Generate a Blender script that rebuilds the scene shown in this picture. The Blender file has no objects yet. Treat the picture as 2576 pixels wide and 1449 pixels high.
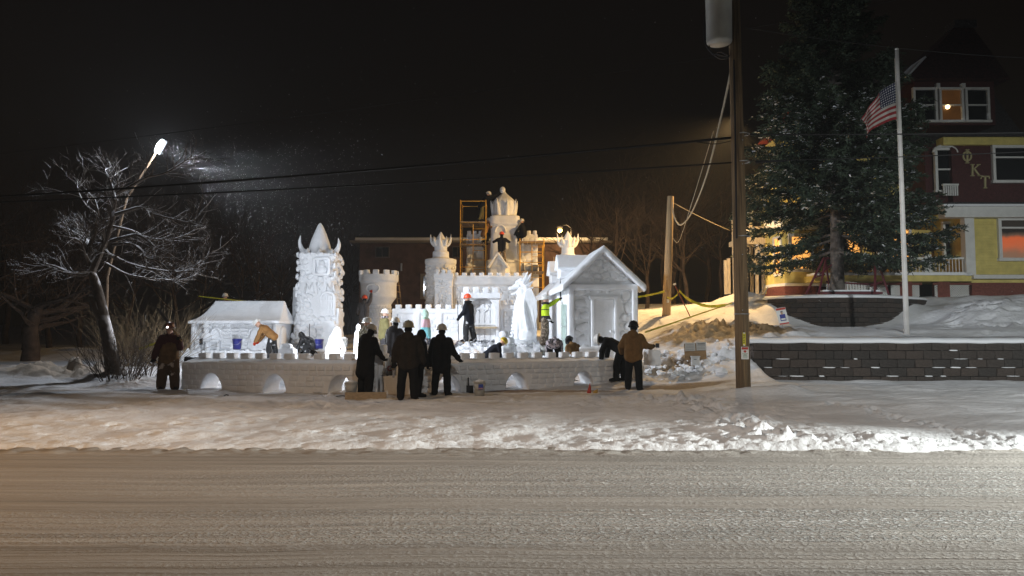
import bpy, bmesh, math, random
import numpy as np
from mathutils import Vector, Matrix, Quaternion, noise as mnoise

random.seed(11)
R = math.radians
sc = bpy.context.scene
C = sc.collection

# ------------------------------------------------------------------ camera
CAM_Z = 1.65
FPX, CX, CY, PITCH = 1860.0, 1288.0, 724.5, R(3.56)   # focal length in px of a 2576 px wide frame
cam = bpy.data.cameras.new('camera')
cam.sensor_width = 36.0
cam.lens = 36.0 * FPX / 2576.0
cam.clip_start = 0.05
cam.clip_end = 2000.0
camo = bpy.data.objects.new('camera', cam)
C.objects.link(camo)
camo.location = (0, 0, CAM_Z)
camo.rotation_euler = (R(90) + PITCH, 0, 0)
sc.camera = camo

# ------------------------------------------------------------------ night sky
w = bpy.data.worlds.new('World')
sc.world = w
w.use_nodes = True
nt = w.node_tree
bg = nt.nodes['Background']
sky = nt.nodes.new('ShaderNodeTexSky')
sky.sky_type = 'NISHITA'
sky.sun_disc = False
sky.sun_elevation = R(-4.0)
sky.sun_rotation = R(200)
glow = nt.nodes.new('ShaderNodeMixRGB')
glow.blend_type = 'ADD'
glow.inputs[0].default_value = 1.0
glow.inputs[2].default_value = (0.034, 0.022, 0.014, 1)    # town light on low cloud
nt.links.new(sky.outputs[0], glow.inputs[1])
nt.links.new(glow.outputs[0], bg.inputs[0])
bg.inputs[1].default_value = 0.06

# ------------------------------------------------------------------ lamps of the place
def lamp(name, kind, loc, energy, color, aim=None, size=0.2, spot=None, blend=0.6, shape=None):
    d = bpy.data.lights.new(name, kind)
    d.energy = energy
    d.color = color
    if kind == 'AREA':
        d.size = size
    else:
        d.shadow_soft_size = size
    if kind == 'SPOT':
        d.spot_size = R(spot)
        d.spot_blend = blend
    o = bpy.data.objects.new(name, d)
    C.objects.link(o)
    o.location = loc
    if aim is not None:
        o.rotation_euler = (Vector(aim) - Vector(loc)).to_track_quat('-Z', 'Y').to_euler()
    return o

LED = (0.86, 0.92, 1.0)
SODIUM = (1.0, 0.62, 0.25)
L1 = Vector((-11.6, 24.0, 7.82))
lamp('led_flood_beam', 'SPOT', (L1.x + 0.16, L1.y, L1.z - 0.12), 9000, LED, (3.0, 30.2, 2.0), 0.14, 76, 0.8)
lamp('led_flood_spill', 'POINT', (L1.x + 0.16, L1.y - .1, L1.z - 0.12), 950, LED, None, 0.14)
lamp('castle_work_light_beam', 'POINT', (-4.9, 24.66, 1.80), 640, LED, None, 0.10)
lamp('floor_flood_beam', 'POINT', (-9.3, 24.7, 0.80), 300, LED, None, 0.10)
lamp('hidden_post_lamp_beam', 'SPOT', (11.1, 35.9, 12.3), 12500, SODIUM, (6.5, 37.5, 2.0), 0.15, 146, 1.0)
lamp('rear_sodium_beam', 'POINT', (3.75, 56.6, 9.3), 900, SODIUM, None, 0.15)
lamp('street_sodium_beam', 'SPOT', (-12.0, 6.0, 8.6), 3000, (1.0, 0.62, 0.32), (-6.0, 9.5, 0), 0.25, 92, 0.9)
lamp('street_warm_beam', 'SPOT', (2.5, 2.5, 9.0), 2100, (1.0, 0.95, 0.88), (2.0, 12.0, 0), 0.25, 86, 1.0)
lamp('street_led_beam', 'SPOT', (13.5, -5.0, 8.2), 21000, (0.92, 0.97, 0.95), (16.5, 17, 0.0), 0.25, 64, 1.0)
lamp('car_headlight_beam', 'SPOT', (15.0, 9.0, 1.9), 26000, (0.95, 1.0, 0.95), (3.0, 7.8, 0.0), 0.1, 52, 0.9)

sc.view_settings.view_transform = 'Standard'
sc.view_settings.look = 'None'
sc.view_settings.exposure = 0.0
sc.view_settings.gamma = 1.0
sc.cycles.use_denoising = True
sc.cycles.max_bounces = 6
sc.cycles.diffuse_bounces = 3
sc.cycles.glossy_bounces = 2
sc.cycles.transmission_bounces = 3
sc.cycles.volume_bounces = 0
sc.cycles.caustics_reflective = False
sc.cycles.caustics_refractive = False
sc.cycles.sample_clamp_indirect = 4.0

# ------------------------------------------------------------------ helpers
def at(u, v, Y):
    """World point at distance Y (m) from the road side that falls on pixel (u, v) of the 2576 px photograph."""
    dx, dy = (u - CX) / FPX, (CY - v) / FPX
    y = math.cos(PITCH) - dy * math.sin(PITCH)
    z = math.sin(PITCH) + dy * math.cos(PITCH)
    return Vector((dx / y * Y, Y, CAM_Z + z / y * Y))
def ux(u, Y, v=760): return at(u, v, Y).x
def vz(v, Y): return at(CX, v, Y).z

MATS = {}
def mat(name, col, rough=0.6, var=0.0, vscale=6.0, bump=0.0, bscale=20.0, stretch=(1, 1, 1), metal=0.0,
        emit=None, estr=0.0, col2=None, spec=0.3, bump2=0.0, b2scale=120.0, coords='Object', bdist=0.05):
    if name in MATS: return MATS[name]
    m = bpy.data.materials.new(name)
    m.use_nodes = True
    n, l = m.node_tree.nodes, m.node_tree.links
    p = n['Principled BSDF']
    p.inputs['Base Color'].default_value = (*col, 1)
    p.inputs['Roughness'].default_value = rough
    p.inputs['Metallic'].default_value = metal
    p.inputs['Specular IOR Level'].default_value = spec
    if emit:
        p.inputs['Emission Color'].default_value = (*emit, 1)
        p.inputs['Emission Strength'].default_value = estr
    tc = n.new('ShaderNodeTexCoord')
    mp = n.new('ShaderNodeMapping')
    mp.inputs['Scale'].default_value = stretch
    l.new(tc.outputs[coords], mp.inputs['Vector'])
    if var or col2:
        t = n.new('ShaderNodeTexNoise')
        t.inputs['Scale'].default_value = vscale
        t.inputs['Detail'].default_value = 5
        l.new(mp.outputs[0], t.inputs['Vector'])
        r = n.new('ShaderNodeValToRGB')
        r.color_ramp.elements[0].position = 0.32
        r.color_ramp.elements[1].position = 0.68
        a = col2 if col2 else tuple(max(0, c * (1 - var)) for c in col)
        b = col if col2 else tuple(min(1, c * (1 + var)) for c in col)
        r.color_ramp.elements[0].color = (*a, 1)
        r.color_ramp.elements[1].color = (*b, 1)
        l.new(t.outputs[0], r.inputs[0])
        l.new(r.outputs[0], p.inputs['Base Color'])
    last = None
    for s, sca, dist in ((bump, bscale, bdist), (bump2, b2scale, bdist * 0.4)):
        if not s: continue
        t = n.new('ShaderNodeTexNoise')
        t.inputs['Scale'].default_value = sca
        t.inputs['Detail'].default_value = 4
        l.new(mp.outputs[0], t.inputs['Vector'])
        b = n.new('ShaderNodeBump')
        b.inputs['Strength'].default_value = s
        b.inputs['Distance'].default_value = dist
        l.new(t.outputs[0], b.inputs['Height'])
        if last: l.new(last.outputs[0], b.inputs['Normal'])
        last = b
    if last: l.new(last.outputs[0], p.inputs['Normal'])
    MATS[name] = m
    return m

M = dict(
    sculpt=lambda: mat('carved_snow', (0.80, 0.82, 0.85), 0.55, var=0.05, vscale=2.2, bump=0.35, bscale=9, bump2=0.25, b2scale=60, bdist=0.03),
    ground=lambda: mat('trodden_snow', (0.74, 0.75, 0.78), 0.6, var=0.07, vscale=1.2, bump=0.5, bscale=14, bump2=0.4, b2scale=70, bdist=0.04),
    fresh=lambda: mat('fresh_snow', (0.80, 0.82, 0.86), 0.55, bump=0.25, bscale=8, bump2=0.2, b2scale=60, bdist=0.03),
)
def sculpt(): return M['sculpt']()

class MB:
    """Collects boxes, tubes, lathes and so on and links them as ONE mesh object."""
    def __init__(s): s.v, s.f, s.mi, s.cur = [], [], [], 0
    def add(s, vs, fs):
        o = len(s.v)
        s.v += [tuple(p) for p in vs]
        s.f += [tuple(i + o for i in f) for f in fs]
        s.mi += [s.cur] * len(fs)
        return s
    def box(s, c, size, rz=0.0, rot=None):
        hx, hy, hz = size[0] / 2, size[1] / 2, size[2] / 2
        m = rot if rot is not None else Matrix.Rotation(rz, 3, 'Z')
        c = Vector(c)
        vs = [c + m @ Vector((x * hx, y * hy, z * hz)) for z in (-1, 1) for y in (-1, 1) for x in (-1, 1)]
        return s.add(vs, [(0, 2, 3, 1), (4, 5, 7, 6), (0, 1, 5, 4), (2, 6, 7, 3), (0, 4, 6, 2), (1, 3, 7, 5)])
    def bar(s, a, b, wd, dp=None, up=(0, 0, 1)):
        a, b = Vector(a), Vector(b)
        d = (b - a)
        L = d.length
        z = d.normalized()
        u = Vector(up)
        if abs(z.dot(u)) > 0.95: u = Vector((0, 1, 0))
        x = u.cross(z).normalized()
        y = z.cross(x)
        m = Matrix((x, y, z)).transposed()
        return s.box((a + b) / 2, (wd, dp or wd, L), rot=m)
    def tube(s, pts, rad, n=6, cap=True):
        pts = [Vector(p) for p in pts]
        if not hasattr(rad, '__len__'): rad = [rad] * len(pts)
        vs, fs = [], []
        t0 = (pts[1] - pts[0]).normalized()
        ref = Vector((0, 0, 1)) if abs(t0.z) < 0.9 else Vector((1, 0, 0))
        x = ref.cross(t0).normalized()
        for i, p in enumerate(pts):
            t = (pts[min(i + 1, len(pts) - 1)] - pts[max(i - 1, 0)])
            t = t.normalized() if t.length > 1e-9 else t0
            x = (x - t * x.dot(t))
            x = x.normalized() if x.length > 1e-6 else t.orthogonal().normalized()
            y = t.cross(x)
            for k in range(n):
                a = 2 * math.pi * k / n
                vs.append(p + (x * math.cos(a) + y * math.sin(a)) * rad[i])
        for i in range(len(pts) - 1):
            for k in range(n):
                k2 = (k + 1) % n
                fs.append((i * n + k, i * n + k2, (i + 1) * n + k2, (i + 1) * n + k))
        if cap:
            fs.append(tuple(range(n - 1, -1, -1)))
            fs.append(tuple((len(pts) - 1) * n + k for k in range(n)))
        return s.add(vs, fs)
    def lathe(s, prof, c=(0, 0, 0), n=20, mtx=None, sx=1, sy=1):
        c = Vector(c)
        vs, fs = [], []
        for r, z in prof:
            for k in range(n):
                a = 2 * math.pi * k / n
                p = Vector((r * math.cos(a) * sx, r * math.sin(a) * sy, z))
                if mtx is not None: p = mtx @ p
                vs.append(c + p)
        for i in range(len(prof) - 1):
            for k in range(n):
                k2 = (k + 1) % n
                fs.append((i * n + k, i * n + k2, (i + 1) * n + k2, (i + 1) * n + k))
        fs.append(tuple(range(n - 1, -1, -1)))
        fs.append(tuple((len(prof) - 1) * n + k for k in range(n)))
        return s.add(vs, fs)
    def ell(s, c, r, mtx=None, n=12, m=8):
        if not hasattr(r, '__len__'): r = (r, r, r)
        prof = [(max(1e-4, math.sin(math.pi * i / m)), -math.cos(math.pi * i / m)) for i in range(m + 1)]
        S = Matrix.Diagonal(Vector(r))
        return s.lathe(prof, c, n, (mtx @ S) if mtx is not None else S)
    def cap(s, a, ra, b, rb, n=10):
        a, b = Vector(a), Vector(b)
        d = b - a
        L = d.length
        if L < 1e-5: return s.ell(a, ra)
        t = d / L
        pts, rad = [], []
        for k in range(4):
            an = math.pi / 2 * k / 4
            pts.append(a - t * ra * math.cos(an)); rad.append(max(1e-3, ra * math.sin(an)))
        pts += [a, b]; rad += [ra, rb]
        for k in range(1, 5):
            an = math.pi / 2 * k / 4
            pts.append(b + t * rb * math.sin(an)); rad.append(max(1e-3, rb * math.cos(an)))
        return s.tube(pts, rad, n)
    def prism(s, outline, o, xa, za, depth):
        """outline: 2D points (counter-clockwise) in the plane o + x*xa + z*za, extruded by the vector depth."""
        o, xa, za, depth = Vector(o), Vector(xa), Vector(za), Vector(depth)
        n = len(outline)
        vs = [o + xa * p[0] + za * p[1] for p in outline]
        vs += [p + depth for p in vs]
        fs = [tuple(range(n)), tuple(range(2 * n - 1, n - 1, -1))]
        for i in range(n):
            j = (i + 1) % n
            fs.append((j, i, i + n, j + n))
        return s.add(vs, fs)
    def mesh(s, name='mesh', smooth=False):
        me = bpy.data.meshes.new(name)
        me.from_pydata(s.v, [], s.f)
        if any(s.mi): me.polygons.foreach_set('material_index', s.mi)
        if smooth: me.polygons.foreach_set('use_smooth', [True] * len(me.polygons))
        me.update()
        return me
    def build(s, name, m, parent=None, smooth=False, local=False):
        return link(name, s.mesh(name, smooth), m, parent, local)

def wmat(t):
    m = t.matrix_basis.copy()
    return m if t.parent is None else wmat(t.parent) @ t.matrix_parent_inverse @ m
def link(name, me, m=None, parent=None, local=False):
    o = bpy.data.objects.new(name, me)
    C.objects.link(o)
    if m is not None and me is not None:
        for x in (m if isinstance(m, (list, tuple)) else [m]):
            if x.name not in me.materials: me.materials.append(x)
    if parent is not None:
        o.parent = parent
        if not local: o.matrix_parent_inverse = wmat(parent).inverted()
    return o
def tag(o, label=None, cat=None, group=None, kind=None):
    if label: o['label'] = label
    if cat: o['category'] = cat
    if group: o['group'] = group
    if kind: o['kind'] = kind
    return o
def thing(name, label, cat, loc=(0, 0, 0), rz=0.0, group=None):
    o = bpy.data.objects.new(name, None)
    o.empty_display_size = 0.2
    C.objects.link(o)
    o.location = loc
    o.rotation_euler = (0, 0, rz)
    return tag(o, label, cat, group)
def inst(name, me, loc, rot, scale, parent, m=None, local=False):
    o = link(name, me, m, parent, local)
    o.location = loc
    o.rotation_mode = 'QUATERNION' if isinstance(rot, Quaternion) else 'XYZ'
    if isinstance(rot, Quaternion): o.rotation_quaternion = rot
    else: o.rotation_euler = rot
    o.scale = scale
    return o

# soft carving: every queued builder is voxel-remeshed and smoothed in one pass
SOFT = []
def soften(mb, o, voxel=0.03, smooth=3, noise_amp=0.0, noise_scale=3.0, fac=0.5):
    SOFT.append((o, voxel, smooth, noise_amp, noise_scale, fac))
    return o
def run_soft():
    if not SOFT: return
    for o, voxel, smooth, na, ns, fac in SOFT:
        r = o.modifiers.new('r', 'REMESH')
        r.mode = 'VOXEL'
        r.voxel_size = voxel
        if smooth:
            k = o.modifiers.new('s', 'SMOOTH')
            k.factor = fac
            k.iterations = smooth
    bpy.context.view_layer.update()
    dg = bpy.context.evaluated_depsgraph_get()
    for o, voxel, smooth, na, ns, fac in SOFT:
        me = bpy.data.meshes.new_from_object(o.evaluated_get(dg), preserve_all_data_layers=False, depsgraph=dg)
        old = o.data
        mats = [x for x in old.materials]
        o.modifiers.clear()
        if na:
            n = len(me.vertices)
            co = np.empty(n * 3, np.float32); me.vertices.foreach_get('co', co); co = co.reshape(-1, 3)
            no = np.empty(n * 3, np.float32); me.vertices.foreach_get('normal', no); no = no.reshape(-1, 3)
            d = fbm3(co * ns) * na
            co += no * d[:, None]
            me.vertices.foreach_set('co', co.ravel())
        me.polygons.foreach_set('use_smooth', np.ones(len(me.polygons), bool))
        me.materials.clear()
        for x in mats: me.materials.append(x)
        me.name = old.name
        o.data = me
        me.update()
    SOFT.clear()

# ------------------------------------------------------------------ numpy noise
_rng = np.random.default_rng(5)
_tab = _rng.random((256, 256)).astype(np.float32) * 2 - 1
def vnoise(x, y):
    xi, yi = np.floor(x).astype(int), np.floor(y).astype(int)
    fx, fy = x - xi, y - yi
    fx, fy = fx * fx * (3 - 2 * fx), fy * fy * (3 - 2 * fy)
    a, b = _tab[xi & 255, yi & 255], _tab[(xi + 1) & 255, yi & 255]
    c, d = _tab[xi & 255, (yi + 1) & 255], _tab[(xi + 1) & 255, (yi + 1) & 255]
    return (a * (1 - fx) + b * fx) * (1 - fy) + (c * (1 - fx) + d * fx) * fy
def fbm(x, y, oct=4, gain=0.5):
    s, a = 0, 1.0
    for i in range(oct):
        s = s + a * vnoise(x * 2 ** i + 17.3 * i, y * 2 ** i + 5.1 * i)
        a *= gain
    return s
def fbm3(p):
    return (fbm(p[:, 0] + 0.37 * p[:, 2], p[:, 1] + 11.0, 3) + fbm(p[:, 1] + 3.0, p[:, 2] + 0.2 * p[:, 0], 3) + fbm(p[:, 2] + 7.0, p[:, 0], 3)) / 3.0
def sstep(a, b, x):
    t = np.clip((x - a) / (b - a), 0, 1)
    return t * t * (3 - 2 * t)
# ------------------------------------------------------------------ ground and road
GX = np.array([-400, -60, -20, -13, -9, -6, -3, 0, 2.5, 4.5, 6.2, 7.15, 7.45, 10, 10.6, 13, 16.2, 17.2, 22, 40, 400.])
GY = np.array([-60, 10.35, 10.9, 12, 14, 16, 18, 20, 22.62, 22.95, 24, 26, 28.7, 30.6, 32, 36, 42, 60, 150, 600.])
GZ = np.array([
 [-.06] * 21,
 [-.06] * 21,
 [.03] * 7 + [.035, .04, .045] + [.05] * 11,
 [.08, .08, .08, .08, .09, .10, .10, .11, .13, .16, .18, .20, .20, .20, .20, .20, .20, .20, .20, .20, .2],
 [.15, .15, .15, .15, .15, .14, .13, .14, .18, .24, .30, .32, .32, .32, .32, .32, .32, .32, .32, .30, .2],
 [.16, .16, .16, .14, .12, .11, .10, .11, .14, .20, .30, .36, .36, .34, .34, .33, .33, .33, .33, .30, .2],
 [.20, .20, .20, .14, .10, .09, .09, .10, .12, .18, .30, .34, .34, .26, .26, .26, .26, .26, .26, .26, .2],
 [.30, .30, .32, .28, .10, .10, .10, .10, .10, .12, .30, .34, .30, .26, .26, .26, .26, .26, .26, .26, .2],
 [.40, .40, .42, .40, .26, .24, .24, .24, .24, .34, .74, .95, .26, .26, .26, .26, .26, .26, .26, .26, .2],
 [.40, .40, .42, .40, .30, .30, .30, .30, .30, .44, .86, 1.30, 1.40, 1.42, 1.42, 1.42, 1.42, 1.42, 1.42, 1.42, 1.4],
 [.42, .42, .44, .42, .42, .44, .44, .46, .50, .80, 1.25, 1.45, 1.5, 1.55, 1.55, 1.55, 1.55, 1.55, 1.55, 1.55, 1.5],
 [.44, .44, .46, .50, .55, .58, .58, .60, .66, 1.10, 1.62, 1.75, 1.78, 1.80, 1.80, 1.80, 1.82, 1.86, 1.95, 2.0, 1.9],
 [.46, .46, .48, .60, .66, .70, .72, .76, .84, 1.35, 1.95, 2.05, 2.02, 1.95, 1.93, 1.93, 1.97, 2.25, 2.6, 2.7, 2.5],
 [.46, .46, .50, .66, .72, .76, .80, .86, .95, 1.5, 2.05, 2.20, 2.28, 2.60, 2.95, 3.02, 3.0, 2.75, 2.9, 3.0, 2.8],
 [.46, .46, .52, .78, .86, .95, 1.0, 1.05, 1.15, 1.8, 2.40, 2.55, 2.62, 2.95, 3.05, 3.18, 3.2, 3.15, 3.3, 3.4, 3.3],
 [.50, .50, .55, 1.0, 1.1, 1.3, 1.4, 1.5, 1.6, 2.1, 2.7, 2.8, 2.85, 3.1, 3.15, 3.3, 3.4, 3.4, 3.5, 3.6, 3.5],
 [.55, .55, .62, 1.2, 1.3, 1.6, 1.8, 1.9, 2.0, 2.4, 2.9, 3.0, 3.0, 3.3, 3.4, 3.5, 3.6, 3.6, 3.7, 3.8, 3.8],
 [.9, .9, 1.0, 1.6, 1.8, 2.2, 2.4, 2.5, 2.6, 3.0, 3.4, 3.5, 3.5, 4, 4, 4, 4.2, 4.2, 4.4, 4.6, 5],
 [3, 3, 3, 3.5, 4, 4, 5, 5, 5, 6, 7, 7, 7, 8, 8, 8, 8, 8, 9, 9, 10],
 [8, 8, 8, 8, 9, 9, 9, 10, 10, 10, 12, 12, 12, 14, 14, 14, 14, 14, 14, 14, 14],
])
def gbase(x, y):
    x, y = np.asarray(x, float), np.asarray(y, float)
    y = y - (0.22 * fbm(x * .33 + 5, x * 0 + 2.5, 2) + .07 * fbm(x * 1.7, x * 0 + 8.5, 2)) * (1 - sstep(10.8, 13.5, y)) * sstep(9.0, 10.2, y)
    i = np.clip(np.searchsorted(GX, x) - 1, 0, len(GX) - 2)
    j = np.clip(np.searchsorted(GY, y) - 1, 0, len(GY) - 2)
    tx = np.clip((x - GX[i]) / (GX[i + 1] - GX[i]), 0, 1)
    ty = np.clip((y - GY[j]) / (GY[j + 1] - GY[j]), 0, 1)
    ty = ty * ty * (3 - 2 * ty)
    return ((GZ[j, i] * (1 - tx) + GZ[j, i + 1] * tx) * (1 - ty) + (GZ[j + 1, i] * (1 - tx) + GZ[j + 1, i + 1] * tx) * ty)

BUMPS = []     # (x, y, radius x, radius y, height): mounds and pits with their own place
def mound(x, y, rx, ry, h): BUMPS.append((x, y, rx, ry, h))
mound(ux(1890, 17.2), 17.3, 0.95, 0.75, 0.20)            # ploughed heap round the utility pole
mound(ux(1985, 17.0), 17.0, 0.35, 0.5, 0.12)
mound(-1.6, 29.4, 1.8, 1.3, 0.42)                        # rubble at the gate
mound(0.6, 30.4, 1.5, 1.2, 0.40)                         # below the dragon
mound(-2.6, 31.5, 2.2, 1.2, 0.35)
mound(2.9, 26.6, 1.4, 0.8, 0.42)                         # in front of the gabled house
mound(-7.6, 29.8, 1.6, 1.4, 0.25)
mound(ux(290, 21.5), 21.3, 1.1, 0.9, 0.12)
mound(ux(120, 22), 21.8, 2.6, 0.7, 0.20)                 # plough ridge at the left
mound(ux(560, 21.8), 21.6, 1.6, 0.7, -0.05)
mound(ux(170, 36), 36, 3.5, 1.5, 0.45)
mound(ux(1860, 33), 33.0, 1.3, 0.9, 0.5)                # heap beside the wooden stairs
mound(ux(2010, 24.2), 24.4, 0.45, 0.3, 0.17)
mound(ux(1935, 24.2), 24.2, 0.2, 0.2, 0.15)
mound(18.4, 28.2, 1.6, 1.6, 0.5)
mound(21.5, 29.5, 2.5, 1.5, 0.5)

_r = random.Random(4)
STEPS = []
for k in range(210):                                     # trampled strip in front of the bridge wall and paths to the road
    x = _r.uniform(-8.5, 4.5); y = _r.gauss(17.2, 1.0)
    STEPS.append((x, y, _r.uniform(.10, .18), _r.uniform(.06, .10), -_r.uniform(.03, .07)))
for k in range(120):
    x = _r.uniform(-9, 3.8); y = _r.uniform(11.0, 16.5)
    STEPS.append((x, y, _r.uniform(.09, .16), _r.uniform(.05, .09), -_r.uniform(.02, .06)))
for k in range(110):                                     # broken crust along the road edge and the path by the pole
    t = _r.random()
    x = 3.9 + _r.gauss(0, .28) - t * 0.3; y = 11.0 + t * 6
    STEPS.append((x, y, _r.uniform(.08, .2), _r.uniform(.06, .12), _r.choice([-1, -1, -1, .3]) * _r.uniform(.06, .12)))
for k in range(24):
    t = k / 23
    STEPS.append((7.1 - t * 0.9 + _r.gauss(0, .06), 11.2 + t * 3.4, .1, .08, -.07))
for k in range(70):
    x = _r.uniform(16, 24); y = _r.uniform(25, 30)
    STEPS.append((x, y, _r.uniform(.15, .35), _r.uniform(.1, .2), -_r.uniform(.05, .14)))

def gheight(x, y):
    h = gbase(x, y)
    for bx, by, rx, ry, hh in BUMPS:
        h = h + hh * np.exp(-((x - bx) / rx) ** 2 - ((y - by) / ry) ** 2)
    return h
def gz(x, y): return float(gheight(np.array([x]), np.array([y]))[0])

def axis(segs):
    out = []
    for a, b, st in segs:
        n = max(1, int(round((b - a) / st)))
        out += list(np.linspace(a, b, n, endpoint=False))
    out.append(segs[-1][1])
    return np.array(out)
def grid_mesh(name, xs, ys, Z):
    nx, ny = len(xs), len(ys)
    X, Y = np.meshgrid(xs, ys)
    co = np.stack([X, Y, Z], -1).reshape(-1, 3)
    idx = np.arange(nx * ny).reshape(ny, nx)
    q = np.stack([idx[:-1, :-1], idx[:-1, 1:], idx[1:, 1:], idx[1:, :-1]], -1).reshape(-1)
    me = bpy.data.meshes.new(name)
    me.vertices.add(nx * ny)
    me.vertices.foreach_set('co', co.astype(np.float32).ravel())
    nf = (nx - 1) * (ny - 1)
    me.loops.add(nf * 4)
    me.loops.foreach_set('vertex_index', q.astype(np.int32))
    me.polygons.add(nf)
    me.polygons.foreach_set('loop_start', np.arange(0, nf * 4, 4, dtype=np.int32))
    me.polygons.foreach_set('use_smooth', np.ones(nf, bool))
    me.update(calc_edges=True)
    me.validate()
    return me

xs = axis([(-400, -60, 20), (-60, -24, 2), (-24, -13, .3), (-13, 14, .065), (14, 20, .12), (20, 30, .5), (30, 60, 3), (60, 400, 20)])
ys = axis([(-60, 8, 6), (8, 10.2, .5), (10.2, 22.3, .055), (22.3, 23.1, .03), (23.1, 34, .1), (34, 60, .6), (60, 150, 6), (150, 600, 40)])
X, Y = np.meshgrid(xs, ys)
Z = gheight(X, Y)
near = sstep(10.4, 11.0, Y) * (1 - sstep(34, 50, Y))
Z += near * (0.035 * fbm(X * 0.9, Y * 1.1, 3) + .03 * fbm(X * .35 + 4, Y * .8, 2))
# trodden lumps: strong on the left and middle, gentle drifted snow right of the pole
right = sstep(4.6, 5.8, X) * (1 - sstep(22.3, 22.6, Y))
trod = np.where(Y < 18.8, 1, 0.55) * (1 - 0.85 * right)
lump = np.abs(fbm(X * 2.6, Y * 3.6, 4, .6))
Z += near * trod * ((0.020 + .008 * sstep(-2, 3, X)) * lump + (0.009 + .008 * sstep(-2, 3, X)) * np.abs(fbm(X * 6.0 + 2 * Y, Y * 7.0, 3, .6)) - 0.015)
Z += near * (1 - trod) * 0.02 * fbm(X * 0.6, Y * 3.0, 3)
# rough ploughed windrow along the road edge
edge = np.exp(-((Y - 10.95 - 0.12 * fbm(X * .5, X * 0, 2)) / 0.42) ** 2)
Z += edge * (0.012 + (0.020 + .03 * sstep(0, 4, X)) * np.abs(fbm(X * 9.0, Y * 10.0, 3, .65))) * sstep(10.35, 10.6, Y)
# rubble inside the courtyard and round the sign board
rub = np.exp(-((X - 5.3) / 1.4) ** 2 - ((Y - 23.0) / 1.1) ** 2) + 0.6 * np.exp(-((X + .5) / 4.0) ** 2 - ((Y - 29.5) / 2.2) ** 2)
Z += rub * 0.26 * (np.abs(fbm(X * 3.4, Y * 3.4, 4, .6)) - 0.15)
# lumpy dirty bank right of the gabled house
dirt = np.exp(-((X - 7.4) / 2.0) ** 2 - ((Y - 26.4) / 2.0) ** 2)
Z += dirt * 0.30 * (np.abs(fbm(X * 2.4 + 9, Y * 2.4, 4, .6)) - 0.1)
lr = np.exp(-((X + 13.6) / 2.5) ** 2 - ((Y - 21.8) / .8) ** 2)
Z += lr * 0.35 * (np.abs(fbm(X * 2.5, Y * 3.5, 3, .6)) - .1)
for bx, by, rx, ry, hh in STEPS:
    i0, i1 = np.searchsorted(xs, [bx - 3 * rx, bx + 3 * rx]); j0, j1 = np.searchsorted(ys, [by - 3 * ry, by + 3 * ry])
    if i1 > i0 and j1 > j0:
        q = ((X[j0:j1, i0:i1] - bx) / rx) ** 2 + ((Y[j0:j1, i0:i1] - by) / ry) ** 2
        Z[j0:j1, i0:i1] += hh * (np.exp(-q * q) - 0.45 * np.exp(-((np.sqrt(q) - 1.5) / .4) ** 2)) * (1 - .3 * right[j0:j1, i0:i1])
ZG, XS_, YS_ = Z, xs, ys
def gsurf(x, y):
    i = min(max(np.searchsorted(XS_, x) - 1, 0), len(XS_) - 2); j = min(max(np.searchsorted(YS_, y) - 1, 0), len(YS_) - 2)
    return float(ZG[j, i] + ZG[j + 1, i + 1]) / 2

def ground_material():
    m = mat('snow_ground', (0.74, 0.75, 0.78), 0.6, bump=0.55, bscale=9, bump2=0.5, b2scale=55, bdist=0.05, coords='Object')
    n, l = m.node_tree.nodes, m.node_tree.links
    p = n['Principled BSDF']
    tc = n.new('ShaderNodeTexCoord')
    def blob(cx, cy, rx, ry):                              # patch of browner snow at its own place, among them the dirty bank
        mp = n.new('ShaderNodeMapping')
        mp.vector_type = 'TEXTURE'
        mp.inputs['Location'].default_value = (cx, cy, 0)
        mp.inputs['Scale'].default_value = (rx, ry, 1e4)
        l.new(tc.outputs['Object'], mp.inputs['Vector'])
        nz = n.new('ShaderNodeTexNoise'); nz.inputs['Scale'].default_value = 1.4; nz.inputs['Detail'].default_value = 5
        l.new(tc.outputs['Object'], nz.inputs['Vector'])
        ln = n.new('ShaderNodeVectorMath'); ln.operation = 'LENGTH'
        l.new(mp.outputs[0], ln.inputs[0])
        ad = n.new('ShaderNodeMath'); ad.operation = 'MULTIPLY_ADD'; ad.inputs[1].default_value = 0.9
        l.new(nz.outputs[0], ad.inputs[0]); l.new(ln.outputs['Value'], ad.inputs[2])
        mr = n.new('ShaderNodeMapRange'); mr.inputs['From Min'].default_value = 1.15; mr.inputs['From Max'].default_value = 1.55
        mr.inputs['To Min'].default_value = 1; mr.inputs['To Max'].default_value = 0
        l.new(ad.outputs[0], mr.inputs['Value'])
        return mr.outputs[0]
    t = n.new('ShaderNodeTexNoise'); t.inputs['Scale'].default_value = 1.1; t.inputs['Detail'].default_value = 6
    l.new(tc.outputs['Object'], t.inputs['Vector'])
    r = n.new('ShaderNodeValToRGB')
    r.color_ramp.elements[0].position, r.color_ramp.elements[1].position = .35, .62
    r.color_ramp.elements[0].color, r.color_ramp.elements[1].color = (.62, .62, .64, 1), (.76, .77, .80, 1)
    l.new(t.outputs[0], r.inputs[0])
    last = r.outputs[0]
    for (cx, cy, rx, ry, col) in ((7.3, 26.1, 2.9, 2.2, (.20, .135, .07)), (4.4, 20.6, 1.9, .55, (.16, .12, .09)), (4.9, 23.0, 1.1, .5, (.22, .17, .12)),
                                  (-2.5, 19.0, 6.5, .5, (.5, .46, .42)), (0.6, 19.9, 2.6, .35, (.25, .2, .17)), (-13.2, 21.8, 2.2, .9, (.42, .36, .30))):
        mx = n.new('ShaderNodeMixRGB')
        l.new(blob(cx, cy, rx, ry), mx.inputs[0])
        l.new(last, mx.inputs[1])
        mx.inputs[2].default_value = (*col, 1)
        last = mx.outputs[0]
    l.new(last, p.inputs['Base Color'])
    return m
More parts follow.
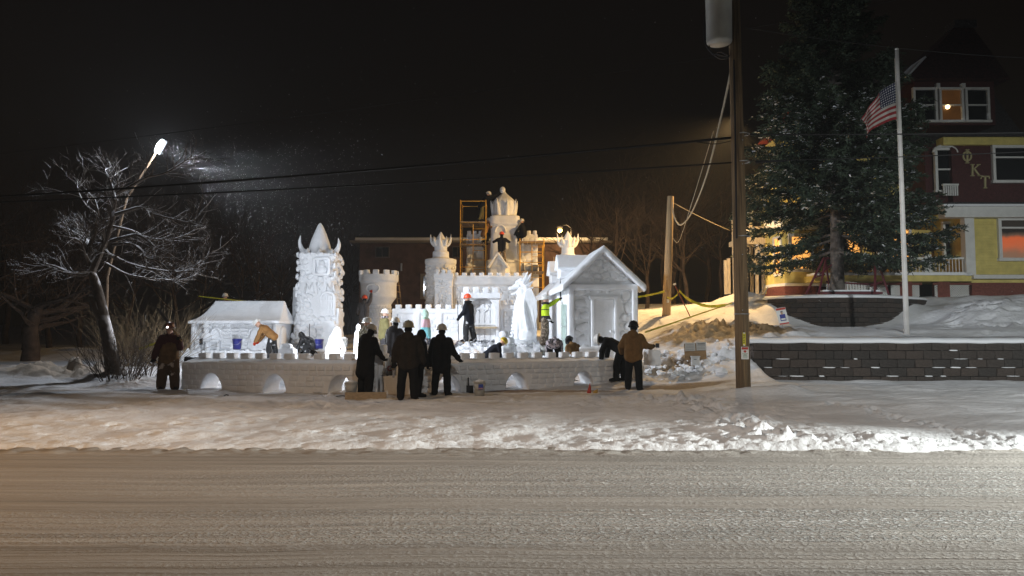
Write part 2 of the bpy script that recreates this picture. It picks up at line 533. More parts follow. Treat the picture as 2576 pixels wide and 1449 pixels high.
o = link('snow_ground', grid_mesh('snow_ground', xs, ys, Z), ground_material())
tag(o, kind='structure')

# road: packed snow with wheel-polished lanes and ridges of loose crumbs
xr = axis([(-400, -60, 30), (-60, -12, 2), (-12, -7.5, .12), (-7.5, 7.6, .04), (7.6, 14, .2), (14, 60, 2), (60, 400, 30)])
yr = axis([(-40, 2, 3), (2, 4.2, .3), (4.2, 10.75, .025)])
X, Y = np.meshgrid(xr, yr)
lane = 0.5 + 0.5 * np.sin((Y + 0.09 * X * 0.12) * 2.9 + 1.2) * 0.9
rows = fbm(X * 0.10, Y * 13.0, 3, .6)
crumb = np.clip(fbm(X * 13.0, Y * 26.0, 2, .75), 0, 1)
yy = Y + 0.05 * fbm(X * .3, Y * 0, 2)
band = 0.12 + 0.88 * np.maximum(np.maximum(sstep(7.6, 7.9, yy) * (1 - sstep(9.1, 9.5, yy)), sstep(6.05, 6.3, yy) * (1 - sstep(7.1, 7.3, yy))), 1 - sstep(5.1, 5.4, yy))
band *= .18 + .82 * sstep(-3.0, 2.0, X)
band *= 0.35 + 0.65 * np.clip(fbm(X * .15, Y * 7.0, 2) * 1.5 + .5, 0, 1)
Z = 0.004 * rows + 0.017 * band * crumb + 0.005 * np.clip(rows, 0, 1) * crumb
Z += 0.03 * sstep(9.9, 10.6, Y) * np.abs(fbm(X * 3, Y * 5, 3))
def road_material():
    m = bpy.data.materials.new('packed_snow_road'); m.use_nodes = True
    n, l = m.node_tree.nodes, m.node_tree.links
    p = n['Principled BSDF']; p.inputs['Roughness'].default_value = .95; p.inputs['Specular IOR Level'].default_value = .05
    tc = n.new('ShaderNodeTexCoord'); sx = n.new('ShaderNodeSeparateXYZ'); l.new(tc.outputs['Object'], sx.inputs[0])
    def noise_(scale, st, det=3):
        mp = n.new('ShaderNodeMapping'); mp.inputs['Scale'].default_value = st; l.new(tc.outputs['Object'], mp.inputs[0])
        t = n.new('ShaderNodeTexNoise'); t.inputs['Scale'].default_value = scale; t.inputs['Detail'].default_value = det; l.new(mp.outputs[0], t.inputs['Vector'])
        return t.outputs[0]
    def mr(v, a, b, c=0, d=1):
        q = n.new('ShaderNodeMapRange'); q.inputs['From Min'].default_value = a; q.inputs['From Max'].default_value = b; q.inputs['To Min'].default_value = c; q.inputs['To Max'].default_value = d
        l.new(v, q.inputs['Value']); return q.outputs[0]
    def mth(op, a, b):
        q = n.new('ShaderNodeMath'); q.operation = op
        for i, x in enumerate((a, b)):
            if isinstance(x, (int, float)): q.inputs[i].default_value = x
            else: l.new(x, q.inputs[i])
        return q.outputs[0]
    ysh = mth('ADD', sx.outputs[1], mth('MULTIPLY', noise_(1.0, (.25, 0, 0), 2), .3))
    rp = n.new('ShaderNodeValToRGB'); rp.color_ramp.interpolation = 'EASE'                     # loose crumbs left between the wheel lanes
    els = [(0.0, .8), (.10, .7), (.17, .15), (.27, .15), (.31, .95), (.44, .9), (.48, .12), (.53, .15), (.57, .75), (.78, .6), (.84, .12), (1.0, .15)]
    for i, (ps, v) in enumerate(els):
        e = rp.color_ramp.elements[i] if i < 2 else rp.color_ramp.elements.new(ps)
        e.position = ps; e.color = (v, v, v, 1)
    l.new(mr(ysh, 4.2, 10.7), rp.inputs[0])
    wv = n.new('ShaderNodeCombineXYZ'); l.new(sx.outputs[0], wv.inputs[0])
    l.new(mth('ADD', mth('ADD', sx.outputs[1], mth('MULTIPLY', sx.outputs[0], .012)), mth('MULTIPLY', noise_(1.0, (.22, .05, 0), 2), .5)), wv.inputs[1])
    def rows_(st, det):
        mp = n.new('ShaderNodeMapping'); mp.inputs['Scale'].default_value = st; l.new(wv.outputs[0], mp.inputs[0])
        t = n.new('ShaderNodeTexNoise'); t.inputs['Scale'].default_value = 1.0; t.inputs['Detail'].default_value = det; l.new(mp.outputs[0], t.inputs['Vector'])
        return t.outputs[0]
    fine_rows = mr(rows_((.16, 14, 1), 3), .38, .62)
    band = mth('MULTIPLY', mth('MULTIPLY', rp.outputs[0], mr(sx.outputs[0], -5.0, 2.5, .10, 1)), mr(fine_rows, 0, 1, .25, 1))
    crumb = mr(noise_(22, (1, 1.5, 1), 3), .47, .60)
    cb = mth('MULTIPLY', crumb, band)
    hgt = mth('ADD', mth('MULTIPLY', cb, 1.0), mth('MULTIPLY', fine_rows, .22))
    bp = n.new('ShaderNodeBump'); bp.inputs['Strength'].default_value = 1.0; bp.inputs['Distance'].default_value = .06; l.new(hgt, bp.inputs['Height'])
    b2 = n.new('ShaderNodeBump'); b2.inputs['Strength'].default_value = .35; b2.inputs['Distance'].default_value = .01; l.new(noise_(120, (1, 1, 1), 2), b2.inputs['Height']); l.new(bp.outputs[0], b2.inputs['Normal'])
    l.new(b2.outputs[0], p.inputs['Normal'])
    c1 = n.new('ShaderNodeValToRGB'); c1.color_ramp.elements[0].position, c1.color_ramp.elements[1].position = .3, .7
    c1.color_ramp.elements[0].color, c1.color_ramp.elements[1].color = (.27, .25, .23, 1), (.42, .39, .36, 1)
    l.new(rows_((.22, 5, 1), 6), c1.inputs[0])
    mx = n.new('ShaderNodeMixRGB'); l.new(cb, mx.inputs[0]); l.new(c1.outputs[0], mx.inputs[1]); mx.inputs[2].default_value = (.84, .84, .85, 1)
    rut = n.new('ShaderNodeMixRGB'); rut.blend_type = 'MULTIPLY'; rut.inputs[0].default_value = 1.0; l.new(mx.outputs[0], rut.inputs[1])
    rr_ = mr(rp.outputs[0], .1, .9, .86, 1.0); cmb = n.new('ShaderNodeCombineColor'); [l.new(rr_, cmb.inputs[i]) for i in range(3)]; l.new(cmb.outputs[0], rut.inputs[2])
    l.new(rut.outputs[0], p.inputs['Base Color'])
    return m
Z -= 0.012 * band * crumb
o = link('road', grid_mesh('road', xr, yr, Z), road_material())
tag(o, kind='structure')
# ------------------------------------------------------------------ shared pieces of carved snow
def brick_mesh(name, bev=0.16, seed=0):
    bm = bmesh.new()
    bmesh.ops.create_cube(bm, size=1)
    bmesh.ops.bevel(bm, geom=bm.edges[:], offset=bev, segments=2, profile=0.6, affect='EDGES')
    rr = random.Random(seed)
    for v in bm.verts: v.co += Vector((rr.uniform(-.03, .03), rr.uniform(-.02, .02), rr.uniform(-.03, .03)))
    me = bpy.data.meshes.new(name)
    bm.to_mesh(me); bm.free()
    me.polygons.foreach_set('use_smooth', [True] * len(me.polygons))
    return me
def stone_mesh(name, seed, flat=0.5):
    bm = bmesh.new()
    bmesh.ops.create_icosphere(bm, subdivisions=2, radius=0.5)
    for v in bm.verts:
        p = v.co.copy()
        p = Vector([math.copysign(abs(c * 2) ** 0.75 / 2, c) for c in p])
        v.co = p * (1 + 0.28 * mnoise.noise(p * 2.3 + Vector((seed * 7.1, 0, 0))))
    me = bpy.data.meshes.new(name)
    bm.to_mesh(me); bm.free()
    me.polygons.foreach_set('use_smooth', [True] * len(me.polygons))
    return me
BR = [brick_mesh('snow_brick', .13, k) for k in range(5)]
ST = [stone_mesh('snow_stone', k) for k in range(7)]
for me in BR + ST: me.materials.append(sculpt())
def frame_of(xd, nrm):
    xd, nrm = Vector(xd).normalized(), Vector(nrm).normalized()
    zd = xd.cross(-nrm)                       # local x along the wall, y into the wall, z up the face
    return Matrix((xd, -nrm, zd)).transposed().to_quaternion(), zd
RB = random.Random(21)
def bricks(parent, o, xd, nrm, w, h, bw, bh, proud=0.02, depth=0.1, mask=None, skip=0.0, gap=0.82, meshes=None, name='brick', jit=.12):
    q, zd = frame_of(xd, nrm)
    o, xd, nrm = Vector(o), Vector(xd).normalized(), Vector(nrm).normalized()
    nr = max(1, int(round(h / bh)))
    for r in range(nr):
        s = -bw * (0.5 if r % 2 else 0.0)
        while s < w:
            a, b = max(0, s), min(w, s + bw * RB.uniform(1 - jit, 1 + jit))
            s = b
            if b - a < bw * .3: continue
            cs, cz = (a + b) / 2, (r + .5) * h / nr
            if mask and not mask(cs, cz): continue
            if RB.random() < skip: continue
            pr = proud * RB.uniform(.5, 1.25)
            inst(name, RB.choice(meshes or BR), o + xd * cs + zd * cz + nrm * (pr - depth / 2), q, ((b - a) * gap + (b - a) * .06, depth, h / nr * gap), parent)
def stones(parent, o, xd, nrm, w, h, rmin, rmax, mask=None, proud=0.35, n=900, surf=None, name='stone', asp=(1.0, 1.6), limit=140):
    """Irregular carved stones thrown onto a face, larger first, none overlapping."""
    q0, zd = frame_of(xd, nrm)
    o, xd, nrm = Vector(o), Vector(xd).normalized(), Vector(nrm).normalized()
    done = []
    for k in range(n):
        r = rmax + (rmin - rmax) * (k / n) ** 0.8
        s, z = RB.uniform(0, w), RB.uniform(0, h)
        if mask and not mask(s, z, r): continue
        if any((s - a) ** 2 + (z - b) ** 2 < ((r + c) * .88) ** 2 for a, b, c in done): continue
        done.append((s, z, r))
        if len(done) > limit: break
        e = RB.uniform(*asp)
        an = RB.uniform(-.5, .5) + (math.pi / 2 if RB.random() < .3 else 0)
        if surf:
            p, nn, xx = surf(s, z)
            q, _ = frame_of(xx, nn)
        else: p, nn, q = o + xd * s + zd * z, nrm, q0
        dd = r * RB.uniform(.7, 1.0)
        inst(name, RB.choice(ST), p + nn * (dd * (proud - .5)), q @ Quaternion((0, 1, 0), an), (2 * r * math.sqrt(e), dd * 1.3, 2 * r / math.sqrt(e)), parent)
def loft(mb, secs, n=28, ex=4.0, c=(0, 0)):
    """secs: (z, half width, half depth[, dx, dy]) stacked super-ellipses."""
    vs, fs = [], []
    for sct in secs:
        z, a, b = sct[:3]
        dx, dy = sct[3:5] if len(sct) > 3 else (0, 0)
        for k in range(n):
            t = 2 * math.pi * k / n
            ct, st = math.cos(t), math.sin(t)
            vs.append((c[0] + dx + a * math.copysign(abs(ct) ** (2 / ex), ct), c[1] + dy + b * math.copysign(abs(st) ** (2 / ex), st), z))
    for i in range(len(secs) - 1):
        for k in range(n):
            k2 = (k + 1) % n
            fs.append((i * n + k, i * n + k2, (i + 1) * n + k2, (i + 1) * n + k))
    fs.append(tuple(range(n - 1, -1, -1)))
    fs.append(tuple((len(secs) - 1) * n + k for k in range(n)))
    mb.add(vs, fs)
def arch_pts(cx, z0, hw, hgt, n=10, rev=True):
    """From right foot over the crown to the left foot when rev, for outlines that run along the bottom from right to left."""
    p = [(cx + hw * math.cos(math.pi * k / n), z0 + hgt * math.sin(math.pi * k / n)) for k in range(n + 1)]
    return p

# ------------------------------------------------------------------ the low bridge wall in front
def bridge():
    A, B = at(455, 984, 20.6), at(948, 992, 19.15)
    Cc, D = at(1000, 992, 19.2), at(1557, 970, 22.0)
    T = thing('snow_bridge_wall', 'long low snow bridge wall with six arches, carved bricks and small merlons', 'snow sculpture', ((A.x + D.x) / 2, 20, 0.05))
    for (p, q, us) in ((A, B, (533, 693, 857)), (Cc, D, (1130, 1300, 1468))):
        p, q = Vector((p.x, p.y, 0)), Vector((q.x, q.y, 0))
        L = (q - p).length
        xd = (q - p) / L
        nrm = Vector((xd.y, -xd.x, 0))
        arcs = []
        for u in us:                                 # where the line of sight through column u meets the wall's front line
            k = (u - CX) / FPX * 0.998
            t = (k * p.y - p.x) / (xd.x - k * xd.y)
            arcs.append(t)
        out = [(0, 0), ]
        out = [(0, 0.0)]
        for t in arcs:
            out += [(t - .335 + 0, 0.0)] + [(t - .335 * math.cos(math.pi * k / 12), .08 + .50 * math.sin(math.pi * k / 12)) for k in range(13)] + [(t + .335, 0.0)]
        out += [(L, 0), (L, .88), (0, .88)]
        body = MB()
        body.prism(out, p, xd, (0, 0, 1), -nrm * .78)
        body.prism([(0.0, .80), (.5, .80), (.62, .97), (.78, .97), (.78, .80)], p, -nrm, (0, 0, 1), xd * L)
        body.prism([(0.02, .80), (.03, .885), (.55, .97), (.78, .97), (.78, .80)], p, -nrm, (0, 0, 1), xd * L)
        bo = body.build('wall_body', sculpt(), T)
        soften(body, bo, .026, 3, .012, 4.0)
        def clear(s, z, arcs=arcs, L=L):
            if s < .1 or s > L - .1: return False
            return all(((s - t) / .47) ** 2 + (max(0, z + .1) / .66) ** 2 > 1 for t in arcs)
        bricks(T, p + Vector((0, 0, .10)), xd, nrm, L, .60, .255, .15, .030, .10, clear, .05, .80)
        # a course of upright keystones under the edge
        n = int(L / .235)
        for k in range(n):
            inst('brick', RB.choice(BR), p + xd * ((k + .5) * L / n) + Vector((0, 0, .755)) + nrm * (-.012), frame_of(xd, nrm)[0], (.185, .10, .12), T)
        n = int(round(L / .46))
        for k in range(n):
            c = p + xd * ((k + .62) * L / n) - nrm * .60 + Vector((0, 0, 1.02))
            if (p is not None) and ((1000 < 0)): continue
            inst('merlon', RB.choice(BR[:3]), c, frame_of(xd, nrm)[0], (.25, .24, .20), T)
    # unfinished gateway between the two halves: tall jambs and a low sill block
    q, _ = frame_of(Cc - B, Vector((0, -1, 0)))
    def blk(u0, u1, v0, v1, Y, dep, nm):
        a, b = at(u0, v1, Y), at(u1, v0, Y)
        mb = MB().box(((a.x + b.x) / 2, Y + dep / 2, (max(a.z, 0) + b.z) / 2 - .03), (b.x - a.x, dep, b.z - max(a.z, 0) + .06))
        soften(mb, mb.build(nm, sculpt(), T), .022, 3, .012, 5)
    blk(940, 966, 868, 1000, 19.25, .55, 'gate_jamb')
    blk(962, 972, 890, 1000, 19.45, .5, 'gate_jamb')
    blk(955, 1004, 946, 1004, 18.95, .35, 'gate_sill')
    blk(1000, 1034, 905, 1002, 18.98, .5, 'gate_sill')
    blk(1062, 1084, 868, 985, 19.75, .5, 'gate_jamb')
    return T
bridge()

# ------------------------------------------------------------------ the hut with a sweeping roof
def hut():
    Y0, Y1 = 29.0, 31.2
    x0, x1 = ux(490, Y0), ux(694, Y0)
    zb, ze, zr = 0.55, vz(806, Y0), vz(757, 30.1)
    T = thing('snow_hut', 'snow hut with smooth upswept roof, brick wall and carved table', 'snow sculpture', ((x0 + x1) / 2, 30, zb))
    b = MB().box(((x0 + x1) / 2, (Y0 + Y1) / 2, (zb + ze) / 2), (x1 - x0, Y1 - Y0, ze - zb))
    b.box((x0 - .02, Y0 - .03, (zb + ze) / 2), (.14, .14, ze - zb)).box((x1, Y0 - .03, (zb + ze) / 2), (.14, .14, ze - zb))
    b.box(((x0 + x1) / 2, Y0 - .02, ze - .06), (x1 - x0, .1, .14))
    soften(b, b.build('wall', sculpt(), T), .03, 3, .01)
    # roof: eave rectangle drawn up to the ridge in a concave sweep
    r = MB()
    N, vs, fs = 14, [], []
    ec = [(x0 - .16, Y0 - .24), (x1 + .22, Y0 - .24), (x1 + .22, Y1 + .3), (x0 - .16, Y1 + .3)]
    yc = (Y0 + Y1) / 2
    rc = [(x0 + .38, yc - .06), (x1 + .02, yc - .06), (x1 + .02, yc + .06), (x0 + .38, yc + .06)]
    vs += [(px, py, ze - .13) for px, py in ec]
    for k in range(N + 1):
        t = k / N
        for (ax, ay), (cx, cy) in zip(ec, rc):
            vs.append((ax + (cx - ax) * t, ay + (cy - ay) * t, ze + (zr - ze) * t ** 1.9))
    for k in range(N + 1):
        for j in range(4):
            j2 = (j + 1) % 4
            fs.append((k * 4 + j, k * 4 + j2, k * 4 + 4 + j2, k * 4 + 4 + j))
    fs += [(3, 2, 1, 0), tuple((N + 1) * 4 + j for j in range(4))]
    r.add(vs, fs)
    soften(r, r.build('roof', sculpt(), T), .035, 4, .012, 2.5)
    def clr(s, z):
        sx = x0 + s
        return not (sx < x0 + .95 and z < 1.05) and not (sx > x0 + 2.15 and sx < x0 + 2.6 and z < 1.25)
    bricks(T, (x0 + .1, Y0, zb + .35), (1, 0, 0), (0, -1, 0), x1 - x0 - .2, ze - zb - .5, .30, .145, .045, .16, clr, .10, .82, jit=.4)
    stones(T, (x0 - .1, Y0 - .42, zb + .05), (1, 0, 0), (0, -1, 0), x1 - x0 + .2, .42, .05, .10, None, .3, 600)
    b = MB().box(((x0 + x1) / 2 - .1, Y0 - .22, zb + .2), (x1 - x0 + .4, .45, .52))
    soften(b, b.build('plinth', sculpt(), T), .03, 3, .015)
    # carved niche scene: table on arched legs, little figure in a pointed hat
    t = MB().box((x0 + .60, Y0 - .1, zb + .83), (.95, .36, .07))
    for dx in (.16, .58, 1.02): t.box((x0 + dx, Y0 - .06, zb + .6), (.11, .25, .44))
    soften(t, t.build('carved_table', sculpt(), T), .02, 2)
    g = MB().ell((x0 + .52, Y0 - .12, zb + 1.0), (.24, .16, .17)).ell((x0 + .52, Y0 - .14, zb + 1.26), (.12, .12, .12))
    g.lathe([(.24, 0), (.19, .03), (.1, .12), (.05, .24), (.01, .40)], (x0 + .52, Y0 - .12, zb + 1.36), 16)
    soften(g, g.build('carved_figure', sculpt(), T), .018, 2)
    for cx in (x0 + .86, x0 + 2.36):
        fr = MB()
        fr.tube([(cx + .2 * math.cos(a), Y0 - .02, zb + .98 + .36 * math.sin(a)) for a in [math.pi * k / 10 for k in range(11)]], .045, 6)
        fr.build('niche_arch', sculpt(), T, True)
    ge = MB().prism([(0, 0), (.62, 0), (.62, .95)] + [(.31 + .31 * math.cos(math.pi * k / 8), .95 + .3 * math.sin(math.pi * k / 8)) for k in range(1, 8)] + [(0, .95)],
                    (x1 - .02, 29.55, zb + .15), (0, 1, 0), (0, 0, 1), (.11, 0, 0))
    soften(ge, ge.build('end_doorway', sculpt(), T), .025, 2)
    return T
hut()

# ------------------------------------------------------------------ tower with a horned cap
def horn(mb, pts, r0, n=10):
    k = len(pts)
    mb.tube(pts, [r0 * (1 - (i / (k - 1)) ** 1.3) + .012 for i in range(k)], n)
def curve(pts, n=10):
    """Catmull-Rom through the given points."""
    pts = [Vector(p) for p in pts]
    P = [pts[0] * 2 - pts[1]] + pts + [pts[-1] * 2 - pts[-2]]
    out = []
    for i in range(1, len(P) - 2):
        for k in range(n):
            t = k / n
            a, b, c, d = P[i - 1], P[i], P[i + 1], P[i + 2]
            out.append(.5 * ((2 * b) + (c - a) * t + (2 * a - 5 * b + 4 * c - d) * t * t + (3 * b - a - 3 * c + d) * t ** 3))
    out.append(pts[-1])
    return out
def horned_tower():
    Y = 31.5
    cx = ux(804, Y)
    s = Y / FPX
    zb = 0.75
    zt = vz(643, Y)
    T = thing('snow_horned_tower', 'tall stone-carved snow tower with viking horned pointed cap', 'snow sculpture', (cx, Y, zb))
    b = MB()
    secs = [(zb, .98, .92, -.03, 0), (vz(850, Y), .95, .9, -.02, 0), (vz(790, Y), .84, .82), (vz(730, Y), .78, .76), (vz(700, Y), .74, .72), (vz(665, Y), .73, .72), (vz(655, Y), .78, .76), (zt, .79, .77), (zt + .04, .74, .72)]
    loft(b, secs, 28, 5, (cx, Y))
    soften(b, b.build('shaft', sculpt(), T), .032, 3, .03, 2.5)
    zs = [q[0] for q in secs]
    def half(z): return float(np.interp(z, zs, [q[1] for q in secs]))
    W, H = 2.0, zt - zb
    fx = lambda s_: cx + (s_ - 1.0)
    def msk(s_, z, r):
        Z = zb + z
        if abs(s_ - 1.0) > half(Z) - .04: return False
        u, v = (fx(s_) - 0) / Y * FPX + CX, 840 - (Z - CAM_Z) / Y * FPX
        if 786 - 40 * r < u < 834 + 40 * r and 645 < v < 690 + 40 * r: return False
        if 798 - 40 * r < u < 850 and 726 - 30 * r < v < 796 + 30 * r: return False
        if 762 < u < 846 and 706 < v < 742: return False
        return True
    def surf(s_, z):
        h = half(zb + z)
        k = min(1, abs(s_ - 1.0) / h)
        yy = (h * .97) * (1 - k ** 5) ** .2
        return Vector((fx(s_), Y - yy, zb + z)), Vector((math.copysign(k ** 4 * .9, s_ - 1.0), -1, 0)).normalized(), Vector((1, math.copysign(k ** 4 * .9, s_ - 1.0), 0)).normalized()
    stones(T, (0, 0, 0), (1, 0, 0), (0, -1, 0), W, H, .045, .15, msk, .47, 3200, surf, limit=190)
    stones(T, (cx - .80, Y + .7, zb), (0, -1, 0), (-1, 0, 0), 1.4, H, .08, .17, None, .45, 500, limit=50)
    stones(T, (cx + .80, Y - .7, zb), (0, 1, 0), (1, 0, 0), 1.4, H, .08, .17, None, .45, 500, limit=50)
    yf = Y - .78
    def panel(u0, u1, v0, v1, nm, arch=False):
        a, c = at(u0, v1, yf), at(u1, v0, yf)
        w_, h_ = c.x - a.x, c.z - a.z
        fr, mb = .075, MB()
        if arch:
            top = [(w_ / 2 + w_ / 2 * math.cos(math.pi * k / 10), h_ * .72 + h_ * .28 * math.sin(math.pi * k / 10)) for k in range(11)]
            mb.tube([a + Vector((0, 0, 0)), a + Vector((0, 0, h_ * .5))] + [a + Vector((p[0], 0, p[1])) for p in top[::-1]] + [a + Vector((w_, 0, 0)), a], .055, 8)
        else:
            for (p, q) in (((0, 0), (w_, 0)), ((w_, 0), (w_, h_)), ((w_, h_), (0, h_)), ((0, h_), (0, 0))):
                mb.bar(a + Vector((p[0], 0, p[1])), a + Vector((q[0], 0, q[1])), .11, .12)
        soften(mb, mb.build(nm, sculpt(), T), .02, 2)
        return a, w_, h_
    a, w_, h_ = panel(790, 828, 650, 690, 'window_frame')
    g = MB().ell((a.x + w_ * .5, yf + .03, a.z + h_ * .66), (.14, .12, .16)).ell((a.x + w_ * .5, yf + .04, a.z + h_ * .25), (.24, .12, .2)).cap((a.x + w_ * .5, yf - .06, a.z + h_ * .66), .03, (a.x + w_ * .5, yf - .1, a.z + h_ * .6), .035)
    soften(g, g.build('carved_face', sculpt(), T), .02, 2)
    a, w_, h_ = panel(806, 843, 735, 792, 'doorway', True)
    for k in range(6):
        MB().box((a.x + (k + .5) * w_ / 6, yf + .0, a.z + h_ * .43), (w_ / 6 * .86, .05, h_ * .84)).build('plank', sculpt(), T)
    for f in (.22, .62): MB().box((a.x + w_ / 2, yf - .03, a.z + h_ * f), (w_, .05, .05)).build('strap', sculpt(), T)
    # runes cut in relief: M K M
    L = MB()
    def stroke(pts):
        L.tube([at(u, v, Y - .78) for u, v in pts], .027, 6)
    stroke([(767, 738), (770, 712), (778, 728), (786, 711), (790, 738)])
    stroke([(797, 711), (797, 740)]); stroke([(813, 711), (798, 726)]); stroke([(801, 724), (814, 741)])
    stroke([(820, 738), (822, 712), (830, 728), (837, 711), (843, 738)])
    L.build('carved_letters', sculpt(), T, True)
    for k in range(8):
        an = math.pi / 4 * k + .2
        MB().lathe([(.13, -.15), (.11, .05), (.015, .26)], (cx + .70 * math.cos(an), Y + .68 * math.sin(an), zt), 8).build('spike', sculpt(), T, True)
    c = MB()
    c.lathe([(.56, 0), (.53, .12), (.43, .50), (.28, .95), (.12, 1.32), (.03, 1.46)], (cx - .02, Y, zt - .06), 24)
    for pts in ([(788, 633), (772, 636), (760, 628), (754, 610), (757, 590)], [(818, 634), (834, 638), (847, 630), (853, 614), (851, 598)]):
        horn(c, curve([at(u, v, Y - .15) for u, v in pts], 5), .17)
    soften(c, c.build('horned_cap', sculpt(), T), .026, 3, .015, 3)
    st = MB().box((ux(853, Y), Y - .35, (zb + vz(776, Y)) / 2), (.36, .8, vz(776, Y) - zb)).box((ux(838, Y), Y - .72, vz(815, Y)), (.6, .4, .28))
    loft(st, [(zb - .1, .62, .6), (vz(850, Y), .5, .5), (vz(815, Y), .40, .42)], 20, 3, (ux(842, Y), Y - .5))
    soften(st, st.build('side_pier', sculpt(), T), .03, 3, .03, 3)
    st = MB().box((ux(748, Y) - .05, Y + .5, (zb + vz(722, Y)) / 2), (.35, .9, vz(722, Y) - zb))
    soften(st, st.build('rear_slab', sculpt(), T), .04, 3, .02)
    return T
horned_tower()

# ------------------------------------------------------------------ round tower with crenellated top
def round_tower():
    Y = 36.0
    cx, s = ux(952, Y), Y / FPX
    zt, zb = vz(688, Y), 1.0
    T = thing('snow_round_tower', 'round snow tower with wide crenellated top and brick neck', 'snow sculpture', (cx, Y, zb))
    b = MB().lathe([(.66, zb), (.62, 2.4), (.60, vz(768, Y)), (.64, vz(764, Y)), (.86, vz(748, Y)), (.87, vz(712, Y)), (.95, vz(708, Y)), (.95, vz(692, Y)), (.78, vz(692, Y)), (.76, vz(704, Y))], (cx, Y, 0), 36)
    soften(b, b.build('drum', sculpt(), T), .035, 3, .02, 2)
    for k in range(11):
        an = 2 * math.pi * (k + .3) / 11
        inst('merlon', BR[k % 5], (cx + .87 * math.cos(an), Y + .87 * math.sin(an), vz(688, Y)), (0, 0, an + math.pi / 2), (.28, .18, .24), T)
    for r in range(6):
        for k in range(13):
            an = math.pi * (1.02 + .97 * (k + .5 * (r % 2)) / 13)
            inst('brick', RB.choice(BR), (cx + .61 * math.cos(an), Y + .61 * math.sin(an), vz(772, Y) - .02 - r * .19), (0, 0, an + math.pi / 2), (.135, .11, .16), T)
    d = MB().tube([(cx - .12 + .30 * math.cos(a), Y - .87 + .02 * math.sin(a), vz(728, Y) + .22 * math.sin(a)) for a in [2 * math.pi * k / 16 for k in range(17)]], .05, 8)
    soften(d, d.build('carved_ring', sculpt(), T), .025, 2)
round_tower()

# ------------------------------------------------------------------ gatehouse and curtain walls
def merl(T, o, xd, nrm, L, n, w, h, d):
    q, _ = frame_of(xd, nrm)
    for k in range(n):
        inst('merlon', RB.choice(BR[:3]), Vector(o) + Vector(xd) * ((k + .5) * L / n) - Vector(nrm) * (d / 2) + Vector((0, 0, h / 2 - .05)), q, (w, d, h + .08), T)
def gatehouse():
    Y = 33.0
    x0, x1 = ux(1165, Y), ux(1256, Y)
    zb, zt = 1.1, vz(738, Y)
    T = thing('snow_gatehouse', 'white snow gatehouse with crenellated top and tall arched wooden-look door', 'snow sculpture', ((x0 + x1) / 2, Y, zb))
    W = x1 - x0
    ac, hw = W * .515, .62
    za = vz(790, Y)
    out = [(0, zb), (ac - hw, zb), (ac - hw, za)] + [(ac - hw * math.cos(math.pi * k / 12), za + .75 * math.sin(math.pi * k / 12)) for k in range(1, 12)] + [(ac + hw, za), (ac + hw, zb), (W, zb), (W, zt), (0, zt)]
    b = MB().prism(out, (x0, Y, 0), (1, 0, 0), (0, 0, 1), (0, .5, 0))
    b.box((x0 + W / 2, Y + .7, (zb + zt) / 2), (W, .6, zt - zb)).box((x0 + W / 2, Y + .3, zt - .1), (W + .14, .9, .26))
    soften(b, b.build('gate_block', sculpt(), T), .03, 3, .015)
    merl(T, (x0 - .06, Y - .13, zt), (1, 0, 0), (0, -1, 0), W + .12, 4, .3, .30, .3)
    for k in range(5):
        p = MB().box((x0 + ac - hw + (k + .5) * 2 * hw / 5, Y + .37, (zb + za) / 2 + .3), (2 * hw / 5 * .9, .08, za - zb + .65))
        p.build('door_plank', sculpt(), T)
    for z in (za + .25, za - .45):
        MB().box((x0 + ac, Y + .32, z), (2 * hw, .07, .09)).build('door_strap', sculpt(), T)
    hg = MB()
    for sx in (-1, 1):
        hg.tube(curve([(x0 + ac + sx * .1, Y + .31, za + .1), (x0 + ac + sx * .3, Y + .30, za + .28), (x0 + ac + sx * .22, Y + .30, za + .42)], 5), .035, 6)
    hg.build('door_scroll', sculpt(), T, True)
    MB().box((x0 + ac, Y + .12, vz(824, Y)), (2 * hw + .1, .5, .09)).build('door_step', mat('pale_timber', (.5, .4, .27), .7, var=.2, stretch=(1, 8, 8)), T)
gatehouse()
def curtain():
    Y = 33.6
    T = thing('snow_curtain_wall', 'low crenellated snow curtain wall with brick panels on both sides of the gatehouse', 'snow sculpture', (ux(1150, Y), Y, 1.0))
    for u0, u1, vt, n, Yk in ((990, 1166, 776, 7, 33.3), (1256, 1312, 766, 3, 33.5)):
        x0, x1 = ux(u0, Yk), ux(u1, Yk)
        zt, zb = vz(vt, Yk), .9
        b = MB().box(((x0 + x1) / 2, Yk + .22, (zb + zt) / 2), (x1 - x0, .44, zt - zb)).box(((x0 + x1) / 2, Yk + .16, zt - .11), (x1 - x0, .48, .22))
        L = x1 - x0
        for f in np.linspace(0.02, .98, 2 if n < 5 else 4): b.box((x0 + L * f, Yk + .02, (zb + zt) / 2), (.24, .2, zt - zb))
        soften(b, b.build('wall_body', sculpt(), T), .035, 3, .015)
        merl(T, (x0, Yk - .06, zt), (1, 0, 0), (0, -1, 0), L, n, L / n * .58, .19, .34)
        m = 1 if n < 5 else 3
        for k in range(m):
            pw = L / m
            bricks(T, (x0 + k * pw + .2, Yk, zt - 1.05), (1, 0, 0), (0, -1, 0), pw - .36, .72, .27, .18, .03, .1, None, .05)
curtain()
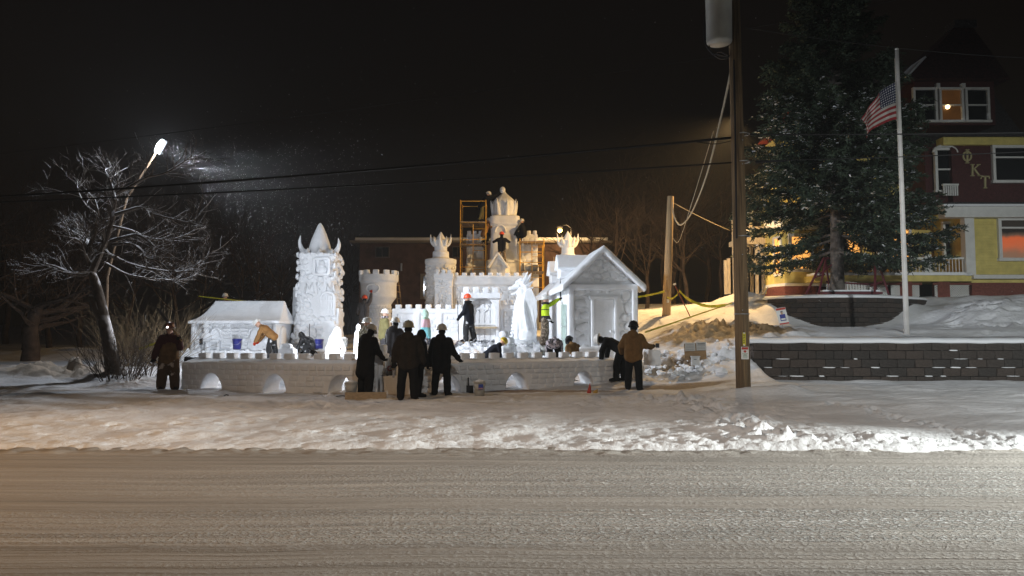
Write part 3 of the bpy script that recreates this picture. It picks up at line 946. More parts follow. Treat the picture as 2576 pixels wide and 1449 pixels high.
def great_wall():
    Y = 36.5
    x0, x1 = ux(1138, Y), ux(1329, Y)
    zb, zt = 1.2, vz(694, Y)
    T = thing('snow_great_wall', 'high crenellated snow wall with carved bricks behind the gatehouse', 'snow sculpture', ((x0 + x1) / 2, Y, zb))
    L = x1 - x0
    b = MB().box(((x0 + x1) / 2, Y + .5, (zb + zt) / 2), (L, 1.0, zt - zb)).box(((x0 + x1) / 2, Y + .45, zt - .22), (L + .12, 1.1, .48))
    soften(b, b.build('wall_body', sculpt(), T), .04, 3, .02)
    merl(T, (x0 - .06, Y - .08, zt), (1, 0, 0), (0, -1, 0), L + .12, 9, .25, .17, .4)
    bricks(T, (x0 + .1, Y, zt - 2.1), (1, 0, 0), (0, -1, 0), L - .2, 1.55, .31, .2, .035, .12, lambda s, z: not (.55 < s < 2.35 and z < 1.25), .06)
great_wall()
def spiked_turret(T, cx, cy, z0, r, h, spikes=4):
    b = MB().lathe([(r * .95, z0), (r * .9, z0 + h * .3), (r * .98, z0 + h * .52), (r * 1.05, z0 + h * .58), (r * .8, z0 + h * .6), (r * .02, z0 + h * 1.0)], (cx, cy, 0), 18)
    for k in range(spikes * 2):
        an = math.pi * k / spikes + .0
        big = k % 2 == 0
        e = 1.0 if big else .55
        ct, st = math.cos(an), math.sin(an)
        horn(b, curve([(cx + r * .85 * ct, cy + r * .85 * st, z0 + h * .34), (cx + r * (1.0 + .35 * e) * ct, cy + r * (1.0 + .35 * e) * st, z0 + h * .52),
                       (cx + r * (1.08 + .42 * e) * ct, cy + r * (1.08 + .42 * e) * st, z0 + h * (.62 + .28 * e))], 5), r * .30 * (1 if big else .8), 8)
    soften(b, b.build('spiked_turret', sculpt(), T), .028, 2, .01)
def back_towers():
    Y = 38.5
    cx, s = ux(1108, Y), Y / FPX
    T = thing('snow_turret_tower', 'round stone-carved snow tower carrying a small spiked turret beside the great wall', 'snow sculpture', (cx, Y, 1.4))
    b = MB().lathe([(.80, 1.3), (.76, vz(668, Y)), (.83, vz(664, Y)), (.83, vz(653, Y)), (.6, vz(651, Y))], (cx, Y, 0), 28)
    b.lathe([(.43, vz(654, Y)), (.43, vz(634, Y)), (.36, vz(632, Y))], (cx, Y, 0), 20)
    soften(b, b.build('drum', sculpt(), T), .04, 3, .02)
    spiked_turret(T, cx, Y, vz(636, Y), .36, vz(582, Y) - vz(636, Y))
    def surf(q, z):
        an = math.pi * (1.05 + .9 * q / 2.4)
        return Vector((cx + .77 * math.cos(an), Y + .77 * math.sin(an), 2.4 + z)), Vector((math.cos(an), math.sin(an), 0)), Vector((-math.sin(an), math.cos(an), 0))
    stones(T, (0, 0, 0), (1, 0, 0), (0, -1, 0), 2.4, vz(672, Y) - 2.4, .06, .13, None, .42, 900, surf, limit=110)
    Y = 36.2
    x0, x1 = ux(1093, Y), ux(1138, Y)
    T = thing('snow_square_tower', 'slim square snow tower with stone panel and three merlons beside the great wall', 'snow sculpture', ((x0 + x1) / 2, Y, 1.2))
    zt = vz(688, Y)
    b = MB().box(((x0 + x1) / 2, Y + .4, (1.2 + zt) / 2), (x1 - x0, .8, zt - 1.2)).box(((x0 + x1) / 2, Y + .4, zt - .13), (x1 - x0 + .1, .9, .28))
    b.box((x0 + .07, Y, 2.4), (.14, .1, 2.4)).box((x1 - .07, Y, 2.4), (.14, .1, 2.4))
    soften(b, b.build('shaft', sculpt(), T), .035, 3, .02)
    merl(T, (x0, Y - .06, zt), (1, 0, 0), (0, -1, 0), x1 - x0, 3, .2, .2, .3)
    stones(T, (x0 + .14, Y, 2.0), (1, 0, 0), (0, -1, 0), x1 - x0 - .28, zt - 2.35, .05, .10, None, .4, 700, limit=70)
    Y = 40.0
    cx = ux(1429, Y)
    T = thing('snow_spiked_tower', 'snow tower topped by a spiked turret behind the gabled snow house', 'snow sculpture', (cx, Y, 1.6))
    b = MB().lathe([(.78, 1.6), (.74, vz(672, Y)), (.80, vz(668, Y)), (.78, vz(660, Y)), (.5, vz(658, Y))], (ux(1427, Y), Y, 0), 26)
    b.lathe([(.42, vz(662, Y)), (.42, vz(640, Y)), (.34, vz(638, Y))], (cx, Y, 0), 20)
    soften(b, b.build('drum', sculpt(), T), .04, 3, .02)
    spiked_turret(T, cx, Y, vz(640, Y), .38, vz(580, Y) - vz(640, Y))
    rods = MB()
    for u in (1393, 1454, 1468): rods.tube([(ux(u, Y), Y - .3, vz(664, Y)), (ux(u, Y), Y - .3, vz(648, Y))], .02, 6)
    rods.build('marker_rod', mat('pale_timber', (.5, .4, .27), .7), T)
back_towers()
def keep():
    Y = 42.0
    cx = ux(1270, Y)
    zb = 1.8
    T = thing('snow_keep', 'tall central snow keep with bulbous onion crown and carved wings behind scaffolding', 'snow sculpture', (cx, Y, zb))
    b = MB()
    loft(b, [(zb, 1.25, 1.1), (vz(660, Y), 1.1, 1.0), (vz(655, Y), .86, .84), (vz(573, Y), .78, .78), (vz(570, Y), .86, .86), (vz(548, Y), .84, .84), (vz(545, Y), .6, .6)], 28, 7, (cx, Y))
    soften(b, b.build('shaft', sculpt(), T), .045, 3, .02)
    o = MB()
    zc = vz(545, Y)
    f = lambda v: vz(v, Y)
    loft(o, [(f(547), .58, .58), (f(525), .64, .64), (f(508), .62, .62), (f(502), .52, .52), (f(488), .16, .16), (f(484), .1, .1)], 24, 2.6, (ux(1268, Y), Y))
    o.ell((ux(1264, Y), Y, f(478)), (.17, .17, .20))
    for k in range(8):
        an = math.pi / 4 * k + .25
        ct, st = math.cos(an), math.sin(an)
        X0 = ux(1268, Y)
        horn(o, curve([(X0 + .58 * ct, Y + .58 * st, f(546)), (X0 + .72 * ct, Y + .72 * st, f(522)), (X0 + .80 * ct, Y + .80 * st, f(501))], 5), .12, 8)
    soften(o, o.build('onion_crown', sculpt(), T), .03, 3, .01)
    # arched niche on the front, side wings with merlons, low gable in front
    n = MB().tube([(ux(1259, Y) + .30 * math.cos(a), Y - .80, f(590) + .42 * math.sin(a)) for a in [math.pi * k / 10 for k in range(11)]], .06, 8)
    soften(n, n.build('niche_arch', sculpt(), T), .025, 2)
    for u0, u1, vt in ((1173, 1216, 590), (1308, 1353, 590)):
        x0, x1 = ux(u0, Y), ux(u1, Y)
        wg = MB().box(((x0 + x1) / 2, Y + .2, (zb + f(vt)) / 2), (x1 - x0, .9, f(vt) - zb)).box(((x0 + x1) / 2, Y + .15, (zb + f(668)) / 2), (x1 - x0 + .1, 1.1, f(668) - zb))
        soften(wg, wg.build('wing', sculpt(), T), .045, 3, .03, 2)
        merl(T, (x0, Y - .26, f(vt)), (1, 0, 0), (0, -1, 0), x1 - x0, 3, .22, .2, .4)
        bricks(T, (x0 + .05, Y - .25, f(662)), (1, 0, 0), (0, -1, 0), x1 - x0 - .1, f(600) - f(662), .32, .24, .04, .14, None, .1)
    x0, x1 = ux(1292, Y), ux(1322, Y)
    for k in range(2):
        for j in range(2):
            MB().box((x0 + .15 + k * .36, Y - .93, f(640) + j * .55), (.10, .12, .48)).build('carved_column', sculpt(), T)
    Yg = 39.5
    g = MB()
    a, b_ = ux(1233, Yg), ux(1272, Yg)
    za, zt2, zb2 = vz(668, Yg), vz(640, Yg), 2.0
    g.prism([(0, zb2), (b_ - a, zb2), (b_ - a, za), ((b_ - a) / 2, zt2), (0, za)], (a, Yg, 0), (1, 0, 0), (0, 0, 1), (.25, 1.6, 0))
    mid = (a + b_) / 2
    g.bar((a - .12, Yg - .02, za - .12), (mid, Yg - .02, zt2 + .08), .12, .25, (0, 1, 0)).bar((b_ + .12, Yg - .02, za - .12), (mid, Yg - .02, zt2 + .08), .12, .25, (0, 1, 0))
    soften(g, g.build('front_gable', sculpt(), T), .03, 2, .01)
    tr = MB()
    p = [Vector((mid - .16, Yg - .05, za - .02)), Vector((mid + .16, Yg - .05, za - .02)), Vector((mid, Yg - .05, za + .34))]
    for i in range(3): tr.bar(p[i], p[(i + 1) % 3], .06, .06)
    tr.build('triangle_relief', sculpt(), T)
keep()

# ------------------------------------------------------------------ dragon
def dragon():
    Y = 30.3
    def D(u, v, dy=0.0): return at(u, v, Y + dy)
    T = thing('snow_dragon', 'sitting snow dragon with horned head and folded wings beside gabled snow house', 'snow sculpture', (D(1310, 850).x, Y, .9))
    b = MB()
    spine = curve([D(1322, 862), D(1322, 830), D(1319, 800), D(1317, 772), D(1316, 752), D(1313, 736), D(1310, 727)], 4)
    n = len(spine)
    rr = np.interp(np.linspace(0, 1, n), [0, .2, .42, .62, .78, .9, 1], [.46, .48, .45, .34, .23, .20, .17])
    b.tube(spine, list(rr), 14)
    # head: skull, upper and lower jaw, brow
    b.cap(D(1314, 720), .19, D(1302, 718), .14).cap(D(1302, 719), .135, D(1284, 727), .075).cap(D(1304, 735), .08, D(1288, 741), .05).ell(D(1284, 723), (.06, .07, .05))
    b.cap(D(1300, 709), .06, D(1312, 704), .09)
    for pts, r0 in (([(1315, 714), (1322, 702), (1328, 682)], .15), ([(1319, 714), (1329, 703), (1337, 686)], .13), ([(1320, 722), (1332, 715), (1342, 706)], .12), ([(1320, 731), (1332, 727), (1343, 722)], .11)):
        for dy in (-.12, .14): horn(b, curve([D(u, v, dy) for u, v in pts], 4), r0, 8)
    # chest scales, folded wing with a long front edge, haunch, paws, tail round the base
    for k in range(12):
        v = 748 + k * 9
        b.ell(D(1306 - k * 1.3 - (4 if k > 3 else 0), v, -.1), (.10, .14, .07))
    b.prism([(0, 0), (.35, .2), (.52, .9), (.50, 1.5), (.25, 2.05), (.02, 1.9), (-.1, 1.2)], D(1320, 850, -.42), (1, 0, 0), (0, 0, 1), (0, .2, 0))
    b.tube(curve([D(1321, 742, -.30), D(1318, 775, -.46), D(1324, 815, -.50), D(1332, 850, -.48)], 5), [.07] * 16, 8)
    b.tube(curve([D(1325, 745, -.2), D(1338, 775, -.35), D(1344, 815, -.35), D(1345, 850, -.3)], 5), [.08] * 16, 8)
    b.ell(D(1325, 845, -.25), (.38, .36, .36)).cap(D(1303, 800, -.2), .16, D(1300, 856, -.35), .13).ell(D(1295, 858, -.4), (.22, .2, .1))
    tail = curve([D(1340, 860, .1), D(1320, 864, -.6), D(1290, 862, -.7), D(1272, 860, -.45)], 5)
    b.tube(tail, list(np.linspace(.22, .06, len(tail))), 8)
    soften(b, b.build('body', sculpt(), T), .021, 1, .010, 4)
    for u, dy in ((1305, -.17),):
        MB().ell(D(u, 719, dy), .035).build('eye', sculpt(), T, True)
dragon()

# ------------------------------------------------------------------ gabled house of snow
def gabled_house():
    Yf = 27.0
    a, c = at(1432, 800, Yf), at(1605, 800, Yf)
    th = R(4.4)
    xd = Vector((math.cos(th), math.sin(th), 0))
    yd = Vector((-math.sin(th), math.cos(th), 0))
    O = Vector((a.x, Yf, 0))
    W = (c.x - a.x) / math.cos(th)
    zb, ze, za = .75, vz(713, Yf), vz(632, Yf)
    Ln = 8.6
    T = thing('snow_gabled_house', 'snow house with steep gable, stone-carved front, door and roof dormers', 'snow sculpture', O + xd * (W / 2) + Vector((0, 0, zb)))
    P = lambda s, d, z: O + xd * s + yd * d + Vector((0, 0, z))
    up = Vector((0, 0, 1))
    b = MB().prism([(0, zb), (W, zb), (W, ze), (W / 2, za), (0, ze)], P(0, .1, 0), xd, up, yd * Ln)
    for s in (.08, W - .08): b.box(P(s, .1, (zb + ze) / 2), (.22, .34, ze - zb), th)
    b.box(P(W / 2, .08, ze - .12), (W, .30, .22), th)
    for d in (1.2, 2.6, 4.0, 5.4, 6.8): b.box(P(-.01, d, (zb + ze) / 2), (.16, .3, ze - zb), th)
    soften(b, b.build('walls', sculpt(), T), .035, 4, .012)
    r = MB()
    ov, tk = .30, .22
    sl = (za - ze) / (W / 2)
    for sgn in (-1, 1):
        pts = [(W / 2 - .02 * sgn, za - .06), (W / 2, za + tk), (W / 2 + sgn * (W / 2 + ov), ze - ov * sl + tk), (W / 2 + sgn * (W / 2 + ov), ze - ov * sl - .04)]
        if sgn < 0: pts = pts[::-1]
        r.prism(pts, P(0, -.28, 0), xd, up, yd * (Ln + .5))
    soften(r, r.build('roof', sculpt(), T), .04, 4, .012)
    # dormers on the slope that faces the castle
    for d0, sz in ((2.0, .8), (4.6, .8)):
        z0 = ze + .35
        dm = MB().prism([(0, 0), (sz, 0), (sz, .42), (sz / 2, .85), (0, .42)], P(-.05, d0 + sz, z0), -yd, up, xd * 1.15)
        for sgn in (-1, 1):
            dm.bar(P(.5, d0 + sz / 2, z0 + .93), P(.5, d0 + sz / 2 + sgn * (sz / 2 + .12), z0 + .36), .12, 1.3, xd)
        soften(dm, dm.build('dormer', sculpt(), T), .03, 3, .01)
    # door with frame and knob
    f = MB()
    ds0, ds1, dz1 = W * .345, W * .69, vz(752, Yf)
    for s in (ds0, ds1): f.box(P(s, .06, (zb + dz1) / 2), (.13, .2, dz1 - zb), th)
    f.box(P((ds0 + ds1) / 2, .06, dz1 + .05), (ds1 - ds0 + .26, .2, .13), th)
    soften(f, f.build('door_frame', sculpt(), T), .022, 2)
    d = MB().box(P((ds0 + ds1) / 2, .10, (zb + dz1) / 2), (ds1 - ds0 - .14, .10, dz1 - zb - .02), th)
    do = soften(d, d.build('door', sculpt(), T), .02, 1)
    MB().ell(P(ds1 - .2, .0, 1.75), (.05, .06, .05)).build('knob', sculpt(), do, True)
    def mk(s, z, r):
        return not (ds0 - .12 - r < s < ds1 + .12 + r and z < dz1 - 1.0 + .2 + r) and .22 < s < W - .22
    stones(T, P(0, .1, 1.0), xd, -yd, W, ze - 1.0 - .28, .07, .20, mk, .48, 1800, asp=(1, 1.5), limit=75)
    stones(T, P(0, .1, ze + .05), xd, -yd, W, za - ze, .06, .15, lambda s, z, r: z + r < (za - ze) * (1 - abs(s - W / 2) / (W / 2)) * .86 - .05 and z > r, .48, 1200, limit=45)
    # clear ice column set in the side wall
    ice = mat('clear_ice', (.55, .68, .62), .12, var=.1, vscale=5, bump=.2, bscale=10, spec=.6)
    for k, (z0, z1, wd) in enumerate(((1.95, 2.75, .30), (1.45, 1.93, .26), (1.0, 1.43, .20))):
        MB().box(P(-.10, .75, (z0 + z1) / 2), (.16, wd, z1 - z0), th).build('ice_block', ice, T)
    return T
gabled_house()

# ------------------------------------------------------------------ smaller pieces of snow in the courtyard
for (u, v), lb in zip(((1265, 842), (1255, 858), (1277, 858)), ('top snow log resting on the two lower logs of the pile', 'lower snow log of the pile farther from the gabled house', 'lower snow log of the pile nearer the gabled house')):
    p = at(u, v, 27.0)
    l = MB().lathe([(.10, -.02), (.143, 0), (.146, .5), (.143, .9), (.1, .92)], p, 18, Matrix.Rotation(R(-90), 3, 'X') @ Matrix.Rotation(R(8), 3, 'Y'))
    tag(l.build('snow_log', sculpt(), None, True), lb, 'snow log', 'pile of three snow logs')
mound_o = MB()
p = at(1266, 875, 27.2)
mound_o.ell((p.x, p.y + .3, p.z - .15), (.55, .8, .36))
tag(soften(mound_o, mound_o.build('snow_heap', M['fresh'](), None), .04, 3, .05, 3), 'low heap of snow under the three snow logs', 'snow heap')

def seated_figure():
    Y = 27.5
    D = lambda u, v, dy=0: at(u, v, Y + dy)
    b = MB()
    b.ell(D(848, 835), (.17, .17, .19)).cap(D(846, 845), .2, D(838, 880), .30).cap(D(836, 850, -.1), .13, D(826, 895, -.2), .15).cap(D(852, 850, -.1), .12, D(866, 880, -.25), .08)
    b.cap(D(846, 885, -.1), .16, D(862, 892, -.35), .1).ell(D(838, 900), (.36, .34, .25))
    tag(soften(b, b.build('snow_figure', sculpt(), None), .024, 2, .012, 4), 'hunched seated snow figure behind bridge wall in front of horned tower', 'snow sculpture')
seated_figure()
Yc = 26.5
b = MB().lathe([(.2, -.6), (.17, 0), (.15, .5), (.14, .62), (.085, .68), (.08, .86), (.03, .92)], at(901, 880, Yc), 14)
for k in range(5): b.ell(at(901, 860, Yc) + Vector((.15 * math.cos(k * 2.2), .15 * math.sin(k * 2.2), -.1 * k)), .06)
tag(soften(b, b.build('snow_candle', sculpt(), None), .02, 1, .01, 5), 'slim snow candle with drips standing behind the camouflage jacket', 'snow sculpture')
Yc = 24.0
b = MB().box(at(722, 897, Yc) + Vector((0, .1, .02)), (.5, .45, .45)).cap(at(714, 872, Yc), .10, at(729, 872, Yc), .10).cap(at(709, 880, Yc), .09, at(709, 902, Yc), .1).cap(at(737, 880, Yc), .09, at(737, 902, Yc), .1)
tag(soften(b, b.build('snow_chair', sculpt(), None), .025, 2, .012, 4), 'squat carved snow chair behind the bridge wall near the hut', 'snow sculpture')
Yc = 24.5
b = MB().box(at(1500, 885, Yc) + Vector((0, 0, -.1)), (1.1, .5, .5)).cap(at(1470, 876, Yc), .1, at(1492, 880, Yc), .08)
tag(soften(b, b.build('snow_block', sculpt(), None), .03, 2, .03, 3), 'low rough snow block behind the bridge wall below the gabled front', 'snow block')
b = MB().box(at(1640, 880, 22.0) + Vector((0, 0, -.22)), (.40, .4, .46), .2)
tag(soften(b, b.build('snow_block', sculpt(), None), .03, 2, .03, 3), 'upright snow block on the slope behind the tan jacket', 'snow block')
b = MB().box(at(1601, 935, 22.4) + Vector((0, 0, -.05)), (.35, .4, .7), .2)
tag(soften(b, b.build('snow_block', sculpt(), None), .03, 2, .02, 3), 'narrow snow block beyond the end of the bridge wall', 'snow block')
# tossed chunks of snow in the courtyard
rc = random.Random(8)
b = MB()
for k in range(420):
    zone = k % 4
    if zone == 0: x, y = rc.gauss(-1.2, 1.3), rc.gauss(30.6, .9)
    elif zone == 1: x, y = rc.gauss(5.4, .8), rc.gauss(22.9, .7)
    elif zone == 2: x, y = rc.gauss(.4, 1.2), rc.gauss(27.5, 1.6)
    else: x, y = rc.uniform(-10, 2), rc.uniform(22, 29)
    r = abs(rc.gauss(0, .05)) + .025
    m3 = Matrix.Rotation(rc.uniform(0, 6), 3, 'Z') @ Matrix.Rotation(rc.uniform(-.5, .5), 3, 'X')
    o0 = len(b.v)
    b.ell((x, y, gsurf(x, y) + r * .25), (r * rc.uniform(.8, 1.6), r, r * .7), m3, 7, 5)
    b.v[o0:] = [tuple(c + rc.gauss(0, r * .14) for c in p) for p in b.v[o0:]]
tag(b.build('snow_chunks', M['fresh'](), None), 'loose chunks of snow scattered over courtyard and slope', 'snow chunks', kind='stuff')
run_soft()
# ------------------------------------------------------------------ retaining walls of split-face block
def rough_block(name, seed, amp=.035):
    bm = bmesh.new()
    bmesh.ops.create_cube(bm, size=1)
    bmesh.ops.bevel(bm, geom=bm.edges[:], offset=.035, segments=1, affect='EDGES')
    f = [q for q in bm.faces if q.normal.y < -.9]
    bmesh.ops.poke(bm, faces=f)
    rr = random.Random(seed)
    for v in bm.verts:
        if v.co.y < -.4: v.co.y += rr.uniform(-amp * 2, amp)
    me = bpy.data.meshes.new(name)
    bm.to_mesh(me); bm.free()
    return me
blockm = [mat('retaining_block_%d' % k, c, .9, var=.35, vscale=9, bump=.8, bscale=30, bdist=.03) for k, c in
          enumerate(((.052, .042, .037), (.062, .048, .041), (.043, .037, .034)))]
RBK = []
for k in range(6):
    me = rough_block('block', k); me.materials.append(blockm[k % 3]); RBK.append(me)
rk = random.Random(3)
fresh = M['fresh']()
def capmesh():
    me = stone_mesh('ledge_snow', 3); me.materials.append(fresh); return me
LEDGE = capmesh()
def retaining_wall():
    Y, x0, x1, z0, n = 22.36, 7.3, 17.6, .12, 5
    T = thing('retaining_wall', 'long dark split-face block retaining wall with snow on its ledges beside the utility pole', 'wall', ((x0 + x1) / 2, Y, z0))
    bw, bh = .54, .257
    for r in range(n):
        x = x0 - (bw / 2 if r % 2 else 0)
        y = Y + r * .022
        while x < x1:
            a, b = max(x, x0), x + bw
            if b - a > .1:
                inst('block', rk.choice(RBK), ((a + b) / 2, y + .15, z0 + (r + .5) * bh), (0, 0, 0), (b - a - .012, .30, bh - .012), T)
                if rk.random() < (.40, .45, .28, .12, 0)[r] and b < x1:
                    inst('ledge_snow', LEDGE, (rk.uniform(a + .1, b - .1), y + .006, z0 + (r + 1) * bh + .008), (0, 0, 0), (rk.uniform(.08, .42), rk.uniform(.03, .06), rk.uniform(.012, .04)), T)
            x = b
    s = MB()
    N = 60
    prof = [(-.05, -.03), (-.06, .04), (.05, .10), (.3, .13), (1.0, .16), (1.0, -.1)]
    vs, fs = [], []
    for i in range(N + 1):
        x = x0 - .25 + (x1 + .6 - x0) * i / N
        wob = .03 * mnoise.noise(Vector((x * 1.3, 0, 0)))
        vs += [(x, Y + .10 + a + wob * .4, z0 + n * bh + b + wob) for a, b in prof]
    k = len(prof)
    for i in range(N):
        for j in range(k):
            j2 = (j + 1) % k
            fs.append((i * k + j, i * k + j2, (i + 1) * k + j2, (i + 1) * k + j))
    s.add(vs, fs + [tuple(range(k - 1, -1, -1)), tuple(N * k + j for j in range(k))])
    s.build('snow_cap', fresh, T, True)
retaining_wall()
def planter():
    P = [at(1916, 765, 30.6), at(1985, 760, 29.5), at(2110, 755, 28.9), at(2230, 755, 29.2), at(2318, 755, 30.6), at(2345, 755, 32.0)]
    pl = curve([(p.x, p.y, 0) for p in P], 12)
    T = thing('planter_wall', 'curved dark block garden wall below the porch, topped with snow', 'wall', (pl[30].x, pl[30].y, 2.0))
    seg = [0]
    for i in range(1, len(pl)): seg.append(seg[-1] + (pl[i] - pl[i - 1]).length)
    def pos(s):
        i = min(max(int(np.searchsorted(seg, s)) - 1, 0), len(pl) - 2)
        t = (s - seg[i]) / (seg[i + 1] - seg[i])
        d = (pl[i + 1] - pl[i]).normalized()
        return pl[i].lerp(pl[i + 1], t), d
    bw, bh, n = .46, .195, 6
    z0 = 3.08 - n * bh
    for r in range(n):
        s = bw / 2 if r % 2 else 0
        while s + bw < seg[-1]:
            p, d = pos(s + bw / 2)
            nr = Vector((d.y, -d.x, 0))
            inst('block', rk.choice(RBK), p - nr * (.12 + r * .015) + Vector((0, 0, z0 + (r + .5) * bh)), (0, 0, math.atan2(d.y, d.x)), (bw - .012, .26, bh - .012), T)
            s += bw
    c = MB()
    vs, fs = [], []
    prof = [(.03, -.02), (.05, .04), (-.05, .10), (-.3, .13), (-.8, .15), (-.8, -.05)]
    k = len(prof)
    for i, p in enumerate(pl):
        d = (pl[min(i + 1, len(pl) - 1)] - pl[max(i - 1, 0)]).normalized()
        nr = Vector((d.y, -d.x, 0))
        for a, b in prof: vs.append(p + nr * (a - .1) + Vector((0, 0, 3.09 + b)))
    for i in range(len(pl) - 1):
        for j in range(k):
            j2 = (j + 1) % k
            fs.append((i * k + j, i * k + j2, (i + 1) * k + j2, (i + 1) * k + j))
    c.add(vs, fs + [tuple(range(k - 1, -1, -1)), tuple((len(pl) - 1) * k + j for j in range(k))])
    c.build('snow_cap', fresh, T, True)
planter()

# ------------------------------------------------------------------ the yellow house
yellow = mat('yellow_siding', (.62, .52, .17), .6, var=.12, vscale=3, bump=.15, bscale=12)
white = mat('white_trim', (.66, .66, .64), .5, var=.06, vscale=4, bump=.1, bscale=20)
maroon = mat('maroon_shingle', (.065, .020, .020), .75, var=.25, vscale=14, bump=.4, bscale=25)
roofm = mat('dark_roof_shingle', (.035, .032, .034), .85, var=.4, vscale=10, bump=.5, bscale=18)
brickm = mat('red_foundation_brick', (.17, .055, .04), .85, var=.3, vscale=12, bump=.5, bscale=20)
glassd = mat('dark_glass', (.010, .012, .014), .08, spec=.6)
lit_warm = mat('lit_room', (.5, .25, .06), .6, col2=(.9, .5, .16), vscale=2.2, emit=(1.0, .45, .10), estr=1.15)
lit_red = mat('orange_curtain', (.55, .12, .03), .7, col2=(.35, .07, .02), vscale=1.6, stretch=(3, 1, .6), emit=(1.0, .16, .03), estr=.20)
goldm = mat('gold_letter', (.42, .37, .20), .6)
def curtain_glow():
    m = mat('curtained_lit_window', (.1, .05, .03), .3)
    n, l = m.node_tree.nodes, m.node_tree.links
    p = n['Principled BSDF']
    tc = n.new('ShaderNodeTexCoord'); s = n.new('ShaderNodeSeparateXYZ'); l.new(tc.outputs['Generated'], s.inputs[0])
    t = n.new('ShaderNodeTexNoise'); t.inputs['Scale'].default_value = 3.0; t.inputs['Detail'].default_value = 4; l.new(tc.outputs['Generated'], t.inputs['Vector'])
    a = n.new('ShaderNodeMath'); a.operation = 'MULTIPLY_ADD'; a.inputs[1].default_value = .22; l.new(t.outputs[0], a.inputs[0]); l.new(s.outputs[2], a.inputs[2])
    r = n.new('ShaderNodeValToRGB')
    pts = [(.10, (.16, .11, .075)), (.28, (.20, .10, .06)), (.45, (.42, .10, .04)), (.62, (.46, .09, .03)), (.70, (.10, .06, .04)), (.80, (.012, .011, .010)), (1.0, (.02, .017, .014))]
    for i, (ps, c) in enumerate(pts):
        e = r.color_ramp.elements[i] if i < 2 else r.color_ramp.elements.new(ps)
        e.position = ps; e.color = (*c, 1)
    l.new(a.outputs[0], r.inputs[0]); l.new(r.outputs[0], p.inputs['Base Color']); l.new(r.outputs[0], p.inputs['Emission Color'])
    p.inputs['Emission Strength'].default_value = .75
    return m
H = thing('yellow_house', 'large yellow house with white porch, maroon upper storey and steep turret roof', 'house', (20, 38, 3.4))
def hb(u0, u1, v0, v1, Y, dep, name, m, parent=H):
    a, b = at(u0, v1, Y), at(u1, v0, Y)
    return MB().box(((a.x + b.x) / 2, Y + dep / 2, (a.z + b.z) / 2), (b.x - a.x, dep, b.z - a.z)).build(name, m, parent)
def window(u0, u1, v0, v1, Y, pane, parent=H, fw=7, rails=(), m=white):
    a, b = at(u0, v1, Y), at(u1, v0, Y)
    f = fw * Y / FPX
    mb = MB()
    mb.box((a.x + f / 2, Y - .02, (a.z + b.z) / 2), (f, .16, b.z - a.z)).box((b.x - f / 2, Y - .02, (a.z + b.z) / 2), (f, .16, b.z - a.z))
    mb.box(((a.x + b.x) / 2, Y - .018, b.z - f / 2), (b.x - a.x - f, .15, f)).box(((a.x + b.x) / 2, Y - .03, a.z + f / 2), (b.x - a.x + .1, .2, f))
    for t in rails: mb.box(((a.x + b.x) / 2, Y - .015, a.z + (b.z - a.z) * t), (b.x - a.x - f, .12, f * .55))
    o = mb.build('window', m, parent)
    MB().box(((a.x + b.x) / 2, Y + .03, (a.z + b.z) / 2), (b.x - a.x - f, .03, b.z - a.z - f)).build('pane', pane, o)
    return o
# main body and its storeys (hidden parts behind the tree included)
zf = vz(691, 34)
MB().box((20.75, 41.5, 7.3), (10.3, 9.0, 7.0)).build('main_wall', yellow, H)
MB().box((20.75, 41.5, 3.6), (10.4, 9.1, 1.0)).build('foundation', brickm, H)
MB().prism([(0, 0), (11.0, 0), (8.0, 4.4), (3.0, 4.4)], (15.3, 36.6, 10.75), (1, 0, 0), (0, 0, 1), (0, 9.8, 0)).build('main_roof', roofm, H)
# front block at the right: foundation, boards, cornice
xr0 = ux(2447, 34)
MB().box((xr0 + 2.6, 35.4, 3.65), (5.2, 2.8, .72)).build('foundation', brickm, H)
MB().box((xr0 + 2.6, 35.5, 7.4), (5.2, 2.9, 6.9)).build('front_wall', yellow, H)
MB().box((xr0 + 2.6, 34.0, vz(697, 34)), (5.3, .5, .18)).build('water_table', white, H)
zz, kz = vz(690, 34), 0
while zz < vz(548, 34):
    MB().box((xr0 + 2.6, 34.03, zz + .062), (5.2, .045, .128), rot=Matrix.Rotation(R(-9), 3, 'X')).build('siding_board', yellow, H)
    zz += .128
hb(2432, 2450, 545, 693, 33.85, .35, 'corner_column', white)
hb(2378, 2700, 517, 546, 33.55, .55, 'cornice', white)
hb(2374, 2700, 513, 518, 33.4, .8, 'cornice_snow', fresh)
hb(2385, 2700, 508, 514, 33.6, 3.0, 'porch_roof_edge', roofm)
window(2512, 2610, 547, 657, 33.97, curtain_glow(), fw=8, rails=(.76,))
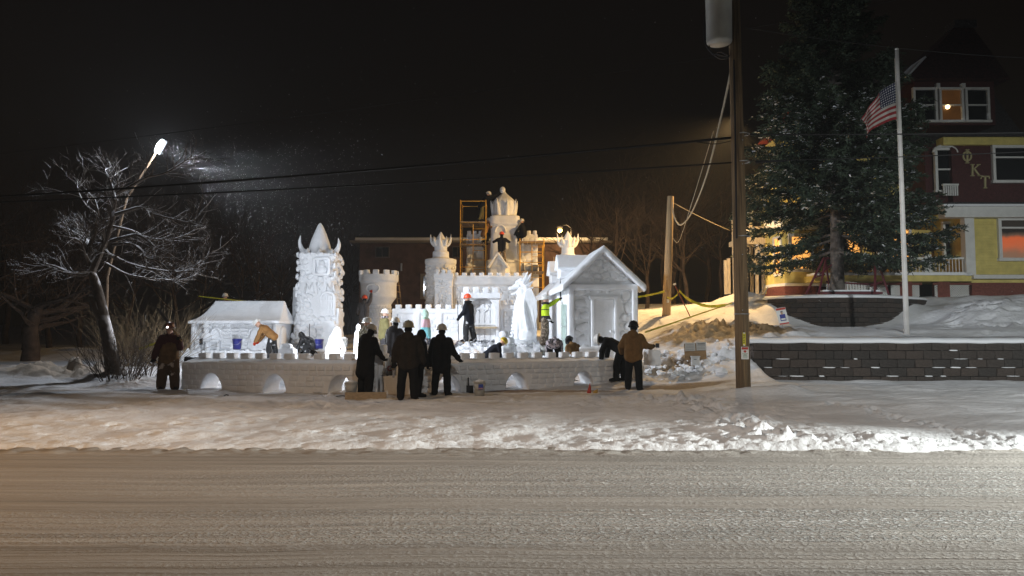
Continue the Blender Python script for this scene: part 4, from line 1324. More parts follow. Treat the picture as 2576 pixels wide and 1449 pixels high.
# upper storey: maroon shingles with three gold letters, windows either side
hb(2398, 2700, 363, 510, 33.9, 2.5, 'shingle_wall', maroon)
hb(2374, 2700, 344, 364, 33.7, .6, 'frieze', yellow)
window(2497, 2610, 366, 461, 33.85, glassd, fw=7, rails=(.68,), m=white)
window(2352, 2405, 372, 486, 34.1, glassd, fw=7, rails=(.52,))
ar = MB().tube([at(2378 + 30 * math.cos(a), 384 - 18 * math.sin(a), 33.95) for a in [math.pi * k / 10 for k in range(11)]], .07, 6)
ar.build('window_arch', white, H)
hb(2330, 2399, 363, 510, 34.3, 1.5, 'shingle_wall', maroon)
hb(2372, 2412, 462, 466, 33.75, .12, 'balcony_rail', white)
for k in range(7): hb(2374 + k * 5.6, 2376.5 + k * 5.6, 466, 492, 33.78, .05, 'baluster', white)
def letters():
    Y = 33.86
    P = lambda u, v: at(u, v, Y)
    g = MB()
    g.tube([P(2433 + 10 * math.cos(a), 393 - 11.5 * math.sin(a)) for a in [2 * math.pi * k / 18 for k in range(19)]], .042, 6)
    g.bar(P(2433, 377), P(2433, 410), .085, .06, (0, 1, 0)).bar(P(2428, 377), P(2438, 377), .04, .06, (0, 1, 0)).bar(P(2428, 410), P(2438, 410), .04, .06, (0, 1, 0))
    g.build('letter_phi', goldm, H)
    g = MB().bar(P(2446, 414), P(2446, 442), .08, .06, (0, 1, 0)).bar(P(2462, 414), P(2447, 428), .055, .06, (0, 1, 0)).bar(P(2451, 425), P(2463, 442), .07, .06, (0, 1, 0))
    for a in ((2441, 414), (2441, 442)): g.bar(P(*a), P(a[0] + 10, a[1]), .035, .06, (0, 1, 0))
    for a in ((2457, 414), (2459, 442)): g.bar(P(*a), P(a[0] + 9, a[1]), .035, .06, (0, 1, 0))
    g.build('letter_kappa', goldm, H)
    g = MB().bar(P(2478, 444), P(2478, 473), .08, .06, (0, 1, 0)).bar(P(2468, 444), P(2488, 444), .055, .06, (0, 1, 0)).bar(P(2473, 473), P(2483, 473), .035, .06, (0, 1, 0))
    for u in (2468, 2488): g.bar(P(u, 444), P(u, 450), .04, .06, (0, 1, 0))
    g.build('letter_tau', goldm, H)
letters()
# skirt roof under the turret, turret with three windows, steep roof
MB().prism([(0, 0), (9.5, 0), (9.5, .1), (0, .1)], (17.6, 33.4, vz(345, 33.6)), (1, 0, 0), (0, .62, .78), (0, 0, .08)).build('skirt_roof', roofm, H)
xt0, xt1 = ux(2300, 35, 250), ux(2502, 35, 250)
MB().box(((xt0 + xt1) / 2, 36.9, (vz(315, 35) + vz(203, 35)) / 2 + .1), (xt1 - xt0, 3.8, vz(203, 35) - vz(325, 35))).build('turret_wall', maroon, H)
for u in (2326, 2392, 2457): 
    window(u - 29, u + 29, 221, 309, 34.96, mat('lit_attic', (.12, .06, .02), .3, col2=(.02, .012, .006), vscale=1.1, emit=(1, .4, .1), estr=.04) if u == 2392 else glassd, fw=6, rails=(.5,))
MB().ell(at(2384, 269, 34.9), .10).build('attic_bulb', mat('bulb_glow', (1, .8, .5), .4, emit=(1, .72, .35), estr=6), H, True)
for u in (2361, 2425): hb(u - 4, u + 4, 209, 222, 34.8, .2, 'bracket', white)
apx, apz = ux(2412, 37, 60), vz(66, 36.5)
e = .55
ez = vz(205, 35)
rf = MB().add([(xt0 - e, 34.6, ez), (xt1 + e, 34.6, ez), (xt1 + e, 39.2, ez), (xt0 - e, 39.2, ez), (apx - .45, 36.6, apz), (apx + .45, 36.6, apz), (apx + .45, 37.2, apz), (apx - .45, 37.2, apz)],
              [(3, 2, 1, 0), (0, 1, 5, 4), (1, 2, 6, 5), (2, 3, 7, 6), (3, 0, 4, 7), (4, 5, 6, 7)])
ro = rf.build('turret_roof', mat('maroon_roof_shingle', (.040, .012, .014), .85, var=.4, vscale=9, bump=.5, bscale=18), H)
MB().box((apx, 36.9, apz + .14), (1.15, .9, .36)).build('ridge_cap', roofm, ro)
v0, v3, v4, v7 = Vector((xt0 - e, 34.6, ez)), Vector((xt0 - e, 39.2, ez)), Vector((apx - .45, 36.6, apz)), Vector((apx - .45, 37.2, apz))
nrf = (v4 - v0).cross(v3 - v0).normalized()
nrf = nrf if nrf.x < 0 else -nrf
q0, q1 = v0.lerp(v4, .03), v0.lerp(v4, .40)
q2, q3 = v3.lerp(v7, .36).lerp(q1, .25), v3.lerp(v7, .03)
rng_ = [q0, v0.lerp(v4, .16), v0.lerp(v4, .28), q1, q2, v3.lerp(v7, .2), q3]
k = len(rng_)
MB().add([p + nrf * .01 for p in rng_] + [p + nrf * .10 for p in rng_], [tuple(range(k)), tuple(range(2 * k - 1, k - 1, -1))] + [(i, i + k, (i + 1) % k + k, (i + 1) % k) for i in range(k)]).build('roof_snow', fresh, ro)
# porch: deck, lattice skirt, posts, railing
xp0 = ux(2050, 34)
MB().box(((xp0 + xr0) / 2, 35.2, zf - .16), (xr0 - xp0, 2.5, .30)).build('porch_deck', yellow, H)
hb(2050, 2445, 686, 692, 33.85, 1.0, 'deck_snow', fresh)
for u in (2115, 2280, 2375): hb(u - 14, u + 14, 709, 750, 33.98, .5, 'brick_pier', brickm)
MB().box(((xp0 + xr0) / 2, 36.2, 3.7), (xr0 - xp0, .1, 1.0)).build('porch_skirt_back', mat('dark_porch_boards', (.05, .04, .035), .9), H)  # dark brown boards closing the back of the porch skirt
for u0, u1 in ((2135, 2262), (2242, 2312), (2352, 2437)):
    if u0 == 2135: u0, u1 = 2140, 2232
    a, b = at(u0, 747, 34.05), at(u1, 717, 34.05)
    lt = MB()
    w_, h_ = b.x - a.x, b.z - a.z
    st = .105
    for sgn in (1, -1):
        k = -h_
        while k < w_:
            s0, s1 = max(0, k), min(w_, k + h_)
            z0, z1 = (s0 - k, s1 - k)
            if s1 - s0 > .03:
                p0, p1 = (s0, z0), (s1, z1)
                if sgn < 0: p0, p1 = (s0, h_ - z0), (s1, h_ - z1)
                lt.bar((a.x + p0[0], 34.05 + .012 * sgn, a.z + p0[1]), (a.x + p1[0], 34.05 + .012 * sgn, a.z + p1[1]), .034, .012, (0, 1, 0))
            k += st
    tag(lt.build('lattice_panel', white, H), kind='stuff')
    MB().box(((a.x + b.x) / 2, 34.03, b.z + .05), (w_ + .2, .08, .1)).build('lattice_frame', brickm, H)
hb(2125, 2433, 647, 652, 34.02, .09, 'rail', white)
hb(2125, 2433, 684, 688, 34.02, .09, 'rail', white)
u = 2128
bal = MB().lathe([(.022, 0), (.022, .1), (.032, .14), (.022, .2), (.026, .5), (.018, .54), (.022, .64)], (0, 0, 0), 6).mesh('baluster', True)
bal.materials.append(white)
while u < 2430:
    if not 2328 < u < 2342: inst('baluster', bal, at(u, 685, 34.06), (0, 0, 0), (1, 1, 1), H)
    u += 8.4
for u in (2215, 2335): hb(u - 8, u + 8, 640, 691, 33.95, .25, 'newel_post', white)
for u in (2215, 2432): hb(u - 6, u + 6, 545, 650, 34.0, .2, 'porch_column', white)
window(2372, 2412, 558, 650, 35.6, glassd, fw=6, rails=(.48,))
window(2235, 2290, 570, 665, 36.4, lit_warm, fw=6, rails=(.5,))
window(2125, 2165, 575, 665, 36.4, lit_warm, fw=5)
# three-sided bay at the left corner, lit window
Yb = 35.2
bx = [ux(1945, Yb + .9), ux(1976, Yb), ux(2056, Yb), ux(2085, Yb + .9)]
by = [Yb + .9, Yb, Yb, Yb + .9]
zb0, zb1 = vz(712, Yb), vz(578, Yb)
MB().prism([(bx[0], by[0]), (bx[1], by[1]), (bx[2], by[2]), (bx[3], by[3]), (bx[3], 37), (bx[0], 37)], (0, 0, zb0), (1, 0, 0), (0, 1, 0), (0, 0, zb1 - zb0)).build('bay_wall', yellow, H)
MB().prism([(bx[0], by[0] + .05), (bx[1], by[1] + .05), (bx[2], by[2] + .05), (bx[3], by[3] + .05), (bx[3], 37), (bx[0], 37)], (0, 0, 3.2), (1, 0, 0), (0, 1, 0), (0, 0, zb0 - 3.2 - .12)).build('bay_foundation', brickm, H)
MB().prism([(bx[0] - .15, by[0] - .1), (bx[1] - .05, by[1] - .14), (bx[2] + .05, by[2] - .14), (bx[3] + .15, by[3] - .1), (bx[3] + .1, 36.9), (bx[0] - .1, 36.9)], (0, 0, zb0 - .14), (1, 0, 0), (0, 1, 0), (0, 0, .13)).build('bay_sill_band', white, H)
MB().prism([(bx[0] - .25, by[0] - .2), (bx[1] - .1, by[1] - .26), (bx[2] + .1, by[2] - .26), (bx[3] + .25, by[3] - .2), (bx[3] + .1, 36.9), (bx[0] - .1, 36.9)], (0, 0, zb1), (1, 0, 0), (0, 1, 0), (0, 0, .75)).build('bay_cornice', white, H)
for i in range(3):
    a, b = Vector((bx[i], by[i], 0)), Vector((bx[i + 1], by[i + 1], 0))
    d = (b - a).normalized()
    z = zb0 + .02
    while z < zb1 - .1:
        MB().box((a + b) / 2 + Vector((d.y, -d.x, 0)) * .012 + Vector((0, 0, z + .065)), ((b - a).length - .1, .03, .118), math.atan2(d.y, d.x)).build('siding_board', yellow, H)
        z += .13
window(1984, 2044, 588, 684, Yb - .05, lit_warm, fw=8, rails=(.6,))
d = Vector((bx[1] - bx[0], by[1] - by[0], 0)); L_ = d.length; d /= L_
wm = MB()
mid = Vector((bx[0], by[0], 0)) + d * (L_ * .52) + Vector((d.y, -d.x, 0)) * .05
wh, z0 = .5, vz(690, Yb)
hgt = vz(595, Yb) - z0
an = math.atan2(d.y, d.x)
for s in (-.26, .26): wm.box(mid + d * s + Vector((0, 0, z0 + hgt / 2)), (.1, .1, hgt), an)
for z in (z0, z0 + hgt * .55, z0 + hgt): wm.box(mid + Vector((0, 0, z)), (.55, .09, .1), an)
wo = wm.build('window', white, H)
MB().box(mid + Vector((0, 0, z0 + hgt / 2)) - Vector((d.y, -d.x, 0)) * .02, (.5, .03, hgt), an).build('pane', lit_warm, wo)
# upper corner above the bay, seen through the branches
MB().box((ux(2010, 36.8), 37.6, vz(430, 36.8)), (1.9, 1.6, 3.4)).build('corner_wall', yellow, H)
MB().prism([(0, 0), (2.6, 0), (1.3, 1.9)], (ux(2010, 36.8) - 1.3, 36.6, vz(340, 36.8)), (1, 0, 0), (0, 0, 1), (0, 2.0, 0)).build('corner_gable', mat('maroon_board', (.25, .04, .03), .7, var=.2), H)
window(1992, 2030, 395, 470, 36.75, glassd, fw=6, rails=(.5,))

# sodium lamp on a thin post that stands behind the utility pole
xl_, yl_ = 11.2, 36.1
T = thing('post_lamp', 'sodium lamp on a slim post standing behind the utility pole', 'lamp', (xl_, yl_, 2.9))
dmt = mat('dark_metal', (.04, .04, .045), .5, metal=.6)
MB().tube([(xl_, yl_, 2.5), (xl_, yl_, 12.5), (xl_ - .05, yl_ - .1, 12.65)], [.07, .05, .04], 8).build('post', dmt, T)
MB().box((xl_ - .08, yl_ - .16, 12.62), (.28, .34, .12)).build('housing', dmt, T)
MB().ell((xl_ - .09, yl_ - .18, 12.53), (.09, .12, .05)).build('bulb', mat('sodium_glow', (1, .7, .3), .4, emit=(1, .62, .22), estr=25), T, True)

# ------------------------------------------------------------------ wooden stairs at the side of the house
woodg = mat('weathered_timber', (.42, .37, .29), .8, var=.25, vscale=5, stretch=(6, 6, .6), bump=.3, bscale=12)
T = thing('wooden_stairs', 'weathered timber outdoor staircase and landing at the side of the yellow house', 'stairs', at(1880, 735, 38))
Ys = 38.0
def post(u, v0, v1, Y=Ys, wd=.14, nm='post'):
    a, b = at(u, v1, Y), at(u, v0, Y)
    MB().box(((a.x), Y, (a.z + b.z) / 2), (wd, wd, b.z - a.z)).build(nm, woodg, T)
for u, v0, dy in ((1848, 548, 0), (1860, 548, .9), (1834, 650, 0), (1826, 655, -.6), (1892, 555, .9), (1905, 600, 0), (1921, 600, .6)): post(u, v0, 740, Ys + dy)
for v in (549, 573, 600):
    a, b = at(1848, v, Ys - .1), at(1925, v, Ys - .1)
    MB().box(((a.x + b.x) / 2, Ys - .1, a.z), (b.x - a.x, .06, .12)).build('rail', woodg, T)
a, b = at(1850, 615, Ys), at(1930, 603, Ys)
MB().box(((a.x + b.x) / 2, Ys + .5, (a.z + b.z) / 2), (b.x - a.x, 1.3, b.z - a.z)).build('landing', woodg, T)
for k in range(13):
    p = at(1868, 600 + k * 10, Ys)
    MB().box((p.x - .0, Ys + .25 - k * .02, p.z), (.32, 1.0, .05)).build('tread', woodg, T)
for (a, b) in (((1905, 620), (1921, 650)), ((1921, 650), (1935, 625)), ((1892, 650), (1905, 670))):
    MB().bar(at(*a, Ys - .05), at(*b, Ys - .05), .1).build('brace', woodg, T)

# ------------------------------------------------------------------ garden swing
T = thing('garden_swing', 'maroon A-frame garden swing with white slatted bench in front of the porch', 'swing', at(2130, 742, 31.2))
sw = mat('maroon_metal', (.11, .02, .028), .45, var=.15)
Yw = 31.2
D = lambda u, v, dy=0: at(u, v, Yw + dy)
MB().tube([D(2072, 650, .1), D(2212, 650, .1)], .05, 8).build('top_bar', sw, T)
for (a, b, dy) in (((2072, 650), (2027, 741), -.5), ((2078, 652), (2060, 738), -.9), ((2076, 652), (2088, 733), .9), ((2200, 650), (2204, 738), .8), ((2206, 650), (2236, 742), -.5), ((2203, 652), (2200, 741), -.9)):
    MB().tube([D(*a), D(*b, dy)], .045, 8).build('leg', sw, T)
for (a, b) in (((2045, 700), (2075, 690)), ((2190, 720), (2220, 708)), ((2062, 690), (2110, 652))): MB().tube([D(*a, -.3), D(*b, -.2)], .035, 6).build('brace', sw, T)
MB().box(D(2137, 738, -.3), (2.5, .6, .09)).build('seat', sw, T)
MB().box(D(2137, 732, -.3) + Vector((0, 0, .0)), (2.3, .5, .06)).build('seat_snow', fresh, T)
for k in range(16):
    u = 2082 + k * 7.2
    MB().bar(D(u, 734, -.12), D(u - 1, 709 + abs(k - 7.5) * .8, .05), .08, .03, (0, 1, 0)).build('back_slat', white, T)
MB().bar(D(2078, 709, -.05), D(2198, 716, -.05), .06).build('back_rail', sw, T)

# ------------------------------------------------------------------ spruce
def spruce():
    base = Vector((ux(2108, 31), 31.0, 3.0))
    T = thing('spruce_tree', 'tall dark spruce with drooping snowy boughs in front of the yellow house', 'tree', base)
    bark = mat('spruce_bark', (.11, .095, .085), .95, var=.5, vscale=5, bump=.9, bscale=14, bdist=.05)
    MB().tube([base + Vector((0, 0, -.3)), base + Vector((0, 0, 1.2)), base + Vector((.05, 0, 4)), base + Vector((.05, 0, 9)), base + Vector((0, 0, 15.5))], [.34, .27, .24, .16, .03], 12).build('trunk', bark, T, True)
    rr = random.Random(17)
    limbs = MB()
    tri_v, white_v = [], []
    nz = np.random.default_rng(3)
    z = 2.3
    while z < 14.6:
        f = z / 15.5
        Lmax = 4.9 * max(.05, (1 - f)) ** .62 if z > 3.0 else 3.6 + z * .35
        nb = rr.choice((6, 7, 8))
        a0 = rr.uniform(0, 6.28)
        for k in range(nb):
            an = a0 + 2 * math.pi * k / nb + rr.uniform(-.3, .3)
            L = Lmax * rr.uniform(.72, 1.04)
            d = Vector((math.cos(an), math.sin(an), 0))
            if z < 3.9 and d.x < -.15 and d.y < .5: continue
            p0 = base + Vector((0, 0, z + rr.uniform(-.2, .2)))
            drp = .34 - .45 * f
            pts = [p0 + d * (L * t) + Vector((0, 0, L * (-drp * t - .12 * t * t + .20 * t ** 3 * (1.5)))) for t in np.linspace(0, 1, 9)]
            limbs.tube(pts, [.055 * (1 - t) + .008 for t in np.linspace(0, 1, 9)], 5, False)
            nt = int(8 + L * 5)
            side = Vector((-d.y, d.x, 0))
            for j in range(nt):
                t = .14 + .86 * (j + rr.random()) / nt
                i = min(int(t * 8), 7)
                c = pts[i].lerp(pts[i + 1], t * 8 - i)
                for sg in (-1, 1):
                    tl = (.28 + .62 * (1 - abs(t - .55))) * min(1.0, L / 3.2) * rr.uniform(.6, 1.15)
                    td = (d * rr.uniform(.45, .9) + side * sg * rr.uniform(.5, 1.0) + Vector((0, 0, rr.uniform(-.42, .05)))).normalized()
                    m = int(tl / .034) + 2
                    ts = nz.random(m)
                    cc = np.array(c)[None] + np.array(td)[None] * (ts * tl)[:, None] + nz.normal(0, .035, (m, 3))
                    cc[:, 2] -= .12 * ts * ts * tl
                    dr = np.array(td)[None] * .8 + nz.normal(0, .45, (m, 3))
                    dr /= np.linalg.norm(dr, axis=1)[:, None]
                    sd = np.cross(dr, nz.normal(0, 1, (m, 3)))
                    sd /= np.linalg.norm(sd, axis=1)[:, None] + 1e-9
                    ln, wd = nz.uniform(.10, .20, (m, 1)), nz.uniform(.022, .045, (m, 1))
                    tri_v.append(np.stack([cc - sd * wd, cc + sd * wd, cc + dr * ln + sd * wd * .3, cc + dr * ln - sd * wd * .3], 1))
                    if rr.random() < .30 and z < 9:
                        q = max(2, m // 3)
                        c2 = cc[:q] + np.array([0, 0, .035])
                        s2 = nz.normal(0, 1, (q, 3)); s2[:, 2] *= .2; s2 /= np.linalg.norm(s2, axis=1)[:, None]
                        e2 = np.cross(s2, np.array([0, 0, 1.0])[None] + nz.normal(0, .2, (q, 3)))
                        wq = nz.uniform(.03, .09, (q, 1))
                        white_v.append(np.stack([c2 - s2 * wq - e2 * wq * .6, c2 + s2 * wq - e2 * wq * .6, c2 + s2 * wq + e2 * wq * .6, c2 - s2 * wq + e2 * wq * .6], 1))
        z += .36 + .12 * f
    limbs.build('boughs', bark, T)
    for nm, arr, m in (('needle_crown', tri_v, mat('spruce_needles', (.030, .046, .028), .7, var=.5, vscale=1.4)), ('bough_snow', white_v, fresh)):
        v = np.concatenate(arr).reshape(-1, 3)
        n = len(v) // 4
        me = bpy.data.meshes.new(nm)
        me.from_pydata(v.tolist(), [], np.arange(n * 4).reshape(-1, 4).tolist())
        o = link(nm, me, m, T)
        tag(o, kind='stuff')
spruce()

# ------------------------------------------------------------------ flag pole and flag
Yp = 25.0
T = thing('flag_pole', 'tall white painted flag pole standing in the snow above the retaining wall', 'flag pole', at(2281, 833, Yp))
b0, t0 = at(2281, 836, Yp), at(2258, 126, Yp)
b0.z = gz(b0.x, b0.y) - .1
t0.x, t0.y = b0.x - .02, b0.y
MB().tube([b0, b0.lerp(t0, .5), t0], [.088, .078, .062], 14).build('pole', mat('white_pole_paint', (.70, .68, .66), .45, var=.12, vscale=2), T, True)
MB().ell(t0 + Vector((0, 0, .03)), .06).build('truck', white, T, True)
MB().tube([t0 + Vector((-.09, -.02, -.3)), b0 + Vector((-.10, -.06, 1.4))], .008, 5).build('halyard', mat('rope_white', (.6, .58, .52), .8), T)
def flag():
    hoist = t0.z - 1.12
    m = bpy.data.materials.new('flag_cloth'); m.use_nodes = True
    n, l = m.node_tree.nodes, m.node_tree.links
    p = n['Principled BSDF']; p.inputs['Roughness'].default_value = .8
    uv = n.new('ShaderNodeUVMap'); sx = n.new('ShaderNodeSeparateXYZ'); l.new(uv.outputs[0], sx.inputs[0])
    def mth(op, a, b=None):
        q = n.new('ShaderNodeMath'); q.operation = op
        for i, x in enumerate((a, b)):
            if x is None: continue
            if isinstance(x, (int, float)): q.inputs[i].default_value = x
            else: l.new(x, q.inputs[i])
        return q.outputs[0]
    st = mth('LESS_THAN', mth('MODULO', mth('MULTIPLY', sx.outputs[1], 6.5), 1.0), .5)     # thirteen stripes, red first
    mx = n.new('ShaderNodeMixRGB'); mx.inputs[1].default_value = (.42, .40, .37, 1); mx.inputs[2].default_value = (.24, .014, .02, 1)
    l.new(st, mx.inputs[0])
    cn = mth('MULTIPLY', mth('LESS_THAN', sx.outputs[0], .4), mth('GREATER_THAN', sx.outputs[1], 6 / 13))
    vo = n.new('ShaderNodeTexVoronoi'); vo.inputs['Scale'].default_value = 1.0; vo.inputs['Randomness'].default_value = 0.0
    mp = n.new('ShaderNodeMapping'); mp.inputs['Scale'].default_value = (22, 14, 1); l.new(uv.outputs[0], mp.inputs[0]); l.new(mp.outputs[0], vo.inputs['Vector'])
    stz = mth('LESS_THAN', vo.outputs['Distance'], .26)
    bl = n.new('ShaderNodeMixRGB'); bl.inputs[1].default_value = (.012, .018, .06, 1); bl.inputs[2].default_value = (.5, .5, .5, 1); l.new(stz, bl.inputs[0])
    fx = n.new('ShaderNodeMixRGB'); l.new(cn, fx.inputs[0]); l.new(mx.outputs[0], fx.inputs[1]); l.new(bl.outputs[0], fx.inputs[2])
    l.new(fx.outputs[0], p.inputs['Base Color'])
    NU, NV, W, Hh = 40, 22, 1.95, 1.32
    vs, fs, uvs = [], [], []
    for i in range(NU + 1):
        a = i / NU
        for j in range(NV + 1):
            b = j / NV
            # blown to the left, then sagging: the fly end hangs far below the hoist
            px = -W * .80 * (a - .18 * a * a) + .05 * math.sin(7 * a + 2 * b)
            pz = -Hh * (1 - b) * (1 - .42 * a) - 1.30 * a ** 1.25
            py = .16 * math.sin(9 * a + 3 * (1 - b)) * (.15 + a) + .1 * math.sin(17 * a + b * 2) * a - .15 * a
            vs.append((t0.x - .075 + px, t0.y + py, hoist + pz)); uvs.append((a, b))
    for i in range(NU):
        for j in range(NV):
            k = i * (NV + 1) + j
            fs.append((k, k + NV + 1, k + NV + 2, k + 1))
    me = bpy.data.meshes.new('flag'); me.from_pydata(vs, [], fs)
    ul = me.uv_layers.new(name='UVMap')
    for lp in me.loops: ul.data[lp.index].uv = uvs[lp.vertex_index]
    me.polygons.foreach_set('use_smooth', [True] * len(me.polygons))
    o = link('flag', me, m)
    so = o.modifiers.new('thick', 'SOLIDIFY'); so.thickness = .006
    tag(o, 'red, white and blue striped flag blowing from the white flag pole', 'flag')
flag()

# ------------------------------------------------------------------ utility pole with transformer
Yu = 17.5
polem = mat('creosote_pole', (.30, .205, .11), .85, col2=(.12, .082, .048), vscale=3, stretch=(9, 9, .35), bump=.7, bscale=8, bdist=.03)
pb, pt = at(1870, 966, Yu), at(1849, -40, Yu)
pt.x = pb.x - .05
pb.z -= .25
T = thing('utility_pole', 'weathered wooden utility pole with transformer, yellow tag and warning sign', 'utility pole', (pb.x, Yu, pb.z))
MB().tube([pb, pb.lerp(pt, .33), pb.lerp(pt, .66), pt], [.172, .160, .15, .14], 18).build('pole', polem, T, True)
dm = mat('dark_metal', (.04, .04, .045), .5, metal=.6)
galv = mat('galvanised', (.35, .36, .37), .4, metal=.7)
P = lambda u, v, dy=0: at(u, v, Yu + dy)
tx = P(1807, 50, -.1); r = 33 * Yu / FPX
MB().lathe([(r * .90, -.60), (r * .95, -.57), (r * .97, -.53), (r * 1.0, .55), (r * 1.05, .56), (r * 1.05, .64), (r * .5, .72)], (tx.x, tx.y - .05, tx.z), 28).build('transformer_tank', mat('grey_tank_paint', (.30, .30, .28), .45, var=.12, vscale=2, bump=.1), T, True)
for v in (18, 70): MB().box(((tx.x + r + pb.x - .1) / 2, Yu, vz(v, Yu)), (.30, .10, .12)).build('bracket', dm, T)
for k in range(3):
    MB().tube(curve([P(1778 + 3 * k, 22), P(1770 + k * 4, 70), P(1778 + 6 * k, 118 + 8 * k), P(1812, 148 - 9 * k), P(1836, 140), P(1845, 112)], 6), .014, 6).build('drop_lead', dm, T)
for v in (338, 408, 595, 830 - 40):
    MB().tube([P(1866, v) + Vector((.175 * math.cos(a), .175 * math.sin(a), 0)) for a in [2 * math.pi * k / 16 for k in range(17)]], .014, 5).build('band', galv, T)
for v in (352, 412, 780, 640): MB().tube([P(1868, v, -.22), P(1868, v, .0)], .016, 6).build('bolt', galv, T)
MB().tube([P(1846, 150, -.18), P(1850, 340, -.18), P(1853, 600, -.19)], .022, 6).build('conduit', dm, T)
# yellow number tag and warning plate
tg = MB().box(P(1872, 853, -.185), (.068, .012, .30)); tg.build('number_tag', mat('tag_yellow', (.62, .55, .03), .5), T)
for v in (838, 868): MB().tube([P(1872, v, -.20), P(1872, v, -.18)], .02, 10).build('tag_cap', white, T)
dg = MB()
for k, v in enumerate((844, 850, 856, 862)):
    a = P(1872, v, -.194)
    dg.box((a.x - .011, a.y, a.z), (.010, .004, .034)).box((a.x + .003, a.y, a.z + .012 * (1 if k % 2 else -1)), (.026, .004, .010)).box((a.x + .012, a.y, a.z + .008), (.008, .004, .02))
tag(dg.build('tag_digits', dm, T), kind='stuff')
sg = P(1874, 888, -.19)
so = MB().box(sg, (.175, .012, .29)).build('warning_sign', white, T)
MB().box(sg + Vector((0, -.008, .108)), (.15, .006, .055)).build('sign_header', mat('sign_red', (.40, .035, .02), .5), so)
MB().box(sg + Vector((0, -.008, .038)), (.052, .006, .052), rot=Matrix.Rotation(R(45), 3, 'Y')).build('sign_diamond', mat('sign_red', (.40, .035, .02), .5), so)
ln = MB()
for k, wq in enumerate((.13, .07, .11, .12, .12)): ln.box(sg + Vector((0, -.008, -.02 - k * .023)), (wq, .004, .011 if k < 3 else .006))
tag(ln.build('sign_lines', mat('sign_green', (.10, .22, .14), .6), so), kind='stuff')

# ------------------------------------------------------------------ wires
wirem = mat('black_cable', (.012, .012, .013), .6)
ropem = mat('pale_service_cable', (.34, .30, .23), .75)
def sagged(a, b, sag, n=24): return [Vector(a).lerp(Vector(b), t) - Vector((0, 0, sag * 4 * t * (1 - t))) for t in np.linspace(0, 1, n)]
def wire(a, b, sag, r, label, m=wirem, n=24):
    return tag(MB().tube(sagged(a, b, sag, n), r, 5).build('overhead_wire', m, None, True), label, 'wire')
wire(P(1856, 345), at(-120, 502, 20), .10, .030, 'thick upper black cable running left from the utility pole over the castle')
wire(P(1856, 408), at(-120, 513, 20), .08, .020, 'thinner lower black cable running left from the utility pole over the castle')
wire(P(1880, 338), at(2700, 332, 17.0), .02, .018, 'upper black cable running right from the utility pole past the flag pole')
wire(P(1880, 405), at(2700, 376, 17.0), .03, .012, 'lower black cable running right from the utility pole past the flag pole')
wire(P(1856, 135), at(-200, 410, 19), .1, .006, 'thin high wire crossing the sky towards the leaning flood lamp')
wire(P(1876, 70), at(2700, 150, 21), .15, .009, 'thin high wire crossing in front of the spruce and turret roof')
wire(P(1876, 72), at(2500, -60, 24), .1, .009, 'thin wire rising to the right from the transformer')
tag(MB().tube([P(1900, 408), P(1975, 404)], .028, 8).build('cable_splice', wirem, None, True), 'black splice sleeve on the lower cable right of the utility pole', 'cable splice')
tag(MB().tube(curve([P(1850, 352, .02), P(1800, 362, .05), P(1760, 358, .1), P(1740, 354, .12)], 6), .012, 5).build('cable_loop', wirem), 'slack black cable loop left of the utility pole', 'cable loop')

# short service pole with a slack cable
Yq = 32.0
pa, pc = at(1675, 796, Yq), at(1687, 494, Yq)
T = thing('service_pole', 'short leaning pale wooden service pole standing in lit snow', 'pole', pa)
pa.z -= .4
MB().tube([pa, pa.lerp(pc, .5), pc], [.185, .165, .14], 14).build('pole', mat('pale_pole_wood', (.36, .25, .14), .8, var=.25, stretch=(8, 8, .4), vscale=3, bump=.4, bscale=8), T, True)
MB().box(at(1680, 757, Yq - .2), (.10, .03, .14)).build('meter_tag', white, T)
tag(MB().tube(curve([P(1845, 150), at(1815, 290, 20), at(1778, 440, 25), at(1740, 535, 29), at(1712, 566, 31), at(1696, 545, 31.8), at(1690, 505, 31.9)], 10), .030, 6).build('service_cable', ropem, None, True), 'twisted pale cable looping down from utility pole to service pole top', 'cable')
tag(MB().tube(curve([P(1795, 330, .3), at(1750, 480, 25), at(1715, 590, 30), at(1703, 610, 31.5), at(1693, 600, 31.9)], 10), .012, 5).build('service_cable', ropem, None, True), 'thin second cable hanging in a loop beside the service pole', 'cable')
tag(MB().tube(sagged(at(1690, 508, 31.9), at(1836, 580, 38), .05), .016, 5).build('guy_wire', ropem, None, True), 'pale wire from service pole top to the wooden stairs', 'wire')

# caution tape and its stake
tape = mat('caution_tape', (.52, .48, .03), .5, var=.2, vscale=10)
def ribbon(pts, wd, label, name='caution_tape'):
    pts = curve(pts, 8)
    mb = MB()
    vs, fs = [], []
    for i, p in enumerate(pts):
        tw = .5 * math.sin(i * .7)
        d = Vector((0, math.sin(tw), math.cos(tw))) * wd / 2
        vs += [p - d, p + d]
    for i in range(len(pts) - 1): fs.append((2 * i, 2 * i + 2, 2 * i + 3, 2 * i + 1))
    mb.add(vs, fs)
    o = mb.build(name, tape)
    s = o.modifiers.new('thick', 'SOLIDIFY'); s.thickness = .004
    return tag(o, label, 'tape')
ribbon([at(1605, 747, 30.5), at(1640, 741, 31), at(1672, 733, 31.8)], .09, 'yellow caution tape strung from gabled snow house to service pole')
ribbon([at(1678, 748, 31.8), at(1690, 751, 31.2), at(1702, 743, 31), at(1706, 733, 30.9)], .08, 'short drooping yellow tape between service pole and stake')
ribbon([at(1708, 731, 30.9), at(1735, 755, 30.4), at(1780, 770, 30), at(1825, 768, 31)], .12, 'yellow caution tape sagging from stake towards the snow heap')
ribbon([at(1842, 762, 30), at(1780, 783, 27), at(1700, 810, 24), at(1622, 836, 21)], .05, 'long taut yellow tape running down the slope to the tan jacket')
